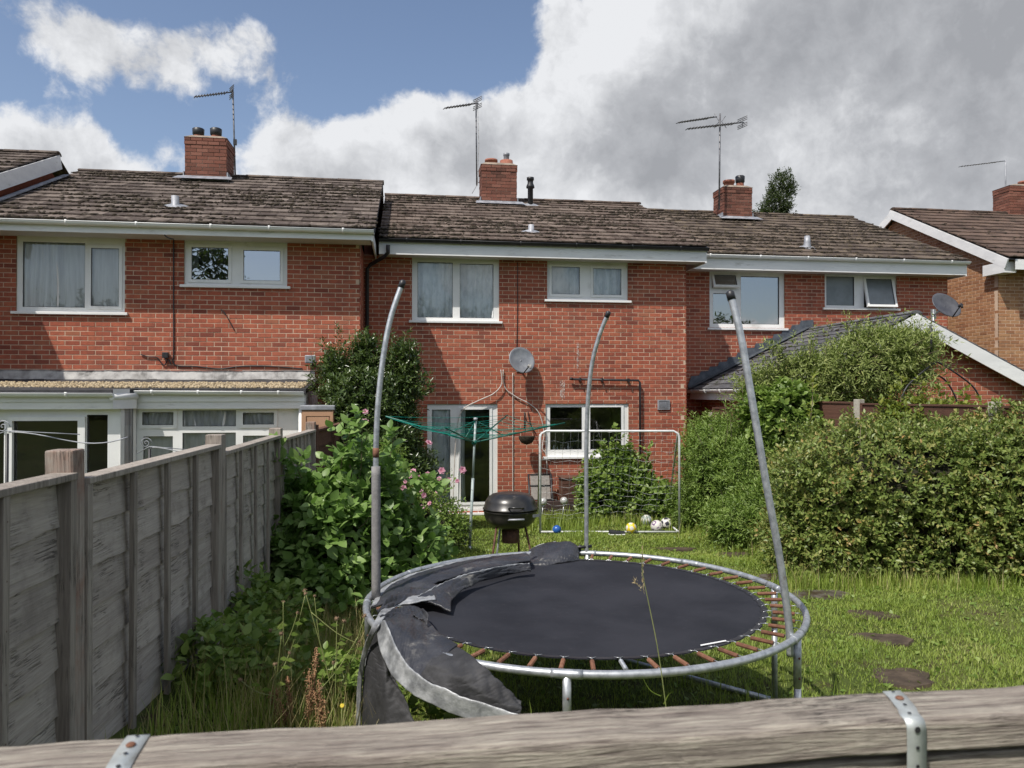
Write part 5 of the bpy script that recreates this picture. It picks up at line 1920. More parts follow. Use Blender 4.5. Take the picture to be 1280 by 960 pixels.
# upright poles, bent over at the top
def pole(pxs, a, r0=0.017, name='pole', lean=0.12, extra=None):
    base = ringp(a, RR + 0.0, RZ)
    d0 = (base - EYE).dot(_F)
    pts = []
    n_ = len(pxs)
    for i, (px, py) in enumerate(pxs):
        h = i / (n_ - 1)
        p = PD(px, py, d0)
        if i > 1:
            inward = (Vector((cx, cy, 0)) - Vector((base.x, base.y, 0)))
            dd = d0 + lean * h * h * (1 if inward.dot(_F) > 0 else -1)
            p = PD(px, py, dd)
        pts.append(p)
    # smooth by Catmull-Rom
    out_ = []
    for i in range(len(pts) - 1):
        p0, p1, p2, p3 = pts[max(i - 1, 0)], pts[i], pts[i + 1], pts[min(i + 2, len(pts) - 1)]
        for k in range(5):
            t = k / 5
            out_.append(0.5 * ((2 * p1) + (p2 - p0) * t + (2 * p0 - 5 * p1 + 4 * p2 - p3) * t * t + (3 * p1 - p0 - 3 * p2 + p3) * t ** 3))
    out_.append(pts[-1])
    o = MB().tube(out_, r0, 12).build(name, M['galv'], TR)
    e = out_[-1]
    d = (out_[-1] - out_[-2]).normalized()
    MB().tube([e - d * 0.03, e + d * 0.012, e + d * 0.02], [r0 * 1.15, r0 * 1.15, r0 * 0.6], 12).build('end_cap', M['black_plastic'], o)
    # swaged joint with rust
    return o, out_


o1, l1 = pole([(470, 772), (470, 700), (470, 620), (470, 560), (473, 500), (480, 440), (489, 395), (503, 354)], legs[4], 0.0165)
fb_ = [p for p in l1 if 574 < topx(p)[1] < 752]
MB().tube(fb_, 0.026, 14).build('foam_sleeve', M['foam'], o1)
jt = [p for p in l1 if 556 < topx(p)[1] < 576]
if len(jt) > 1:
    MB().tube(jt, 0.0185, 12).build('rusty_joint', M['rust'], o1)
o2, l2 = pole([(733, 712), (733, 640), (733, 560), (735, 500), (740, 455), (749, 420), (760, 392)], legs[3], 0.0165, lean=0.1)
o3, l3 = pole([(988, 820), (986, 780), (975, 700), (957, 600), (940, 500), (926, 420), (913, 368)], legs[1], 0.0185)
for l, o, (ya, yb) in ((l3, o3, (590, 600)), (l2, o2, (555, 566))):
    q = [p for p in l if ya - 8 < topx(p)[1] < yb + 8]
    if len(q) > 1:
        MB().tube(q[:2], 0.020, 12).build('rusty_joint', M['rust'], o)
# clamp on the back pole
q = PD(733, 683, (ringp(legs[3], RR, RZ) - EYE).dot(_F))
MB().tube([q + Vector((-0.10, -0.01, -0.005)), q + Vector((0.04, 0, 0))], 0.012, 8).tube([q + Vector((-0.05, 0, -0.03)), q + Vector((-0.05, 0, 0.012))], 0.01, 8).build('clamp', M['black_plastic'], TR)

# torn safety pads: sheets with thickness, creased
M['pad'] = make_mat('worn_grey_pvc_pad', [(0, (0.022, 0.023, 0.027)), (0.6, (0.036, 0.037, 0.043)), (1, (0.062, 0.062, 0.067))], 0.40, 5, ndetail=8, bump=0.7, bscale=11, dist=0.014, wear=((0.22, 0.21, 0.19), 6, 0.60, 0.74), spec=0.5)
M['pad_edge'] = make_mat('pale_pad_binding', [(0, (0.14, 0.145, 0.155)), (0.5, (0.30, 0.31, 0.32)), (1, (0.50, 0.51, 0.52))], 0.42, 12, ndetail=8, bump=0.8, bscale=40, dist=0.005, metal=0.2)
M['pad_under'] = make_mat('dark_pad_fabric', [(0, (0.018, 0.018, 0.020)), (1, (0.05, 0.05, 0.054))], 0.75, 9, ndetail=8, bump=0.8, bscale=30, dist=0.006)


def catmull(pts, n_):
    out_ = []
    m_ = len(pts) - 1
    for k in range(n_ + 1):
        s = k / n_ * m_
        i = min(int(s), m_ - 1)
        t = s - i
        p0, p1, p2, p3 = pts[max(i - 1, 0)], pts[i], pts[i + 1], pts[min(i + 2, m_)]
        out_.append(0.5 * ((2 * p1) + (p2 - p0) * t + (2 * p0 - 5 * p1 + 4 * p2 - p3) * t * t + (3 * p1 - p0 - 3 * p2 + p3) * t ** 3))
    return out_


def pad(lines, mat, name='pad', n=56, m=12, crease=0.008, th=0.014, parent=None, seed=1, puff=0.0):
    """loft a creased sheet through several edge lines (lists of world points)"""
    rs = random.Random(seed)
    L = [catmull([Vector(p) for p in l], n) for l in lines]
    rows = []
    for j in range(m + 1):
        s = j / m * (len(L) - 1)
        i = min(int(s), len(L) - 2)
        t = s - i
        row = []
        for k in range(n + 1):
            p = L[i][k].lerp(L[i + 1][k], t)
            w = crease * 1.05 * (math.sin(k * 0.55 + 2.6 * math.sin(j * 0.7 + seed)) * 0.6 + abs(math.sin(k * 0.83 + j * 0.9 + seed)) * 0.7 + math.sin(k * 2.3 + j * 0.8 + seed) * 0.25 + rs.uniform(-0.12, 0.12))
            w += puff * math.sin(math.pi * j / m)
            p = p + Vector((0, -0.3 * w, w))
            row.append(p)
        rows.append(row)
    o = MB().sheet(rows).build(name, mat, parent or TR)
    md = o.modifiers.new('t', 'SOLIDIFY')
    md.thickness = th
    md.offset = 0
    sb = o.modifiers.new('s', 'SUBSURF')
    sb.levels = 1
    sb.render_levels = 1
    return o, L


zP = RZ + 0.035
Z_ = lambda px, py, z: PZ(px, py, z)
# A: outer pad still lying over the back-left springs
outer = [Z_(463, 762, RZ + 0.0), Z_(478, 738, RZ + 0.01), Z_(510, 722, zP), Z_(560, 707, zP), Z_(610, 698, zP), Z_(658, 694, zP)]
inner = [Z_(520, 748, RZ + 0.02), Z_(535, 735, zP), Z_(562, 724, zP + 0.01), Z_(592, 716, zP + 0.02), Z_(628, 708, zP + 0.02), Z_(664, 702, zP + 0.01)]
oA, _ = pad([outer, inner], M['pad'], seed=2, puff=0.02)
pad([[p + Vector((0, 0, -0.05)) for p in outer], [p + Vector((0, 0, 0.012)) for p in outer], [lerp(a, b, 0.14) + Vector((0, 0, 0.016)) for a, b in zip(outer, inner)]], M['pad_edge'], 'binding', parent=oA, seed=5, m=6, th=0.006, crease=0.006)
# B: inner flap folded over onto the mat
i0 = [Z_(518, 750, RZ + 0.05), Z_(545, 735, zP + 0.03), Z_(575, 722, zP + 0.04), Z_(605, 714, zP + 0.045), Z_(636, 708, zP + 0.03), Z_(662, 706, zP + 0.02)]
i1 = [Z_(564, 765, RZ + 0.012), Z_(566, 750, RZ + 0.02), Z_(585, 735, RZ + 0.02), Z_(612, 724, RZ + 0.02), Z_(640, 717, RZ + 0.02), Z_(664, 715, RZ + 0.02)]
oB, _ = pad([i0, i1], M['pad'], seed=3, puff=0.008)
pad([i0, [p + Vector((0.0, -0.012, 0.002)) for p in i0]], M['pad_edge'], 'torn_edge', parent=oB, seed=8, m=3, th=0.008, crease=0.012)
# C: raised roll at the far side
dB = (ringp(legs[3], RR, RZ) - EYE).dot(_F)
c0 = [PD(640, 706, dB + 0.00), PD(655, 694, dB + 0.05), PD(672, 683, dB + 0.05), PD(695, 678, dB + 0.03), PD(716, 679, dB), PD(722, 686, dB - 0.02)]
c1 = [PD(650, 714, dB - 0.35), PD(668, 706, dB - 0.33), PD(684, 700, dB - 0.30), PD(700, 696, dB - 0.25), PD(714, 695, dB - 0.22), PD(723, 697, dB - 0.20)]
c2 = [PD(662, 716, dB - 0.42), PD(676, 712, dB - 0.38), PD(690, 707, dB - 0.34), PD(704, 704, dB - 0.30), PD(716, 703, dB - 0.26), PD(724, 702, dB - 0.22)]
oC, _ = pad([c0, c1, c2], M['pad'], seed=4, th=0.02, crease=0.006)
pad([[p + Vector((0, 0.005, -0.003)) for p in c0[:4]], [p + Vector((0, -0.01, 0.010)) for p in c0[:4]]], M['pad_edge'], 'binding', parent=oC, seed=9, m=2, th=0.006, crease=0.002)
# D: front-left pad slipping off the rim, pale band along its lower edge
def rimd(px, out=0.0):
    """depth (along the view) of the near side of the rim circle under a photo column"""
    r = ray(px, 490)
    r = Vector((r.x, r.y, 0))
    c = Vector((cx, cy, 0))
    a_, b_, c_ = r.dot(r), -2 * r.dot(c), c.dot(c) - (RR + out) ** 2
    disc = max(b_ * b_ - 4 * a_ * c_, 0.0)
    return (-b_ - math.sqrt(disc)) / (2 * a_)


O_ = lambda px, py, out=0.05: PD(px, py, rimd(px, out))
t0 = [Z_(478, 768, zP), Z_(500, 760, zP + 0.01), Z_(521, 758, zP), Z_(533, 774, zP - 0.01), Z_(550, 792, zP - 0.01), Z_(573, 806, zP - 0.005)]
tm = [O_(482, 776, 0.03), O_(492, 782, 0.03), O_(503, 790, 0.035), O_(516, 800, 0.035), O_(533, 812, 0.035), O_(554, 822, 0.03)]
t1 = [O_(482, 782, 0.06), O_(490, 802, 0.10), O_(500, 822, 0.14), O_(510, 838, 0.16), O_(520, 847, 0.17), O_(531, 850, 0.16)]
oD, _ = pad([t0, tm, t1], M['pad'], seed=6, th=0.012, crease=0.004, m=14)
e0 = [Z_(556, 797, zP - 0.03), O_(596, 826, 0.06), O_(618, 846, 0.09), O_(636, 863, 0.10), O_(651, 879, 0.10)]
em = [O_(536, 830, 0.12), O_(572, 846, 0.16), O_(596, 862, 0.17), O_(620, 877, 0.16), O_(652, 888, 0.14)]
e1 = [O_(524, 848, 0.155), O_(552, 862, 0.18), O_(580, 876, 0.17), O_(610, 888, 0.16), O_(650, 897, 0.14)]
pad([e0, em, e1], M['pad_under'], 'pad', seed=7, th=0.012, crease=0.007, m=14)
w0_ = [O_(471, 779, 0.07), O_(473, 804, 0.10), O_(483, 832, 0.15), O_(501, 857, 0.18), O_(535, 879, 0.19), O_(575, 896, 0.18), O_(615, 912, 0.17)]
w1_ = [O_(481, 774, 0.06), O_(491, 798, 0.10), O_(503, 822, 0.15), O_(526, 846, 0.18), O_(556, 861, 0.19), O_(590, 875, 0.18), O_(650, 893, 0.16)]
pad([w0_, w1_], M['pad_edge'], 'binding', parent=oD, seed=11, th=0.010, m=8, crease=0.005, puff=-0.010, n=60)
# crumpled folds of vinyl bunched at the foot of the left pole
for sd_, (pa, pb) in enumerate(((((470, 765), (492, 744), (522, 734), (548, 730)), ((476, 771), (500, 756), (530, 748), (560, 742))),
                                (((474, 772), (496, 762), (520, 760), (536, 768)), ((488, 778), (508, 772), (524, 774), (534, 782))))):
    pad([[Z_(x, y, zP + 0.035 + 0.02 * math.sin(k * 2 + sd_)) for k, (x, y) in enumerate(pa)], [Z_(x, y, zP + 0.012) for x, y in pb]], M['pad'], 'fold', parent=oD, seed=20 + sd_, th=0.008, crease=0.012, m=8, n=40)
# pale band crossing over the rim top at the pole
s0_ = [Z_(545, 750, zP + 0.02), Z_(518, 754, zP + 0.02), Z_(494, 760, zP + 0.01), O_(475, 782, 0.08), O_(461, 812, 0.07), O_(453, 850, 0.07), O_(451, 910, 0.07)]
s1_ = [Z_(542, 743, zP + 0.02), Z_(512, 746, zP + 0.02), Z_(484, 756, zP + 0.01), O_(467, 780, 0.09), O_(454, 812, 0.09), O_(447, 850, 0.09), O_(445, 910, 0.09)]
oE, _ = pad([s0_, s1_], M['pad_edge'], 'binding', seed=12, th=0.012, m=5, crease=0.005)
k0_ = [O_(474, 784, 0.07), O_(461, 812, 0.06), O_(454, 850, 0.06), O_(452, 920, 0.06)]
k1_ = [O_(476, 788, 0.05), O_(480, 822, 0.06), O_(482, 866, 0.09), O_(484, 920, 0.10)]
k2_ = [O_(478, 790, 0.04), O_(488, 840, 0.02), O_(503, 868, 0.03), O_(528, 925, 0.04)]
pad([k0_, k1_, k2_], M['pad_under'], 'skirt', seed=13, th=0.008, m=14, crease=0.014)
rebase(TR, (cx, cy, 0.22))

# ================================================================== KETTLE BARBECUE
q = PD(638, 650, 8.15)
bx, by = q.x, q.y
bz = gz(bx, by)
BB = thing('kettle_barbecue', 'round black lidded kettle barbecue on splayed legs between trampoline and house', 'barbecue')
M['bbq'] = make_mat('sooty_black_enamel', [(0, (0.012, 0.012, 0.012)), (0.6, (0.03, 0.028, 0.026)), (1, (0.065, 0.058, 0.05))], 0.32, 5, ndetail=8, bump=0.15, bscale=30, wear=((0.10, 0.085, 0.07), 9, 0.60, 0.75), spec=0.6)
zr_ = PD(638, 637, 8.15).z
rb_ = 33.5 / FPX * 8.15
zt_ = PD(638, 617, 8.15).z
zb_ = PD(638, 661, 8.15).z
hl = zt_ - zr_
hb = zr_ - zb_
MB().lathe([(0.0, hl), (rb_ * 0.45, hl * 0.985), (rb_ * 0.68, hl * 0.9), (rb_ * 0.84, hl * 0.72), (rb_ * 0.94, hl * 0.45), (rb_ * 0.985, hl * 0.12), (rb_ * 1.035, hl * 0.05), (rb_ * 1.035, 0.0), (rb_ * 0.98, 0)], 48).build('lid', M['bbq'], BB, loc=(bx, by, zr_ + 0.012))
MB().lathe([(rb_ * 1.01, 0.0), (rb_ * 1.02, -0.012), (rb_ * 0.99, -0.02), (rb_ * 0.98, -hb * 0.3), (rb_ * 0.9, -hb * 0.58), (rb_ * 0.74, -hb * 0.80), (rb_ * 0.45, -hb * 0.96), (0.0, -hb)], 48).build('bowl', M['bbq'], BB, loc=(bx, by, zr_))
# handles
hx = bx + 0.02
for (zz, mt, wd, up) in ((zr_ + hl * 0.38, 'bbq', 0.15, 0.03), (zr_ - hb * 0.28, 'lead', 0.15, 0.0)):
    yy_ = by - rb_ * 0.95
    MB().tube([(hx - wd / 2, yy_ + 0.02, zz - 0.02), (hx - wd / 2, yy_ - 0.05, zz), (hx + wd / 2, yy_ - 0.05, zz), (hx + wd / 2, yy_ + 0.02, zz - 0.02)], 0.011, 10).build('handle', M[mt], BB)
MB().obox((bx + 0.20, by - rb_ * 0.86, zr_ - 0.05), (0.08, 0.05, 0), (0, 0.006, 0), (0, 0, 0.028)).build('name_plate', M['lead'], BB)
MB().lathe([(0.09, 0), (0.092, 0.03), (0.092, 0.16), (0.0, 0.16)], 24).lathe([(0, 0), (0.09, 0)], 24).build('ash_catcher', M['rust_dark'], BB, loc=(bx, by, zb_ - 0.14))
for (dx0, dy0, dx1, dy1, mt) in ((-0.16, -0.12, -0.27, -0.2, 'rust_dark'), (-0.09, 0.1, -0.16, 0.16, 'galv'), (0.14, -0.1, 0.27, -0.2, 'rust_dark'), (0.10, 0.12, 0.13, 0.2, 'rust_dark')):
    lg = MB().tube([(bx + dx0, by + dy0, zb_ + 0.06), (bx + dx1, by + dy1, bz)], 0.0115, 10).build('leg', M[mt], BB)
# wheel bracket with a small rusty bolt head
MB().tube([(bx + 0.235, by - 0.215, bz + 0.31), (bx + 0.235, by - 0.155, bz + 0.31)], 0.035, 14).build('axle_boss', M['rust_dark'], BB)
MB().tube([(bx - 0.22, by - 0.17, bz + 0.25), (bx + 0.22, by - 0.17, bz + 0.25)], 0.006, 8).build('crossbar', M['rust_dark'], BB)
rebase(BB, (bx, by, bz))

# ================================================================== ROTARY CLOTHES DRYER
RD = thing('rotary_clothes_dryer', 'rotary clothes dryer with green lines and grey pole on the lawn', 'clothes dryer')
M['green_line'] = make_mat('green_plastic_line', [(0, (0.0, 0.17, 0.13)), (1, (0.0, 0.26, 0.20))], 0.4, 9, bump=0)
M['green_arm'] = make_mat('dark_green_arm', [(0, (0.005, 0.07, 0.055)), (1, (0.01, 0.13, 0.10))], 0.4, 9, bump=0)
M['pole_grey'] = make_mat('painted_grey_pole', [(0, (0.30, 0.36, 0.36)), (1, (0.42, 0.48, 0.48))], 0.4, 9, bump=0.05)
foot = PZ(587, 683, 0.0)
foot = Vector((foot.x, foot.y, gz(foot.x, foot.y) - 0.02))
dF = (foot - EYE).dot(_F)
topp = PD(594.5, 524, dF)
hub = PD(593, 553, dF)
MB().tube([foot, foot.lerp(topp, 0.55)], 0.020, 12).tube([foot.lerp(topp, 0.53), topp], 0.016, 12).build('pole', M['pole_grey'], RD)
MB().tube([foot - Vector((0, 0, 0.02)), foot + Vector((0, 0, 0.06))], 0.028, 12).build('ground_socket', M['galv'], RD)
hb_ = MB().lathe([(0.0, -0.03), (0.035, -0.03), (0.04, 0.0), (0.035, 0.03), (0, 0.03)], 14).build('hub', M['green_arm'], RD, loc=hub)
MB().lathe([(0.0, -0.02), (0.028, -0.02), (0.03, 0.02), (0, 0.025)], 14).build('top_cap', M['lead'], RD, loc=topp)
# four arms at right angles; two of their tips are the far left and far right of the photo
tips = []
for px, py, dd in ((482, 516, -0.55), (634, 517, 1.10), (706, 532, 0.55), (555, 537, -1.10)):
    tips.append(PD(px, py, dF + dd))
zt_m = sum(t.z for t in tips) / 4
tips = [Vector((t.x, t.y, lerp(t.z, zt_m, 0.4))) for t in tips]
for tpt in tips:
    MB().tube([hub, tpt], 0.0105, 8).build('arm', M['green_arm'], RD)
    mid = hub.lerp(tpt, 0.32)
    MB().tube([topp - Vector((0, 0, 0.02)), mid], 0.007, 6).build('strut', M['green_arm'], RD)
for k in range(7):
    f = 1.0 - k * 0.115
    c4 = [hub.lerp(t, f) for t in tips]
    for i in range(4):
        a, b = c4[i], c4[(i + 1) % 4]
        pts = []
        for j in range(9):
            t = j / 8
            p = a.lerp(b, t)
            p.z -= 0.06 * f * 4 * t * (1 - t) * (0.5 + 0.25 * ((k * 7 + i * 3) % 4))
            pts.append(p)
        MB().tube(pts, 0.0028, 5).build('line', M['green_line'], RD)
rebase(RD, foot)

# ================================================================== GOAL
GA, GB_ = Vector((2.09, 11.73, 0)), Vector((4.22, 11.42, 0))
gl = thing('football_goal', 'white tube framed football goal with a slack net in front of the kitchen window', 'goal')
M['goal_white'] = make_mat('chipped_white_tube', [(0, (0.55, 0.56, 0.56)), (1, (0.72, 0.73, 0.73))], 0.4, 12, bump=0.1, wear=((0.35, 0.30, 0.25), 10, 0.62, 0.72))
HG = PD(760, 539, 11.85).z
dep = Vector((0.13, 0.95, 0))
g0, g1 = gz(GA.x, GA.y) + 0.02, gz(GB_.x, GB_.y) + 0.02
A0, B0 = Vector((GA.x, GA.y, g0)), Vector((GB_.x, GB_.y, g1))
A1, B1 = Vector((GA.x, GA.y, HG - 0.1)), Vector((GB_.x, GB_.y, HG - 0.1))
rt_ = 0.019
ux = (B0 - A0).normalized()
fr_pts = [A0, A1, A1 + Vector((0.02, 0, 0.06)), A1 + ux * 0.09 + Vector((0, 0, 0.1)), B1 - ux * 0.09 + Vector((0, 0, 0.1)), B1 + Vector((-0.02, 0, 0.06)), B1, B0]
MB().tube(fr_pts, rt_, 10).build('front_frame', M['goal_white'], gl)
for (P0, P1, sgn) in ((A0, A1, 1), (B0, B1, 1)):
    back = P0 + dep
    MB().tube([P1 + Vector((0, 0, 0.02)), P1 + dep * 0.12 + Vector((0, 0, 0.04)), Vector((back.x, back.y, P0.z))], 0.015, 8).build('back_stay', M['goal_white'], gl)
    MB().tube([P0, Vector((back.x, back.y, P0.z))], 0.015, 8).build('ground_bar', M['goal_white'], gl)
MB().tube([A0 + Vector((0, 0, 0.01)), B0 + Vector((0, 0, 0.01))], 0.015, 8).build('ground_bar', M['goal_white'], gl)
MB().tube([A0 + dep, B0 + dep], 0.014, 8).build('ground_bar', M['goal_white'], gl)
M['net'] = make_mat('thin_grey_net', [(0, (0.42, 0.43, 0.42)), (1, (0.58, 0.59, 0.58))], 0.8, 9, bump=0)
nt = MB()
nu, nv = 18, 13


def netp(i, j):
    u, v = i / nu, j / nv
    t = A1.lerp(B1, u) + Vector((0, 0, 0.09)) + dep * 0.05
    b = A0.lerp(B0, u) + dep
    sag = math.sin(math.pi * v) * (0.14 + 0.05 * math.sin(u * 9)) + 0.02 * math.sin(i * 2.2 + j)
    return t.lerp(b, v) + dep * (-0.35 * sag) + Vector((0, 0, -sag))


for i in range(nu + 1):
    nt.tube([netp(i, j) for j in range(nv + 1)], 0.0021, 3, cap=False)
for j in range(nv + 1):
    nt.tube([netp(i, j) for i in range(nu + 1)], 0.0021, 3, cap=False)
nt.build('net', M['net'], gl)
rebase(gl, (GA.x, GA.y, 0))

# ================================================================== BALLS and small things on the lawn
def ball(px, py, r, dist, mats, label, group='balls by the goal', pattern=None, name='ball'):
    p = PD(px, py, dist)
    z = gz(p.x, p.y) + r * 0.93
    mb = MB()
    n_, k_ = 20, 28
    vs, fs, mi = [], [], []
    for i in range(n_ + 1):
        th = math.pi * i / n_
        for j in range(k_):
            ph = 2 * math.pi * j / k_
            vs.append((r * math.sin(th) * math.cos(ph), r * math.sin(th) * math.sin(ph), r * math.cos(th)))
    for i in range(n_):
        for j in range(k_):
            f = (i * k_ + j, (i + 1) * k_ + j, (i + 1) * k_ + (j + 1) % k_, i * k_ + (j + 1) % k_)
            c = sum((Vector(vs[q]) for q in f), Vector()) / 4 / r
            m_ = 0
            if pattern:
                m_ = pattern(c)
            mb.add([vs[q] for q in f], [(0, 1, 2, 3)], m_, True)
    o = mb.build(name, mats, None, loc=(p.x, p.y, z), rot=(0.4, 0.3, px))
    md = o.modifiers.new('w', 'WELD')
    md.merge_threshold = 0.0001
    setp(o, label, 'ball', group)
    return o


def flatmat(name, col, rough=0.4):
    return make_mat(name, [(0, tuple(c * 0.85 for c in col)), (1, col)], rough, 8, bump=0.05)


ico = [Vector(v).normalized() for v in low_blob()[0]]
pent = lambda c: 1 if max(c.normalized().dot(v) for v in ico) > 0.935 else 0
seam = lambda c: 1 if abs(math.sin(c.z * 6 + c.x * 3)) < 0.22 else 0
wht, blk = flatmat('white_ball_skin', (0.68, 0.66, 0.62), 0.5), flatmat('black_ball_patch', (0.03, 0.03, 0.05), 0.5)
yel, blu = flatmat('yellow_ball_skin', (0.80, 0.60, 0.04)), flatmat('blue_ball_skin', (0.03, 0.12, 0.42), 0.25)
gry = flatmat('grey_green_ball_skin', (0.30, 0.35, 0.33), 0.5)
pur = flatmat('purple_ball_stripe', (0.16, 0.08, 0.20), 0.5)
ball(696, 657, 0.068, 11.9, [blu], 'small shiny blue ball on the grass behind the goal bar')
ball(789, 657, 0.085, 11.85, [yel, wht], 'yellow ball with white panels on the goal line', pattern=pent)
ball(821, 651, 0.098, 12.1, [wht, pur], 'white football with dark curved stripes, middle of the ball heap', pattern=seam)
ball(808, 650, 0.09, 12.5, [gry, wht], 'grey green football at the left of the ball heap', pattern=pent)
ball(833, 648, 0.095, 12.35, [wht, blk], 'white football with small black patches at the right of the ball heap', pattern=pent)
p = PD(771, 660, 11.6)
sh = MB()
sh.box(-0.11, 0.11, -0.04, 0.04, 0, 0.03)
sho = thing('garden_clog', 'small black and white shoe lying on the grass left of the yellow ball', 'shoe', (p.x, p.y, gz(p.x, p.y)))
MB().sheet([[(-0.12 + 0.24 * k / 10, (0.042 - 0.02 * abs(k / 10 - 0.6)) * math.cos(a), 0.02 + (0.07 - 0.03 * (k / 10)) * math.sin(a)) for a in [math.pi * j / 8 for j in range(9)]] for k in range(11)]).build('upper', M['black_plastic'], sho)
MB().box(-0.125, 0.125, -0.046, 0.046, 0, 0.022).build('sole', M['upvc'], sho, bevel=0.01)

# ================================================================== AGAINST THE HOUSE WALL
# folded sun chair
FC = thing('folding_chair', 'folded grey and black garden chair leaning against the brick wall', 'chair')
M['sling'] = make_mat('grey_sling_fabric', [(0, (0.20, 0.18, 0.165)), (1, (0.30, 0.275, 0.25))], 0.8, 30, bump=0.2)
a, b = PY(661, 593, 13.85), PY(691, 648, 13.7)
x0, x1, z1, z0 = a.x, b.x, a.z, b.z
for x in (x0, x1):
    MB().tube([(x, 13.62, z0), (x, 13.9, z1)], 0.018, 8).build('side_rail', M['black_plastic'], FC)
zz0, zz1 = lerp(z0, z1, 0.44), lerp(z0, z1, 0.98)
yat = lambda z: 13.62 + (z - z0) / (z1 - z0) * 0.28
MB().quad((x0 + 0.03, yat(zz0), zz0), (x1 - 0.03, yat(zz0), zz0), (x1 - 0.03, yat(zz1), zz1), (x0 + 0.03, yat(zz1), zz1)).build('back_sling', M['sling'], FC)
MB().quad((x0 + 0.03, yat(z0 + .05), z0 + 0.05), (x1 - 0.03, yat(z0 + .05), z0 + 0.05), (x1 - 0.03, yat(zz0 - 0.03), zz0 - 0.03), (x0 + 0.03, yat(zz0 - 0.03), zz0 - 0.03)).build('seat_sling', M['sling'], FC)
for z in (z1 - 0.01, zz0 - 0.015, lerp(zz0, zz1, 0.55)):
    MB().tube([(x0, yat(z) - 0.005, z), (lerp(x0, x1, 0.5), yat(z) - 0.012, z + 0.012), (x1, yat(z) - 0.005, z)], 0.011, 8).build('crossbar', M['black_plastic'], FC)
rebase(FC, (x0, 13.62, z0))
# dark slatted box
SB = thing('storage_box', 'low dark brown slatted box against the wall under the kitchen window', 'box')
a, b = PY(703, 598, 13.6), PY(742, 640, 13.6)
for k in range(6):
    z = lerp(b.z, a.z, k / 6)
    MB().box(a.x, b.x, 13.58, 13.60, z, z + (a.z - b.z) / 6 - 0.008).build('slat', M['dark_wood'], SB)
MB().box(a.x + 0.01, b.x - 0.01, 13.60, 13.98, b.z, a.z - 0.01).build('carcass', M['dark_wood'], SB)
MB().box(a.x - 0.02, b.x + 0.02, 13.56, 14.0, a.z - 0.01, a.z + 0.015).build('lid', M['dark_wood'], SB, bevel=0.004)
rebase(SB, (a.x, 13.8, b.z))
# sleeper edging
EG = thing('sleeper_edging', 'dark timber sleeper edging of the raised bed at the foot of the house wall', 'edging')
xa, xb = PY(660, 630, 13.3).x, PY(742, 630, 13.3).x
zt2, zb2 = PY(700, 625, 13.3).z, PY(700, 645, 13.3).z
M['sleeper'] = wood_mat('dark_sleeper', [(0, (0.02, 0.013, 0.012)), (0.5, (0.05, 0.032, 0.03)), (1, (0.10, 0.065, 0.055))], 'X', piece=0.2)
for k in range(2):
    z = lerp(zb2, zt2, k / 2)
    for xs0, xs1 in ((xa, lerp(xa, xb, 0.55)), (lerp(xa, xb, 0.55) + 0.008, xb + 0.9)):
        MB().box(xs0, xs1, 13.25, 13.37, z - 0.02, z + (zt2 - zb2) / 2 - 0.026).build('sleeper', M['sleeper'], EG, bevel=0.006)
rebase(EG, (xa, 13.3, zb2))
# solar globe lights
M['crackle'] = make_mat('crackle_glass_globe', [(0, (0.35, 0.36, 0.36)), (0.5, (0.55, 0.55, 0.53)), (1, (0.85, 0.85, 0.82))], 0.12, 60, ndetail=3, bump=0.9, bscale=90, metal=0.3)
for px, py, lab in ((705, 626, 'silver crackle glass globe light leaning on its stake by the edging, right one'), (679, 627, 'silver crackle glass globe light behind the left goal post')):
    p = PD(px, py, 12.9)
    S = thing('solar_globe_light', lab, 'garden light', (p.x, p.y, gz(p.x, p.y)), group='solar globe lights')
    h = p.z - gz(p.x, p.y)
    MB().lathe([(0.066 * math.sin(math.pi * k / 12), h - 0.066 * math.cos(math.pi * k / 12)) for k in range(13)], 18).build('globe', M['crackle'], S)
    MB().tube([(-0.04, 0, 0), (0, 0, h - 0.06)], 0.008, 6).lathe([(0.025, h - 0.085), (0.03, h - 0.06), (0, h - 0.055)], 10).build('stake', M['alu'], S)
# empty hanging basket on a bracket
HB = thing('hanging_basket', 'dark hanging basket on a curved wall bracket beside the kitchen window', 'hanging basket')
p = PY(658, 545, 13.8)
MB().tube([(p.x, 14.05, p.z + 0.32), (p.x, 13.95, p.z + 0.42), (p.x - 0.01, 13.8, p.z + 0.36), (p.x, 13.76, p.z + 0.28)], 0.007, 6).tube([(p.x, 14.04, p.z + 0.42), (p.x, 14.04, p.z + 0.12)], 0.008, 6).build('bracket', M['black_plastic'], HB)
MB().lathe([(0.15, 0.0), (0.145, -0.05), (0.10, -0.12), (0.0, -0.16)], 18).lathe([(0.0, -0.01), (0.15, 0.0)], 18).build('basket', M['moss'], HB, loc=(p.x, 13.76, p.z))
for k in range(3):
    a = k * 2.1
    MB().tube([(p.x + 0.14 * math.cos(a), 13.76 + 0.14 * math.sin(a), p.z), (p.x, 13.76, p.z + 0.28)], 0.003, 4).build('chain', M['black_plastic'], HB)
rebase(HB, (p.x, 14.04, p.z))


# ================================================================== DISHES, AERIALS, CABLES
M['dish_grey'] = make_mat('grey_mesh_dish', [(0, (0.20, 0.21, 0.23)), (0.6, (0.28, 0.29, 0.31)), (1, (0.36, 0.37, 0.38))], 0.45, 6, ndetail=7, metal=0.3, bump=0.15, bscale=70)
M['dish_dark'] = make_mat('dark_grey_dish', [(0, (0.07, 0.07, 0.08)), (1, (0.13, 0.13, 0.14))], 0.45, 6, metal=0.3, bump=0.1)
M['dish_white'] = make_mat('off_white_dish', [(0, (0.45, 0.45, 0.45)), (1, (0.58, 0.58, 0.58))], 0.4, 6, bump=0.05)


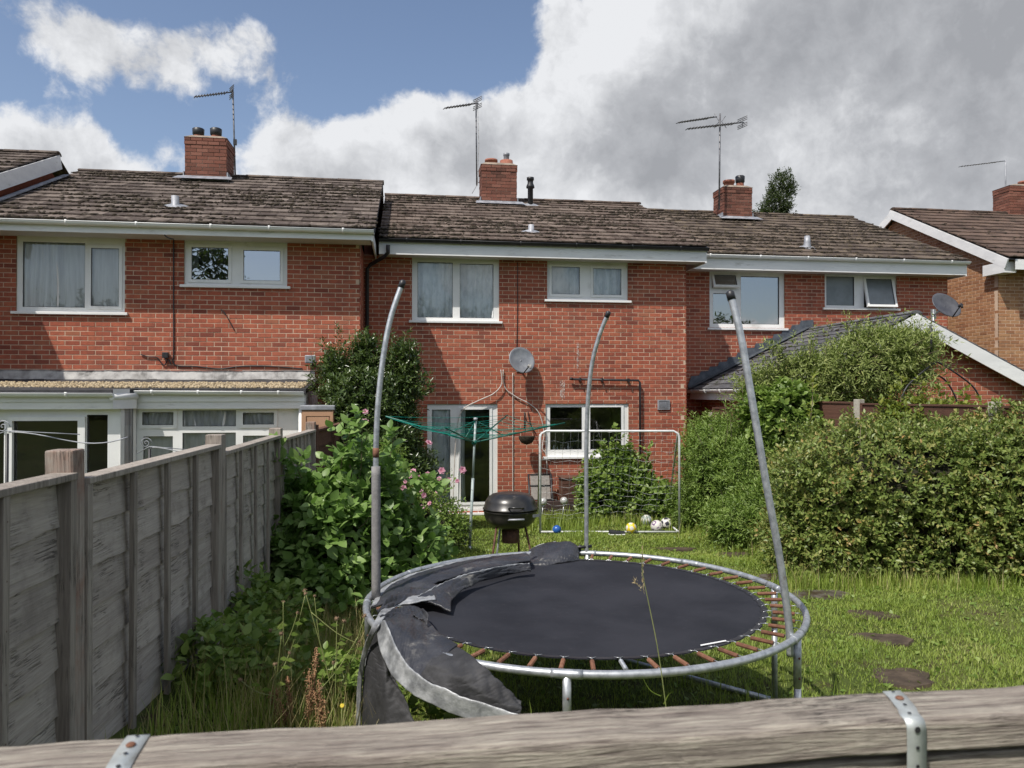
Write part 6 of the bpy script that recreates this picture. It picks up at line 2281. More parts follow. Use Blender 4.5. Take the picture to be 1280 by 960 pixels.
def dish(label, px, py, r, d, wally, mat, face=(0.25, -1, 0.35), group='satellite dishes', arm=True):
    c = PD(px, py, d)
    D = thing('satellite_dish', label, 'satellite dish', c, group=group)
    f = Vector(face).normalized()
    q = f.to_track_quat('Z', 'Y').to_euler()
    mb = MB()
    n_ = 36
    prof = [(r * k / 8, 0.16 * r * (k / 8) ** 2) for k in range(9)] + [(r * 1.02, 0.155 * r), (r * 1.0, 0.14 * r)]
    vs, fs = [], []
    for a_, z in prof:
        for k in range(n_):
            t = 2 * math.pi * k / n_
            vs.append((a_ * math.cos(t), a_ * math.sin(t) * 0.92, z))
    for i in range(len(prof) - 1):
        for k in range(n_):
            fs.append((i * n_ + k, i * n_ + (k + 1) % n_, (i + 1) * n_ + (k + 1) % n_, (i + 1) * n_ + k))
    mb.add(vs, fs, 0, True)
    o = mb.build('reflector', mat, D, rot=q)
    md = o.modifiers.new('t', 'SOLIDIFY')
    md.thickness = 0.006
    # feed arm from the lower rim
    low = Vector(q.to_matrix() @ Vector((0, -r * 0.9 if (q.to_matrix() @ Vector((0, 1, 0))).z > 0 else r * 0.9, 0.1 * r)))
    lnb = low * 0.75 + f * r * 0.95
    MB().tube([low * 1.05, lnb], 0.011, 8).build('feed_arm', M['black_plastic'], D)
    fo = MB().tube([lnb - f * 0.05, lnb + f * 0.02], [0.022, 0.028], 10).tube([lnb + f * 0.01, lnb + f * 0.03 + Vector((0, 0, -0.07))], 0.018, 8)
    fo.build('receiver', M['lead_pale'] if mat is not M['dish_dark'] else M['black_plastic'], D)
    # bracket back to what carries it
    MB().tube([-f * 0.02, Vector((0.0, wally - c.y - 0.04, -r * 0.4)), Vector((0.0, wally - c.y, -r * 0.4))], 0.018, 8).build('bracket', M['galv'], D)
    MB().box(-0.05, 0.05, wally - c.y - 0.012, wally - c.y, -r * 0.4 - 0.09, -r * 0.4 + 0.09).build('wall_plate', M['galv'], D)
    return D


dish('grey satellite dish fixed to the wall above the patio door of the middle house', 651, 451, 0.26, 14.0, 14.055, M['dish_grey'], (0.42, -1, 0.32))
dish('dark satellite dish standing above the gable bargeboard on the right', 1181, 383, 0.275, 13.55, PD(1181, 383, 13.55).y + 0.3, M['dish_dark'], (0.15, -1, 0.62))
dish('pale satellite dish half hidden by the laurel on the left house wall', 421, 470, 0.26, 12.55, 12.935, M['dish_white'], (0.8, -1, 0.45))
# pole carrying the dark dish
c = PD(1181, 383, 13.55)
MB().tube([(c.x, c.y + 0.3, c.z - 0.75), (c.x, c.y + 0.3, c.z - 0.02)], 0.02, 8).build('dish_mast', M['galv'])
dm = bpy.data.objects['dish_mast']
setp(dm, 'short metal pole carrying the dark dish over the slate roof', 'mast')


def yagi(root, p0, p1, nel, ell, mat, up=None, reflector=True, along=None):
    """boom from p0 to p1 with cross elements; elements lie horizontal across the boom"""
    p0, p1 = Vector(p0), Vector(p1)
    MB().tube([p0, p1], 0.014, 6).build('boom', mat, root)
    d = (p1 - p0).normalized()
    side = d.cross(Vector((0, 0, 1))).normalized() if up is None else Vector(up).normalized()
    for k in range(nel):
        t = (k + 0.3) / nel
        p = p0.lerp(p1, t * 0.86)
        h = ell * (0.8 + 0.25 * t)
        MB().tube([p - side * h, p + side * h], 0.010, 5).build('element', mat, root)
    if reflector:
        p = p0.lerp(p1, 0.97)
        for dz_ in (-0.12, 0.12):
            for k in range(3):
                z = dz_ * (k + 1) / 3
                MB().tube([p - side * ell * 1.3 + Vector((0, 0, z)), p + side * ell * 1.3 + Vector((0, 0, z))], 0.010, 5).build('element', mat, root)
        MB().tube([p + Vector((0, 0, -0.13)), p + Vector((0, 0, 0.13))], 0.008, 5).build('reflector_post', mat, root)


AM = M['aerial']
GA_ = 'television aerials on the roofs'
# left
ad = 17.0
A = thing('television_aerial', 'aerial on a tall mast beside the chimney with two black cowls', 'aerial', group=GA_)
mt, mb_ = PD(291, 112, ad), PD(294, 219, ad)
MB().tube([mb_, mt], 0.018, 8).build('mast', AM, A)
yagi(A, PD(243, 121, ad - 0.5), PD(291, 115, ad), 12, 0.11, AM)
for py in (190, 195):
    q = mb_.lerp(mt, (219 - py) / 107)
    MB().tube([q + Vector((-0.14, 0, 0)), q + Vector((0.02, 0, 0))], 0.012, 6).build('clamp', AM, A)
MB().box(-0.035, 0.035, -0.04, 0.02, -0.06, 0.06).build('amplifier', M['black_plastic'], A, loc=PD(294, 178, ad))
rebase(A, mb_)
# middle
ad = 18.1
A = thing('television_aerial', 'aerial on a thin mast left of the middle chimney with clay pots', 'aerial', group=GA_)
mt, mb_ = PD(595, 125, ad), PD(596, 232, ad)
MB().tube([mb_, mt], 0.017, 8).build('mast', AM, A)
yagi(A, PD(556, 135, ad - 0.6), PD(598, 129, ad), 10, 0.13, AM)
for py in (214, 228):
    q = PD(596, py, ad)
    MB().tube([q, q + Vector((0.16, -0.02, 0))], 0.010, 6).build('clamp', AM, A)
MB().tube([PD(597, 130, ad), PD(598.5, 180, ad), PD(597, 230, ad - 0.1), PD(590, 242, ad - 0.2)], 0.006, 5).build('cable', M['lead_pale'], A)
rebase(A, mb_)
# right double
ad = 19.0
A = thing('television_aerial', 'double headed aerial on a thick mast at the mossy right chimney', 'aerial', group=GA_)
mt, mb_ = PD(900, 142, ad), PD(899, 262, ad)
MB().tube([mb_, mt], 0.022, 8).build('mast', AM, A)
yagi(A, PD(848, 153, ad - 0.7), PD(896, 146, ad), 12, 0.13, AM, reflector=False)
yagi(A, PD(859, 161, ad - 0.5), PD(930, 153, ad + 0.3), 16, 0.13, AM)
MB().tube([PD(893, 142, ad), PD(899, 152, ad), PD(893, 160, ad)], 0.010, 6).tube([PD(907, 145, ad), PD(902, 152, ad), PD(908, 160, ad)], 0.008, 6).build('dipole', AM, A)
rebase(A, mb_)
# far right
ad = 21.5
A = thing('television_aerial', 'pale slender aerial beside the brown brick chimney at the right edge', 'aerial', group=GA_)
mt, mb_ = PD(1257, 199, ad), PD(1257, 262, ad)
MB().tube([mb_, mt], 0.017, 8).build('mast', M['lead'], A)
yagi(A, PD(1200, 208, ad - 0.4), PD(1257, 201, ad), 14, 0.09, M['lead'], reflector=False)
for py in (247, 256):
    q = PD(1257, py, ad)
    MB().tube([q + Vector((-0.1, 0, 0)), q + Vector((0.2, 0, 0))], 0.016, 6).build('clamp', M['black_plastic'], A)
rebase(A, mb_)


def cable(pxs, Y, r, mat, label, name='cable', wob=0.0):
    pts = catmull([PY(x, y, Y) for x, y in pxs], len(pxs) * 6)
    pts = [Vector((p.x, Y, p.z)) for p in pts]
    o = MB().tube(pts, r, 6).build(name, mat)
    setp(o, label, 'cable', 'cables fixed to the house walls')
    return o


BK = M['black_plastic']
WC = make_mat('off_white_cable', [(0, (0.45, 0.40, 0.36)), (1, (0.62, 0.58, 0.54))], 0.6, 9, bump=0)
cable([(217, 298), (217, 380), (217, 440), (216, 450), (221, 457), (245, 458), (275, 461), (300, 458), (340, 458), (378, 461)], 12.925, 0.010, BK, 'black cable running down from the left gutter and along above the flashing')
cable([(206, 288), (206, 294), (210, 297), (217, 299)], 12.45, 0.009, BK, 'short black cable looping under the gutter between the left house windows')
cable([(176, 443), (185, 446), (196, 447), (202, 454), (206, 456), (210, 449), (214, 456)], 12.92, 0.009, BK, 'tangled black cable left of the small black junction box')
cable([(276, 387), (282, 393), (293, 413)], 12.92, 0.008, BK, 'short loose dark cable hanging off the brickwork of the left house')
cable([(647, 328), (647, 380), (646, 436)], 14.05, 0.007, BK, 'thin dark cable between the two upstairs windows above the grey dish')
cable([(641, 466), (641, 540), (641, 628)], 14.04, 0.009, WC, 'pale straight cable dropping from the grey dish to the ground')
cable([(626, 462), (627, 480), (617, 492), (600, 500), (580, 511), (572, 530), (568, 580), (566, 636)], 13.99, 0.010, WC, 'pale cable curving from the dish over the patio door frame')
cable([(629, 462), (631, 484), (645, 496), (662, 505), (674, 517), (680, 540), (678, 560), (683, 572), (684, 625)], 14.03, 0.010, WC, 'pale cable curving from the dish down the left side of the kitchen window')
cable([(660, 514), (663, 530), (670, 542)], 14.03, 0.008, BK, 'short dark cable loop on the wall above the hanging basket')
p = PY(207, 444, 12.90)
jb = MB().box(-0.045, 0.045, -0.04, 0.03, -0.045, 0.045).tube([(0, -0.02, -0.045), (0, -0.02, -0.07)], 0.015, 8).build('junction_box', BK, None, loc=p, bevel=0.012)
setp(jb, 'small black junction box on the left house wall above the flashing', 'junction box')
p = PY(388, 449, 12.85)
fl_ = thing('floodlight', 'grey square floodlight on the left house wall beside the laurel', 'floodlight', p)
MB().box(-0.085, 0.085, -0.04, 0.03, -0.065, 0.065).build('housing', M['lead'], fl_, bevel=0.012)
MB().box(-0.07, 0.07, -0.044, -0.039, -0.052, 0.052).build('lens', M['dish_grey'], fl_)
MB().tube([(0.02, 0.0, -0.065), (0.03, 0.06, -0.10)], 0.02, 8).build('bracket', BK, fl_)

# ================================================================== NEIGHBOUR'S THINGS
CB = thing('storage_cabinet', 'tall beige panelled cabinet with grey lid behind the left fence', 'cabinet')
a, b = PY(377, 513, 11.0), PY(417, 600, 11.0)
M['beige'] = make_mat('beige_cabinet', [(0, (0.38, 0.22, 0.13)), (1, (0.46, 0.27, 0.165))], 0.5, 4, bump=0.05)
x0, x1, z1 = a.x, b.x, a.z
MB().box(x0, x1, 11.0, 11.4, 0, z1).build('carcass', M['beige'], CB, bevel=0.004)
xm_ = lerp(x0, x1, 0.12)
pl = MB()
plate(pl, Vector((0, 10.985, 0)), U1, NM, (x0 + 0.01, x1 - 0.01, 0.05, z1 - 0.02), [(x0 + 0.06, x1 - 0.05, 0.3, z1 - 0.08)], 0.014)
pl.build('door', M['beige'], CB, bevel=0.003)
MB().box(x0 + 0.075, x1 - 0.065, 10.99, 10.998, 0.32, z1 - 0.095).build('door_panel', M['beige'], CB, bevel=0.003)
MB().box(x0 - 0.02, x1 + 0.02, 10.97, 11.42, z1 + 0.002, z1 + 0.07).build('lid', M['lead'], CB, bevel=0.01)
rebase(CB, (x0, 11.2, 0))

# wire whirligig dryers in the left neighbour's garden
for (px, py, d, s_, lab) in ((9, 542, 5.6, 0.55, 'thin grey washing line frame seen against the sliding door glass'), (187, 561, 6.6, 0.34, 'small curled wire plant hook seen over the fence before the extension window')):
    p = PD(px, py, d)
    T = thing('wire_garden_ornament', lab, 'wire ornament', (p.x, p.y, 0.0))
    MB().tube([(0.0, 0, 0.3), (0, 0, p.z)], 0.012, 8).build('stem', M['black_plastic'], T)
    pts = [(s_ * 1.5 * k / 14, 0.02, p.z - s_ * 0.25 * math.sin(math.pi * 0.9 * k / 14) * (k / 14) + 0.01) for k in range(15)]
    MB().tube([(q[0], q[1], q[2]) for q in pts], 0.005, 5).tube([(-s_ * 0.3, 0, p.z - 0.04), (0, 0, p.z + 0.02), (s_ * 0.9, 0, p.z - 0.01)], 0.004, 5).build('arm', M['lead'], T)
    cv = [(0.05 * (1 - k / 20) * math.cos(k * 0.6) - 0.03, 0, p.z + 0.05 + 0.05 * (1 - k / 20) * math.sin(k * 0.6)) for k in range(20)]
    MB().tube(cv, 0.004, 5).build('scroll', M['lead'], T)

# black garden arch behind the right fence
AR = thing('garden_arch', 'thin black metal garden arch behind the shrub against the gabled extension', 'garden arch')
for off, pxs in ((0.0, [(1171, 452), (1185, 460), (1200, 470), (1215, 482), (1223, 494), (1226, 506), (1227, 540)]), (0.35, [(1168, 467), (1180, 474), (1188, 484), (1194, 496), (1196, 506), (1197, 540)])):
    pts = catmull([PD(x, y, 11.2 + off) for x, y in pxs], 30)
    MB().tube(pts, 0.013, 8).build('hoop', BK, AR)
    l_ = [Vector((2 * pts[0].x - p.x, p.y, p.z)) for p in pts]
    MB().tube(l_, 0.013, 8).build('hoop', BK, AR)
q = PD(1164, 432, 11.2)
MB().tube([q + Vector((0, 0, 0.3)), q + Vector((0, 0, -0.15))], [0.008, 0.022], 8).build('finial', BK, AR)
rebase(AR, (q.x, q.y, 0))

# ================================================================== VEGETATION
L2_V = np.array([(0, 0, 0), (0.45, 0.26, 0.05), (1, 0, -0.06), (0.45, -0.26, 0.05)], float)
L2_F = np.array([(0, 2, 1), (0, 3, 2)])
LN_V = np.array([(0, 0, 0), (0.4, 0.13, 0.03), (1, 0, -0.12), (0.4, -0.13, 0.03)], float)
L8_V = np.array([(0, 0, 0), (0.18, 0.27, 0.05), (0.5, 0.36, 0.07), (0.82, 0.2, 0.0), (1.04, 0, -0.08),
                 (0.82, -0.2, 0.0), (0.5, -0.36, 0.07), (0.18, -0.27, 0.05), (0.3, 0, -0.01), (0.65, 0, -0.02)], float)
L8_F = np.array([(0, 8, 1), (1, 8, 2), (2, 8, 9), (2, 9, 3), (3, 9, 4), (0, 7, 8), (7, 6, 8), (6, 9, 8), (6, 5, 9), (5, 4, 9)])


def unit(a):
    return a / np.maximum(np.linalg.norm(a, axis=-1, keepdims=True), 1e-9)


def frames(d, up):
    x = unit(d)
    y = unit(np.cross(up, x))
    z = np.cross(x, y)
    return np.stack([x, y, z], -1)       # columns


def instance(V, F, pos, Rm_, size):
    P = np.einsum('nij,kj->nki', Rm_, V) * size[:, None, None] + pos[:, None, :]
    FF = F[None] + (np.arange(len(pos)) * len(V))[:, None, None]
    return P.reshape(-1, 3), FF.reshape(-1, F.shape[1])


def sprig_leaves(P, D, nl, length, size, spread=0.9, upb=0.5, jit=0.35):
    """leaves set alternately along short twigs: P, D are twig feet and directions"""
    N = len(P)
    D = unit(D)
    a = unit(np.cross(D, rng.normal(0, 1, (N, 3))))
    b = np.cross(D, a)
    pos, dr, up, sz = [], [], [], []
    ln = length * rng.uniform(0.6, 1.25, N)
    for j in range(nl):
        t = (j + 0.4) / nl
        ang = j * 2.4 + rng.normal(0, 0.35, N)
        side = a * np.cos(ang)[:, None] + b * np.sin(ang)[:, None]
        curve = np.array([0, 0, -0.25]) * (t ** 2) * ln[:, None]
        p = P + D * (ln * t)[:, None] + curve
        d = D * (0.35 + 0.75 * t) + side * spread + rng.normal(0, jit, (N, 3)) * 0.5
        pos.append(p)
        dr.append(d)
        up.append(np.array([0, 0, 1.0]) * upb + D * 0.6 + rng.normal(0, jit, (N, 3)))
        sz.append(size * rng.uniform(0.65, 1.2, N) * (1 - 0.25 * t))
    return np.concatenate(pos), np.concatenate(dr), np.concatenate(up), np.concatenate(sz)


def vnoise(p, s, seed=0):
    x, y, z = p[:, 0] * s + seed, p[:, 1] * s - seed, p[:, 2] * s + 2 * seed
    return (np.sin(x * 1.3 + np.sin(y * 1.7 + z)) + np.sin(y * 1.9 + np.sin(z * 1.4 + x * 0.8)) + np.sin(z * 2.1 + np.sin(x * 1.6 + y * 1.1))) / 3


def blob_points(blobs, dens, lump=0.16, depth=(0.72, 1.05), seed=1, cull=0.78, zmin=None):
    """points in the outer shell of a union of superellipsoids; blobs: (centre, (rx, ry, rz), rot_z, p)"""
    PP, NN = [], []
    for bi, (c, r, rot, p) in enumerate(blobs):
        r = np.array(r)
        area = 4 * math.pi * ((r[0] * r[1]) ** 1.6 / 3 + (r[0] * r[2]) ** 1.6 / 3 + (r[1] * r[2]) ** 1.6 / 3) ** (1 / 1.6)
        n = int(area * dens)
        d = unit(rng.normal(0, 1, (n, 3)))
        k = (np.abs(d) ** p).sum(1) ** (-1 / p)
        q = d * k[:, None]
        nr = unit(np.sign(d) * np.abs(q) ** (p - 1) / r)
        loc = q * r
        s = rng.uniform(depth[0], depth[1], n) ** 1.0
        s = s * (1 + lump * vnoise(loc + bi * 3.1, 3.2, seed) + lump * 0.5 * vnoise(loc, 9, seed + 2))
        loc = loc * s[:, None]
        cr, sr_ = math.cos(rot), math.sin(rot)
        Rz = np.array([[cr, -sr_, 0], [sr_, cr, 0], [0, 0, 1]])
        PP.append(loc @ Rz.T + np.array(c))
        NN.append(nr @ Rz.T)
    P, Nn = np.concatenate(PP), np.concatenate(NN)
    keep = np.ones(len(P), bool)
    for c, r, rot, p in blobs:
        cr, sr_ = math.cos(-rot), math.sin(-rot)
        Rz = np.array([[cr, -sr_, 0], [sr_, cr, 0], [0, 0, 1]])
        l = (P - np.array(c)) @ Rz.T / np.array(r)
        keep &= (np.abs(l) ** p).sum(1) ** (1 / p) > cull * 0.86
    P, Nn = P[keep], Nn[keep]
    g = ground_np(P[:, 0], P[:, 1])
    k2 = P[:, 2] > g + 0.02
    return P[k2], Nn[k2]


def core(blobs, s, mat, parent, name='shade_core'):  # dark solid body; the shade between the leaves is put into its colour
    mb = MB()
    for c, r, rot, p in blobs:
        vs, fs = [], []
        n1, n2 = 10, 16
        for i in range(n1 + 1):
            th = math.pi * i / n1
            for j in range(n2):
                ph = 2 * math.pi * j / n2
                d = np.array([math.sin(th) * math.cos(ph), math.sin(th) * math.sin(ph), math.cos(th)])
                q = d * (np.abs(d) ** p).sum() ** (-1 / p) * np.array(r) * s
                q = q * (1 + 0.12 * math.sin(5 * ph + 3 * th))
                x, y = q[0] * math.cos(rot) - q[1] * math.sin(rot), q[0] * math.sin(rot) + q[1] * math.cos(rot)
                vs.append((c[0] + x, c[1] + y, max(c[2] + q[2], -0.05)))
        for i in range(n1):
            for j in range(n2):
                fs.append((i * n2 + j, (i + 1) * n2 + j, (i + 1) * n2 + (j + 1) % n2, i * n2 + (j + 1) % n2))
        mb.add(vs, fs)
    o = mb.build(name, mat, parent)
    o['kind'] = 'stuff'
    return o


M['twig'] = make_mat('bark', [(0, (0.030, 0.024, 0.016)), (1, (0.085, 0.065, 0.045))], 0.95, 18, bump=0.6)
M['inner'] = make_mat('foliage_core_shade', [(0, (0.012, 0.012, 0.006)), (1, (0.035, 0.034, 0.016))], 1.0, 22, bump=0.9, bscale=60, dist=0.03)  # near-black colour painted as the shade inside the foliage
M['twig_pale'] = make_mat('pale_twig', [(0, (0.14, 0.11, 0.07)), (1, (0.30, 0.24, 0.16))], 0.9, 18, bump=0.3)


def twigs(parent, P, D, length, r, mat, n, name='twigs', seg=4):
    mb = MB()
    ix = rng.choice(len(P), min(n, len(P)), replace=False)
    for i in ix:
        p, d = Vector(P[i]), Vector(unit(D[i]))
        l = length * random.uniform(0.5, 1.2)
        pts = [p - d * l * 0.5]
        for k in range(1, seg + 1):
            pts.append(pts[-1] + d * l / seg + Vector((random.gauss(0, 0.06), random.gauss(0, 0.06), random.gauss(0, 0.05) - 0.01)) * l)
        mb.tube(pts, [r * (1 - 0.7 * k / seg) for k in range(seg + 1)], 4, cap=False)
    o = mb.build(name, mat, parent)
    o['kind'] = 'stuff'
    return o


def trunk(parent, base, top, r, mat, n=3, name='trunk'):
    mb = MB()
    for k in range(n):
        b = Vector(base) + Vector((random.uniform(-0.12, 0.12), random.uniform(-0.1, 0.1), -0.05))
        t = Vector(top) + Vector((random.uniform(-0.45, 0.45), random.uniform(-0.3, 0.3), random.uniform(-0.3, 0.2)))
        pts = [b.lerp(t, s) + Vector((0.06 * math.sin(s * 5 + k), 0.05 * math.cos(s * 4 + k), 0)) for s in np.linspace(0, 1, 8)]
        mb.tube(pts, [r * (1 - 0.75 * s) for s in np.linspace(0, 1, 8)], 8)
    return mb.build(name, mat, parent)


def shrub(name, label, cat, blobs, mat, dens, nl, tw, size, tmpl=(L2_V, L2_F), outw=0.7, up=0.5, lump=0.16, depth=(0.7, 1.06),
          seed=1, core_s=0.72, singles=0, spread=0.9, jit=0.35, twign=0, trunk_=None, group=None, shoots=None, wind=(0, 0, 0), upb=0.5):
    root = thing(name, label, cat, group=group)
    P, Nn = blob_points(blobs, dens, lump, depth, seed)
    D = Nn * outw + np.array([0, 0, up]) + np.array(wind) + rng.normal(0, 0.35, P.shape)
    if shoots is not None:
        # long upright or arching shoots: (foot, tip, n twigs along)
        SP, SD = [], []
        sm_ = MB()
        for f, t, k in shoots:
            f, t = Vector(f), Vector(t)
            bend = Vector((random.gauss(0, 0.03), random.gauss(0, 0.03), 0))
            pts = [f.lerp(t, s) + bend * 4 * s * (1 - s) for s in np.linspace(0, 1, 7)]
            sm_.tube(pts, [0.006 * (1 - 0.6 * s) for s in np.linspace(0, 1, 7)], 5)
            for j in range(k):
                s = (j + 0.5) / k
                p = f.lerp(t, s) + bend * 4 * s * (1 - s)
                SP.append(tuple(p))
                SD.append(tuple((t - f).normalized() * 0.9 + Vector((random.gauss(0, 0.5), random.gauss(0, 0.5), random.gauss(0, 0.2))) * (1.0 - 0.3 * s)))
        sm_.build('shoots', M['twig_pale'], root)['kind'] = 'stuff'
        P = np.concatenate([P, np.array(SP)])
        D = np.concatenate([D, np.array(SD)])
    pos, dr, up_, sz = sprig_leaves(P, D, nl, tw, size, spread=spread, jit=jit, upb=upb)
    if singles:
        v = pos - np.array(EYE)
        dep = v @ np.array(_F)
        px = 640 + FPX * (v @ np.array(_R)) / dep
        py = 480 - FPX * (v @ np.array(_U)) / dep
        # visible ones: nearest within their small screen cell
        cell = {}
        order = np.argsort(dep)
        for i in order:
            if not (0 < px[i] < 1280 and 0 < py[i] < 900):
                continue
            key = (int(px[i] / 7), int(py[i] / 7))
            if key not in cell:
                cell[key] = i
        cand = sorted(cell.values(), key=lambda i: dep[i] / sz[i])[:singles]
        mask = np.zeros(len(pos), bool)
        mask[cand] = True
        lm = bpy.data.meshes.new('leaf')
        lm.from_pydata([tuple(x) for x in tmpl[0]], [], [tuple(int(q) for q in f) for f in tmpl[1]])
        lm.polygons.foreach_set('use_smooth', [True] * len(tmpl[1]))
        lm.materials.append(mat)
        FR = frames(dr[mask], up_[mask])
        for p_, f_, s_ in zip(pos[mask], FR, sz[mask]):
            o = bpy.data.objects.new('leaf', lm)
            COL.objects.link(o)
            o.parent = root
            mtx = Matrix([list(map(float, f_[i] * s_)) + [float(p_[i])] for i in range(3)] + [[0, 0, 0, 1]])
            o.matrix_local = mtx
        pos, dr, up_, sz = pos[~mask], dr[~mask], up_[~mask], sz[~mask]
    V, F = instance(tmpl[0], tmpl[1], pos, frames(dr, up_), sz)
    np_mesh('foliage', V, F, mat, root, 'stuff', smooth=len(tmpl[0]) > 5)
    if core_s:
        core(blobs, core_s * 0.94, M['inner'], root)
    if twign:
        twigs(root, P, D, tw * 1.6, 0.005, M['twig_pale'], twign)
    if trunk_:
        trunk(root, trunk_[0], trunk_[1], trunk_[2], M['twig'])
    c = blobs[0][0]
    rebase(root, (c[0], c[1], gz(c[0], c[1])))
    return root


def B(px, py, d, r, rot=0.0, p=2.2):
    q = PD(px, py, d)
    return ((q.x, q.y, q.z), r, rot - PSI, p)


M['leaf_hedge'] = leaf_mat('hedge_leaf', [(0, (0.09, 0.14, 0.03)), (0.35, (0.165, 0.225, 0.052)), (0.66, (0.25, 0.305, 0.082)), (0.84, (0.33, 0.31, 0.10)), (1, (0.47, 0.24, 0.10))], 0.3, 0.42, (0.25, 0.32, 0.05), patch=0.25, pscale=2.2)
M['leaf_green'] = leaf_mat('fresh_green_leaf', [(0, (0.10, 0.165, 0.03)), (0.5, (0.18, 0.27, 0.055)), (1, (0.30, 0.38, 0.10))], 0.32, 0.45)
M['leaf_olive'] = leaf_mat('olive_shrub_leaf', [(0, (0.14, 0.17, 0.05)), (0.5, (0.24, 0.29, 0.085)), (0.85, (0.35, 0.39, 0.13)), (1, (0.46, 0.42, 0.19))], 0.3, 0.5)
M['leaf_yellow'] = leaf_mat('yellow_green_leaf', [(0, (0.10, 0.15, 0.025)), (0.5, (0.19, 0.24, 0.04)), (1, (0.32, 0.32, 0.07))], 0.35, 0.4, (0.4, 0.45, 0.06))
M['leaf_laurel'] = leaf_mat('dark_glossy_leaf', [(0, (0.035, 0.06, 0.02)), (0.6, (0.075, 0.115, 0.034)), (1, (0.16, 0.21, 0.06))], 0.18, 0.28, spec=0.55)
M['leaf_big'] = leaf_mat('broad_green_leaf', [(0, (0.10, 0.18, 0.04)), (0.5, (0.18, 0.29, 0.075)), (1, (0.31, 0.43, 0.15))], 0.35, 0.42, (0.22, 0.45, 0.05), patch=0.2)
M['leaf_poplar'] = leaf_mat('poplar_leaf', [(0, (0.03, 0.04, 0.02)), (1, (0.075, 0.09, 0.045))], 0.2, 0.5)
M['grass'] = leaf_mat('grass_blade', [(0, (0.155, 0.24, 0.035)), (0.45, (0.25, 0.34, 0.055)), (0.8, (0.35, 0.42, 0.09)), (1, (0.52, 0.49, 0.20))], 0.38, 0.5, (0.35, 0.42, 0.06), patch=0.45, pscale=1.3)

# --- right hedge
hb1 = B(1150, 640, 8.9, (1.58, 0.80, 0.97), -0.12, 3.0)
hb2 = B(1335, 640, 8.4, (1.1, 0.8, 1.03), -0.12, 3.0)
hb3 = B(1045, 665, 8.9, (0.60, 0.6, 0.74), 0, 2.4)
hsh = [(PD(x, 570, 8.9), PD(x + random.uniform(-12, 12), random.uniform(512, 545) + max(0, 1060 - x) * 0.35, 8.8), 7) for x in [random.uniform(1000, 1280) for _ in range(26)]]
shrub('hedge', 'large rounded hedge with small bronze tinted leaves on the right of the lawn', 'hedge', [hb1, hb2, hb3], M['leaf_hedge'],
      430, 9, 0.20, 0.072, outw=0.8, up=0.30, lump=0.15, depth=(0.80, 1.06), seed=4, core_s=0.78, twign=700, spread=0.9, shoots=hsh)

# --- green bush left of the hedge against the right fence
shrub('bush', 'bright green loose bush between the goal and the big hedge', 'bush',
      [B(900, 595, 12.3, (0.52, 0.6, 0.82)), B(950, 600, 11.6, (0.55, 0.6, 0.80)), B(980, 645, 10.6, (0.48, 0.5, 0.55)), B(862, 640, 12.6, (0.28, 0.4, 0.42)), B(925, 655, 10.8, (0.4, 0.4, 0.28))],
      M['leaf_green'], 560, 8, 0.22, 0.085, (LN_V, L2_F), lump=0.2, seed=7, twign=150, core_s=0.7,
      shoots=[(PD(x, 560, 11.6), PD(x + random.uniform(-25, 15), y, 11.5), 10) for x, y in ((930, 478), (945, 470), (962, 488), (905, 505), (880, 518), (1000, 500), (1015, 515), (915, 495))])
shrub('bush', 'broad leaved creeper climbing over the fence below the olive shrub', 'creeper',
      [B(985, 525, 11.2, (0.32, 0.25, 0.42)), B(955, 520, 11.5, (0.25, 0.25, 0.3))], M['leaf_green'], 360, 6, 0.2, 0.105, (L8_V, L8_F), seed=9, core_s=0.5)

# --- olive shrub in the neighbour's garden, arching over the fence
shoots = []
for k in range(46):
    x = random.uniform(925, 1165)
    y0 = 438 + 34 * abs((x - 1085) / 110) ** 2 if x < 1085 else 438
    shoots.append((PD(x, 480, 11.8), PD(x + random.uniform(-35, 40), max(388, y0 - random.uniform(12, 44)), 11.6), 11))
for k in range(10):
    shoots.append((PD(1120, 445 + k * 6, 11.5), PD(1170 + random.uniform(-20, 28), 418 + k * 10, 11.0), 9))
shrub('shrub', 'loose olive green shrub arching over the fence before the slate roof', 'shrub',
      [B(1085, 458, 11.8, (0.70, 0.5, 0.46)), B(1010, 485, 11.9, (0.58, 0.4, 0.36)), B(1130, 448, 11.7, (0.40, 0.35, 0.36)), B(1050, 530, 11.9, (1.0, 0.45, 0.45)), B(955, 490, 11.9, (0.28, 0.3, 0.22))],
      M['leaf_olive'], 430, 8, 0.26, 0.098, (LN_V, L2_F), lump=0.35, up=0.6, seed=11, core_s=0.45, twign=320, shoots=shoots,
      trunk_=(PD(1060, 700, 11.9), PD(1070, 450, 11.8), 0.05))

# --- yellow green laurel above the hedge
sh2 = [(PD(x, 540, 9.9), PD(x + random.uniform(-8, 8), y, 9.9), 8) for x, y in ((1112, 490), (1125, 470), (1150, 478), (1170, 485), (1188, 500), (1205, 492), (1222, 505), (1100, 505), (1010, 470), (1140, 500))]
shrub('shrub', 'yellow green laurel shoots rising between the hedge top and the fence', 'shrub',
      [B(1150, 535, 9.9, (0.40, 0.25, 0.28)), B(1210, 542, 9.7, (0.36, 0.25, 0.24))], M['leaf_yellow'], 600, 6, 0.18, 0.095, (L8_V * np.array([1, 0.75, 1]), L8_F),
      seed=13, core_s=0.5, up=1.0, shoots=sh2)

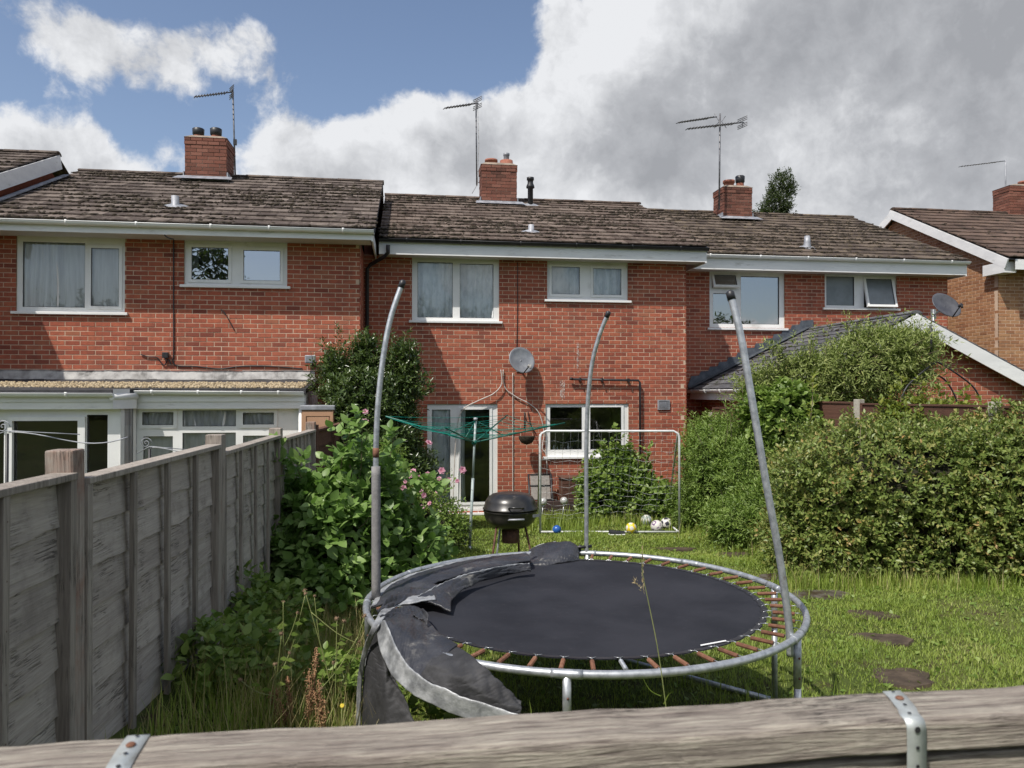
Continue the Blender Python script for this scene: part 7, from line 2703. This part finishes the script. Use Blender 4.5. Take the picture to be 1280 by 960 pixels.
# --- dark laurel between the two houses
sh3 = []
for x, y, s in ((421, 408, 430), (402, 425, 440), (455, 412, 460), (440, 430, 450), (480, 425, 480), (507, 413, 500), (520, 440, 515), (530, 465, 520), (395, 450, 410), (468, 440, 470), (495, 440, 490), (412, 440, 425), (447, 418, 455), (490, 418, 492), (512, 425, 508), (430, 425, 438), (535, 480, 520), (388, 470, 405)):
    sh3.append((PD(s, 500, 11.2), PD(x, y + 4, 11.1), 16))
shrub('laurel', 'tall dark glossy laurel with upright shoots in front of the downpipe', 'laurel',
      [B(468, 555, 11.3, (0.60, 0.55, 0.80)), B(464, 498, 11.3, (0.58, 0.5, 0.42)), B(420, 478, 11.3, (0.13, 0.2, 0.42)), B(503, 468, 11.3, (0.16, 0.2, 0.42)), B(458, 455, 11.3, (0.15, 0.2, 0.36)), B(492, 605, 11.3, (0.50, 0.5, 0.62))], M['leaf_laurel'],
      560, 8, 0.2, 0.092, (LN_V * np.array([1, 1.3, 1]), L2_F), up=0.8, lump=0.16, seed=17, core_s=0.78, shoots=sh3, trunk_=(PD(480, 690, 11.3), PD(470, 480, 11.3), 0.05))

# --- broad leaved shrub in front of the left fence
sh4 = [(PD(x0, 600, 6.9), PD(x1, y1, 6.7), 6) for x0, x1, y1 in ((370, 352, 560), (425, 440, 535), (380, 372, 575), (450, 452, 520), (350, 330, 590), (480, 492, 545), (440, 425, 540), (520, 545, 600), (350, 338, 640))]
shrub('broad_leaved_shrub', 'bushy shrub with broad light green leaves beside the grey lap fence', 'shrub',
      [B(415, 690, 7.0, (0.46, 0.5, 0.60)), B(395, 735, 6.7, (0.36, 0.4, 0.38)), B(500, 705, 7.3, (0.36, 0.4, 0.34)), B(452, 640, 7.2, (0.28, 0.4, 0.50)), B(378, 665, 7.0, (0.20, 0.3, 0.38))],
      M['leaf_big'], 230, 6, 0.26, 0.115, (L8_V, L8_F), lump=0.2, up=0.45, seed=21, core_s=0.66, singles=300, shoots=sh4, twign=60, jit=0.45, upb=0.9)

# --- climbing rose with pink flowers
RB = shrub('rose_bush', 'pink flowered rose bush left of the patio door', 'rose bush',
           [B(520, 640, 10.0, (0.42, 0.35, 0.36)), B(545, 655, 9.8, (0.35, 0.3, 0.25)), B(480, 600, 10.0, (0.25, 0.25, 0.45))], M['leaf_green'], 330, 6, 0.18, 0.055, seed=23, core_s=0.4, lump=0.3,
           shoots=[(PD(535, 640, 9.9), PD(x, y, 9.8), 6) for x, y in ((568, 600), (575, 625), (540, 600), (560, 590), (500, 590), (556, 645), (525, 600))])
M['petal'] = leaf_mat('pink_petal', [(0, (0.50, 0.20, 0.30)), (0.6, (0.68, 0.36, 0.45)), (1, (0.80, 0.56, 0.62))], 0.3, 0.6, (0.8, 0.3, 0.4))


def rosette(r):
    mb = MB()
    for ring, (n_, tilt, rr) in enumerate(((6, 0.25, 1.0), (5, 0.7, 0.75), (4, 1.15, 0.5))):
        for k in range(n_):
            a = 2 * math.pi * (k + 0.5 * ring) / n_
            d = Vector((math.cos(a), math.sin(a), 0))
            s = Vector((-math.sin(a), math.cos(a), 0))
            o_ = d * math.cos(tilt) + Vector((0, 0, math.sin(tilt)))
            mb.add([Vector(), o_ * r * rr * 0.6 + s * r * 0.45 * rr, o_ * r * rr * 1.02 + Vector((0, 0, -0.1 * r)), o_ * r * rr * 0.6 - s * r * 0.45 * rr], [(0, 1, 2, 3)])
    return mb.mesh('flower', M['petal'])


fm_ = rosette(0.042)
for px, py in ((511, 596), (519, 602), (526, 611), (533, 592), (507, 603), (481, 608), (530, 618), (541, 609), (546, 615), (516, 590), (528, 634), (516, 646), (499, 558 + 55), (554, 587), (577, 587), (571, 601), (455, 516), (455, 525), (458, 544), (534, 555), (549, 600), (535, 628), (561, 598), (506, 612), (522, 598)):
    p = PD(px + random.uniform(-2, 2), py + random.uniform(-2, 2), 9.62 if px > 470 else 9.9)
    o = link('flower', fm_, RB)
    o.matrix_parent_inverse = RB.matrix_basis.inverted() if False else Matrix.Translation(-RB.location)
    o.location = p
    o.rotation_euler = (random.uniform(0.6, 1.6), random.uniform(-0.5, 0.5), random.uniform(-0.6, 0.6))
    s_ = random.uniform(0.75, 1.25)
    o.scale = (s_, s_, s_)

# --- bush behind the goal
shrub('bush', 'pale green leafy bush in front of the kitchen window behind the goal', 'bush',
      [B(772, 608, 13.2, (0.42, 0.35, 0.52)), B(805, 628, 13.1, (0.36, 0.35, 0.34)), B(748, 618, 13.1, (0.26, 0.3, 0.34)), B(830, 640, 12.9, (0.2, 0.3, 0.2))], M['leaf_green'], 420, 7, 0.22, 0.085, (L8_V * np.array([1, 1.1, 1]), L8_F),
      seed=29, core_s=0.62, lump=0.24, shoots=[(PD(x, 590, 13.1), PD(x + random.uniform(-12, 12), y, 13.0), 6) for x, y in ((766, 540), (750, 555), (790, 548), (735, 570), (812, 560), (775, 535))])

# --- low clumps at the house end of the left border
shrub('border_plant', 'low dark clump of foliage at the foot of the patio door', 'plant', [B(545, 665, 10.3, (0.40, 0.3, 0.22)), B(500, 670, 10.2, (0.35, 0.3, 0.25))], M['leaf_laurel'], 500, 6, 0.14, 0.06, seed=31, core_s=0.6)

# --- poplar beyond the roofs
shrub('poplar_tree', 'dark wind bent poplar crown rising beyond the right roof ridge', 'tree',
      [B(974, 246, 38, (0.42, 0.5, 1.25), 0, 2.0), B(966, 262, 38, (0.45, 0.5, 0.95), 0, 2.0), B(981, 236, 38, (0.30, 0.4, 0.62), 0, 2.0), B(948, 268, 38, (0.3, 0.4, 0.4), 0, 2.0), B(970, 300, 38, (0.8, 0.6, 1.2), 0, 2.0)],
      M['leaf_poplar'], 150, 6, 0.4, 0.14, lump=0.6, seed=37, core_s=0, wind=(0.7, 0, 0.4), trunk_=(PD(965, 560, 38), PD(975, 250, 38), 0.12))

# --- line of trees behind the photographer, seen only in the window panes
tb = []
for k in range(7):
    tb.append(((-16 + k * 6.0, -17 + (k % 2) * 2.5, 3.0 + (k % 3) * 0.5), (3.4, 2.2, 3.6), 0.0, 2.2))
tb.append(((-9.2, -10.0, 6.0), (1.7, 1.2, 3.2), 0.0, 2.0))
P, Nn = blob_points(tb, 14, 0.25, (0.7, 1.05), 3)
pos, dr, up_, sz = sprig_leaves(P, Nn + np.array([0, 0, 0.5]), 5, 0.5, 0.35)
V, F = instance(L2_V, L2_F, pos, frames(dr, up_), sz)
setp(np_mesh('trees', V, F, M['leaf_poplar']), kind='stuff')

# ------------------------------------------------------------------ GRASS
G_V = np.array([(0, 0.5, 0), (0, -0.5, 0), (0.10, 0.38, 0.5), (0.10, -0.38, 0.5), (0.42, 0, 1.0)], float)
G_F = np.array([(0, 1, 3), (0, 3, 2), (2, 3, 4)])


def grass(name, N, region, h, w=0.005, lean=0.4, mat=None, weight=None, thin=True, clump=0.0):
    x = rng.uniform(region[0], region[1], N)
    y = rng.uniform(region[2], region[3], N)
    v = np.stack([x, y, ground_np(x, y)], 1) - np.array(EYE)
    dep = v @ np.array(_F)
    lat = v @ np.array(_R)
    keep = (np.abs(lat) < dep * 0.95 + 0.6) & (dep > 1.2)
    if thin:
        keep &= rng.random(N) < np.clip(7.5 / np.maximum(dep, 1), 0.35, 1)
    if weight is not None:
        keep &= rng.random(N) < weight(x, y)
    for sx, sy, hw, hd, k in STONES:
        u = ((x - sx) / hw) ** 2 + ((y - sy) / hd) ** 2
        keep &= (u > k * (1 + 0.25 * np.sin(np.arctan2(y - sy, x - sx) * 5))) | (rng.random(N) < 0.02)
    x, y, dep = x[keep], y[keep], dep[keep]
    n = len(x)
    hv = h * rng.uniform(0.5, 1.25, n) * (1 + 0.55 * vnoise(np.stack([x, y, x * 0], 1), 2.4, 5) + 0.25 * vnoise(np.stack([x, y, x * 0], 1), 9, 3))
    hv = np.maximum(hv, 0.015)
    ang = rng.uniform(0, 2 * math.pi, n)
    ca, sa = np.cos(ang), np.sin(ang)
    ln = rng.uniform(0.2, 1.9, n) * lean
    ww = w * rng.uniform(0.7, 1.4, n) * np.clip(dep / 6, 0.9, 2.0)
    gx_ = G_V[None, :, 0] * (hv * ln * 2.2)[:, None]
    gy_ = G_V[None, :, 1] * ww[:, None]
    gzv = G_V[None, :, 2] * hv[:, None]
    V = np.stack([x[:, None] + gx_ * ca[:, None] - gy_ * sa[:, None], y[:, None] + gx_ * sa[:, None] + gy_ * ca[:, None],
                  ground_np(x, y)[:, None] - 0.004 + gzv], -1)
    F = G_F[None] + (np.arange(n) * 5)[:, None, None]
    o = np_mesh(name, V.reshape(-1, 3), F.reshape(-1, 3), mat or M['grass'])
    setp(o, kind='stuff')
    return o


def inside_yard(x, y):
    return ((y < 13.5) & (x > -1.2 + 0.03 * y)).astype(float)


grass('grass', 540000, (-1.3, 9.8, 1.6, 13.6), 0.031, 0.0055, lean=0.8, weight=lambda x, y: inside_yard(x, y) * (1 - 0.35 * (vnoise(np.stack([x, y, x * 0], 1), 1.3, 8) > 0.35)))
# taller tussocks: under the hedge, round the trampoline and along the borders
hc = np.array([(hb1[0][0], hb1[0][1]), (hb2[0][0], hb2[0][1]), (hb3[0][0], hb3[0][1])])


def tall_w(x, y):
    d1 = np.abs((y - (7.45 - 0.16 * (x - 4.6) + 0.12 * np.sin(x * 3.1))))
    w1 = np.exp(-(d1 / 0.28) ** 2) * (x > 3.9)
    w2 = np.exp(-(((x + 0.75) / 0.55) ** 2)) * (y < 8.5)
    w3 = np.exp(-(((y - 12.6) / 0.5) ** 2)) * (x > 1.5)
    r = np.hypot(x - cx, y - cy)
    w4 = np.exp(-((r - 1.1) / 0.5) ** 2) * 0.18
    w5 = np.exp(-(((x - 5.2 + 0.1 * (12 - y)) / 0.5) ** 2)) * (y > 9.5)
    w6 = np.exp(-(((y - 3.0) / 0.7) ** 2)) * 0.3
    return np.clip(w1 + w2 + w3 + w4 + w5 + w6, 0, 1) * inside_yard(x, y)


grass('long_grass', 170000, (-1.3, 8.2, 2.2, 13.4), 0.15, 0.0055, lean=0.35, weight=tall_w, thin=False)
M['dry_grass'] = leaf_mat('dry_straw_grass', [(0, (0.26, 0.22, 0.08)), (0.5, (0.42, 0.36, 0.16)), (1, (0.56, 0.50, 0.28))], 0.35, 0.6, (0.5, 0.42, 0.15))
grass('dry_grass', 60000, (-1.2, 0.9, 2.6, 7.5), 0.26, 0.0035, lean=0.45, mat=M['dry_grass'], thin=False,
      weight=lambda x, y: 0.16 * np.exp(-((x + 0.45) / 0.55) ** 2) * (np.hypot(x - cx, y - cy) > 1.2) * inside_yard(x, y))
grass('straw_stalks', 50000, (3.4, 7.5, 6.6, 13.0), 0.22, 0.0035, lean=0.4, mat=M['dry_grass'], thin=False, weight=lambda x, y: 0.10 * tall_w(x, y))
# flat broad leaves of clover, dandelion and plantain in the turf
x = rng.uniform(-1.2, 8, 30000)
y = rng.uniform(2.4, 13, 30000)
k = rng.random(30000) < (0.22 + 0.78 * tall_w(x, y)) * inside_yard(x, y)
for sx, sy, hw, hd, kk in STONES:
    k &= ((x - sx) / hw) ** 2 + ((y - sy) / hd) ** 2 > kk
x, y = x[k], y[k]
P = np.stack([x, y, ground_np(x, y) + 0.01], 1)
D = np.stack([rng.normal(0, 1, len(x)), rng.normal(0, 1, len(x)), rng.uniform(0.2, 1.2, len(x))], 1)
V, F = instance(L8_V, L8_F, P, frames(D, np.tile([0, 0, 1.0], (len(x), 1)) + rng.normal(0, 0.3, (len(x), 3))), rng.uniform(0.018, 0.048, len(x)))
setp(np_mesh('lawn_weeds', V, F, M['leaf_green'], smooth=True), kind='stuff')

# ------------------------------------------------------------------ WEEDS in the left corner
wb = []
for px, py, d, r in ((290, 850, 4.3, (0.22, 0.25, 0.20)), (345, 800, 5.2, (0.28, 0.3, 0.24)), (300, 800, 5.4, (0.2, 0.3, 0.22)), (255, 885, 4.0, (0.2, 0.2, 0.18)), (400, 860, 4.6, (0.3, 0.3, 0.14)), (520, 870, 4.1, (0.18, 0.2, 0.18))):
    q = PD(px, py, d)
    wb.append(((q.x, q.y, gz(q.x, q.y) + r[2] * 0.5), r, 0.0, 2.0))
P, Nn = blob_points(wb, 420, 0.3, (0.3, 1.05), 41)
pos, dr, up_, sz = sprig_leaves(P, Nn * 0.5 + np.array([0, 0, 0.8]), 4, 0.12, 0.075, upb=1.0)
V, F = instance(L8_V, L8_F, pos, frames(dr, up_), sz)
setp(np_mesh('ground_weeds', V, F, M['leaf_green'], smooth=True), kind='stuff')

M['stem_green'] = make_mat('pale_green_stem', [(0, (0.16, 0.20, 0.06)), (1, (0.28, 0.30, 0.11))], 0.6, 9, bump=0)
M['seed_buff'] = make_mat('buff_seed_head', [(0, (0.16, 0.10, 0.06)), (1, (0.36, 0.25, 0.16))], 0.95, 60, bump=0.8, bscale=200)
M['dock'] = make_mat('rusty_dock_seed', [(0, (0.17, 0.085, 0.045)), (0.6, (0.30, 0.165, 0.085)), (1, (0.44, 0.30, 0.16))], 0.9, 30, bump=0.5, piece=0.6)


def seed_weed(d, stemfoot, heads, label):
    base = PD(stemfoot[0], stemfoot[1], d)
    T = thing('seed_head_weed', label, 'weed', group='dried seed head weeds')
    main_top = PD(heads[0][0], heads[0][1], d)
    bp = Vector((base.x, base.y, gz(base.x, base.y)))
    pts = catmull([bp, base.lerp(main_top, 0.4) + Vector((0.02, 0, 0)), main_top], 12)
    MB().tube(pts, [0.005 - 0.003 * k / 12 for k in range(13)], 6).build('stem', M['stem_green'], T)
    for i, (px, py) in enumerate(heads):
        h = PD(px, py, d + random.uniform(-0.08, 0.08))
        if i:
            f = pts[3 + (i * 5) % 8]
            mid = f.lerp(h, 0.55) + Vector((0.0, 0, -0.02))
            MB().tube(catmull([f, mid, h], 8), 0.0022, 5).build('branch', M['stem_green'], T)
            for s in (0.4, 0.7):
                p_ = f.lerp(h, s)
                MB().add([p_, p_ + Vector((0.025, 0, 0.012)), p_ + Vector((0.05, 0, -0.004)), p_ + Vector((0.025, 0, -0.012))], [(0, 1, 2, 3)]).build('leaf', M['leaf_green'], T)
        sd_ = MB()
        rr = random.uniform(0.009, 0.016)
        for j in range(26):
            v_ = Vector((random.gauss(0, 1), random.gauss(0, 1), random.gauss(0, 1))).normalized()
            sd_.tube([h, h + v_ * rr], [0.0028, 0.0008], 3, cap=False)
        sd_.lathe([(0.0, -rr * 0.6), (rr * 0.6, 0), (0, rr * 0.6)], 7, c=h)
        sd_.build('seed_head', M['seed_buff'], T)
    rebase(T, bp)


seed_weed(4.1, (345, 900), [(354, 752), (372, 766), (382, 742), (338, 788), (326, 830)], 'branching weed with buff seed balls nearest the grey fence')
seed_weed(4.3, (420, 905), [(381, 738), (393, 745), (430, 776), (448, 805), (405, 826), (417, 828)], 'tallest seed head weed in front of the broad leaved shrub')
seed_weed(3.9, (395, 930), [(456, 770), (449, 802), (421, 773), (402, 860)], 'forked weed whose seed balls overlap the trampoline pad')
seed_weed(3.8, (330, 930), [(344, 830), (300, 850), (352, 792), (362, 816)], 'short dried seed head weed just above the timber rail')
for px, py0, py1, lab in ((383, 915, 812, 'tallest rusty brown dock stalk between the fence and the trampoline'), (365, 905, 845, 'short rusty dock stalk left of the tallest one'), (403, 900, 850, 'rusty dock stalk closest to the hanging trampoline pad'), (350, 920, 870, 'small leaning dock stalk next to the fence corner weeds')):
    d = 3.9
    a, b = PD(px, py0, d), PD(px + random.uniform(-4, 4), py1, d)
    T = thing('dock_plant', lab, 'dock plant', group='rusty dock stalks')
    a.z = min(a.z, gz(a.x, a.y))
    for q_ in range(3):
        t_ = b + Vector((random.gauss(0, 0.035), random.gauss(0, 0.03), -0.05 * q_))
        MB().tube([a, a.lerp(t_, 0.5) + Vector((0.01, 0, 0)), t_], 0.003, 5).build('stem', M['dock'], T)
        n_ = 130
        tt = rng.uniform(0.35, 1.0, n_)
        c0_ = np.array(a)[None] + (np.array(t_) - np.array(a))[None] * tt[:, None] + rng.normal(0, 0.008, (n_, 3))
        V, F = instance(low_blob()[0], low_blob()[1], c0_, np.tile(np.eye(3), (n_, 1, 1)), rng.uniform(0.002, 0.005, n_))
        np_mesh('seeds', V, F, M['dock'], T, 'stuff')
    rebase(T, a)

# small yellow flower
p = PD(425, 882, 3.9)
YF = thing('yellow_flower', 'single small yellow ragwort flower low among the left weeds', 'flower', (p.x, p.y, gz(p.x, p.y)))
M['yellow_petal'] = make_mat('yellow_petal', [(0, (0.75, 0.55, 0.02)), (1, (0.85, 0.7, 0.05))], 0.6, 9, bump=0)
hgt = p.z - gz(p.x, p.y)
MB().tube([(0, 0, 0), (0.01, 0, hgt)], 0.002, 5).build('stem', M['stem_green'], YF)
mb = MB()
for k in range(12):
    a = 2 * math.pi * k / 12
    mb.add([(0, 0, 0), (0.008 * math.cos(a - 0.2), 0.008 * math.sin(a - 0.2), 0), (0.013 * math.cos(a), 0.013 * math.sin(a), 0), (0.008 * math.cos(a + 0.2), 0.008 * math.sin(a + 0.2), 0)], [(0, 1, 2, 3)])
mb.build('petals', M['yellow_petal'], YF, loc=(0.01, 0, hgt), rot=(0.9, 0, 0))

# tall grass stem crossing the trampoline
d = 2.6
T = thing('grass_stem', 'tall flowering grass stem rising in front of the trampoline mat', 'grass stem')
pts = catmull([PD(842, 960, d), PD(832, 880, d), PD(822, 810, d), PD(810, 750, d), PD(803, 715, d), PD(803, 688, d)], 24)
pts[0].z = gz(pts[0].x, pts[0].y)
MB().tube(pts, [0.0022 - 0.0013 * k / 24 for k in range(25)], 6).build('stem', M['stem_green'], T)
M['seed_straw'] = make_mat('straw_seed', [(0, (0.30, 0.23, 0.12)), (1, (0.48, 0.40, 0.24))], 0.9, 40, bump=0)
for (pa, pb, nn_s, nm) in (((804, 740), (803, 686), 60, 'seed_head'), ((806, 742), (792, 725), 26, 'seed_head')):
    a, b = PD(*pa, d), PD(*pb, d)
    tt = rng.uniform(0, 1, nn_s)
    ps = np.array(a)[None] + (np.array(b) - np.array(a))[None] * tt[:, None] + rng.normal(0, 0.0022, (nn_s, 3))
    V, F = instance(LN_V, L2_F, ps, frames(np.tile(np.array(b - a), (nn_s, 1)) + rng.normal(0, 0.02, (nn_s, 3)), rng.normal(0, 1, (nn_s, 3))), rng.uniform(0.009, 0.016, nn_s))
    np_mesh(nm, V, F, M['seed_straw'], T)
for (pa, pm, pb) in (((826, 870), (812, 862), (801, 842)), ((830, 880), (836, 868), (846, 862)), ((662, 900), (664, 890), (661, 873))):
    q = catmull([PD(*pa, d), PD(*pm, d), PD(*pb, d)], 8)
    mb = MB()
    mb.sheet([[p + Vector((0.003 * (1 - i / 8), 0, 0)) for i, p in enumerate(q)], [p - Vector((0.003 * (1 - i / 8), 0, 0)) for i, p in enumerate(q)]])
    mb.build('blade', M['grass'], T)
rebase(T, pts[0])
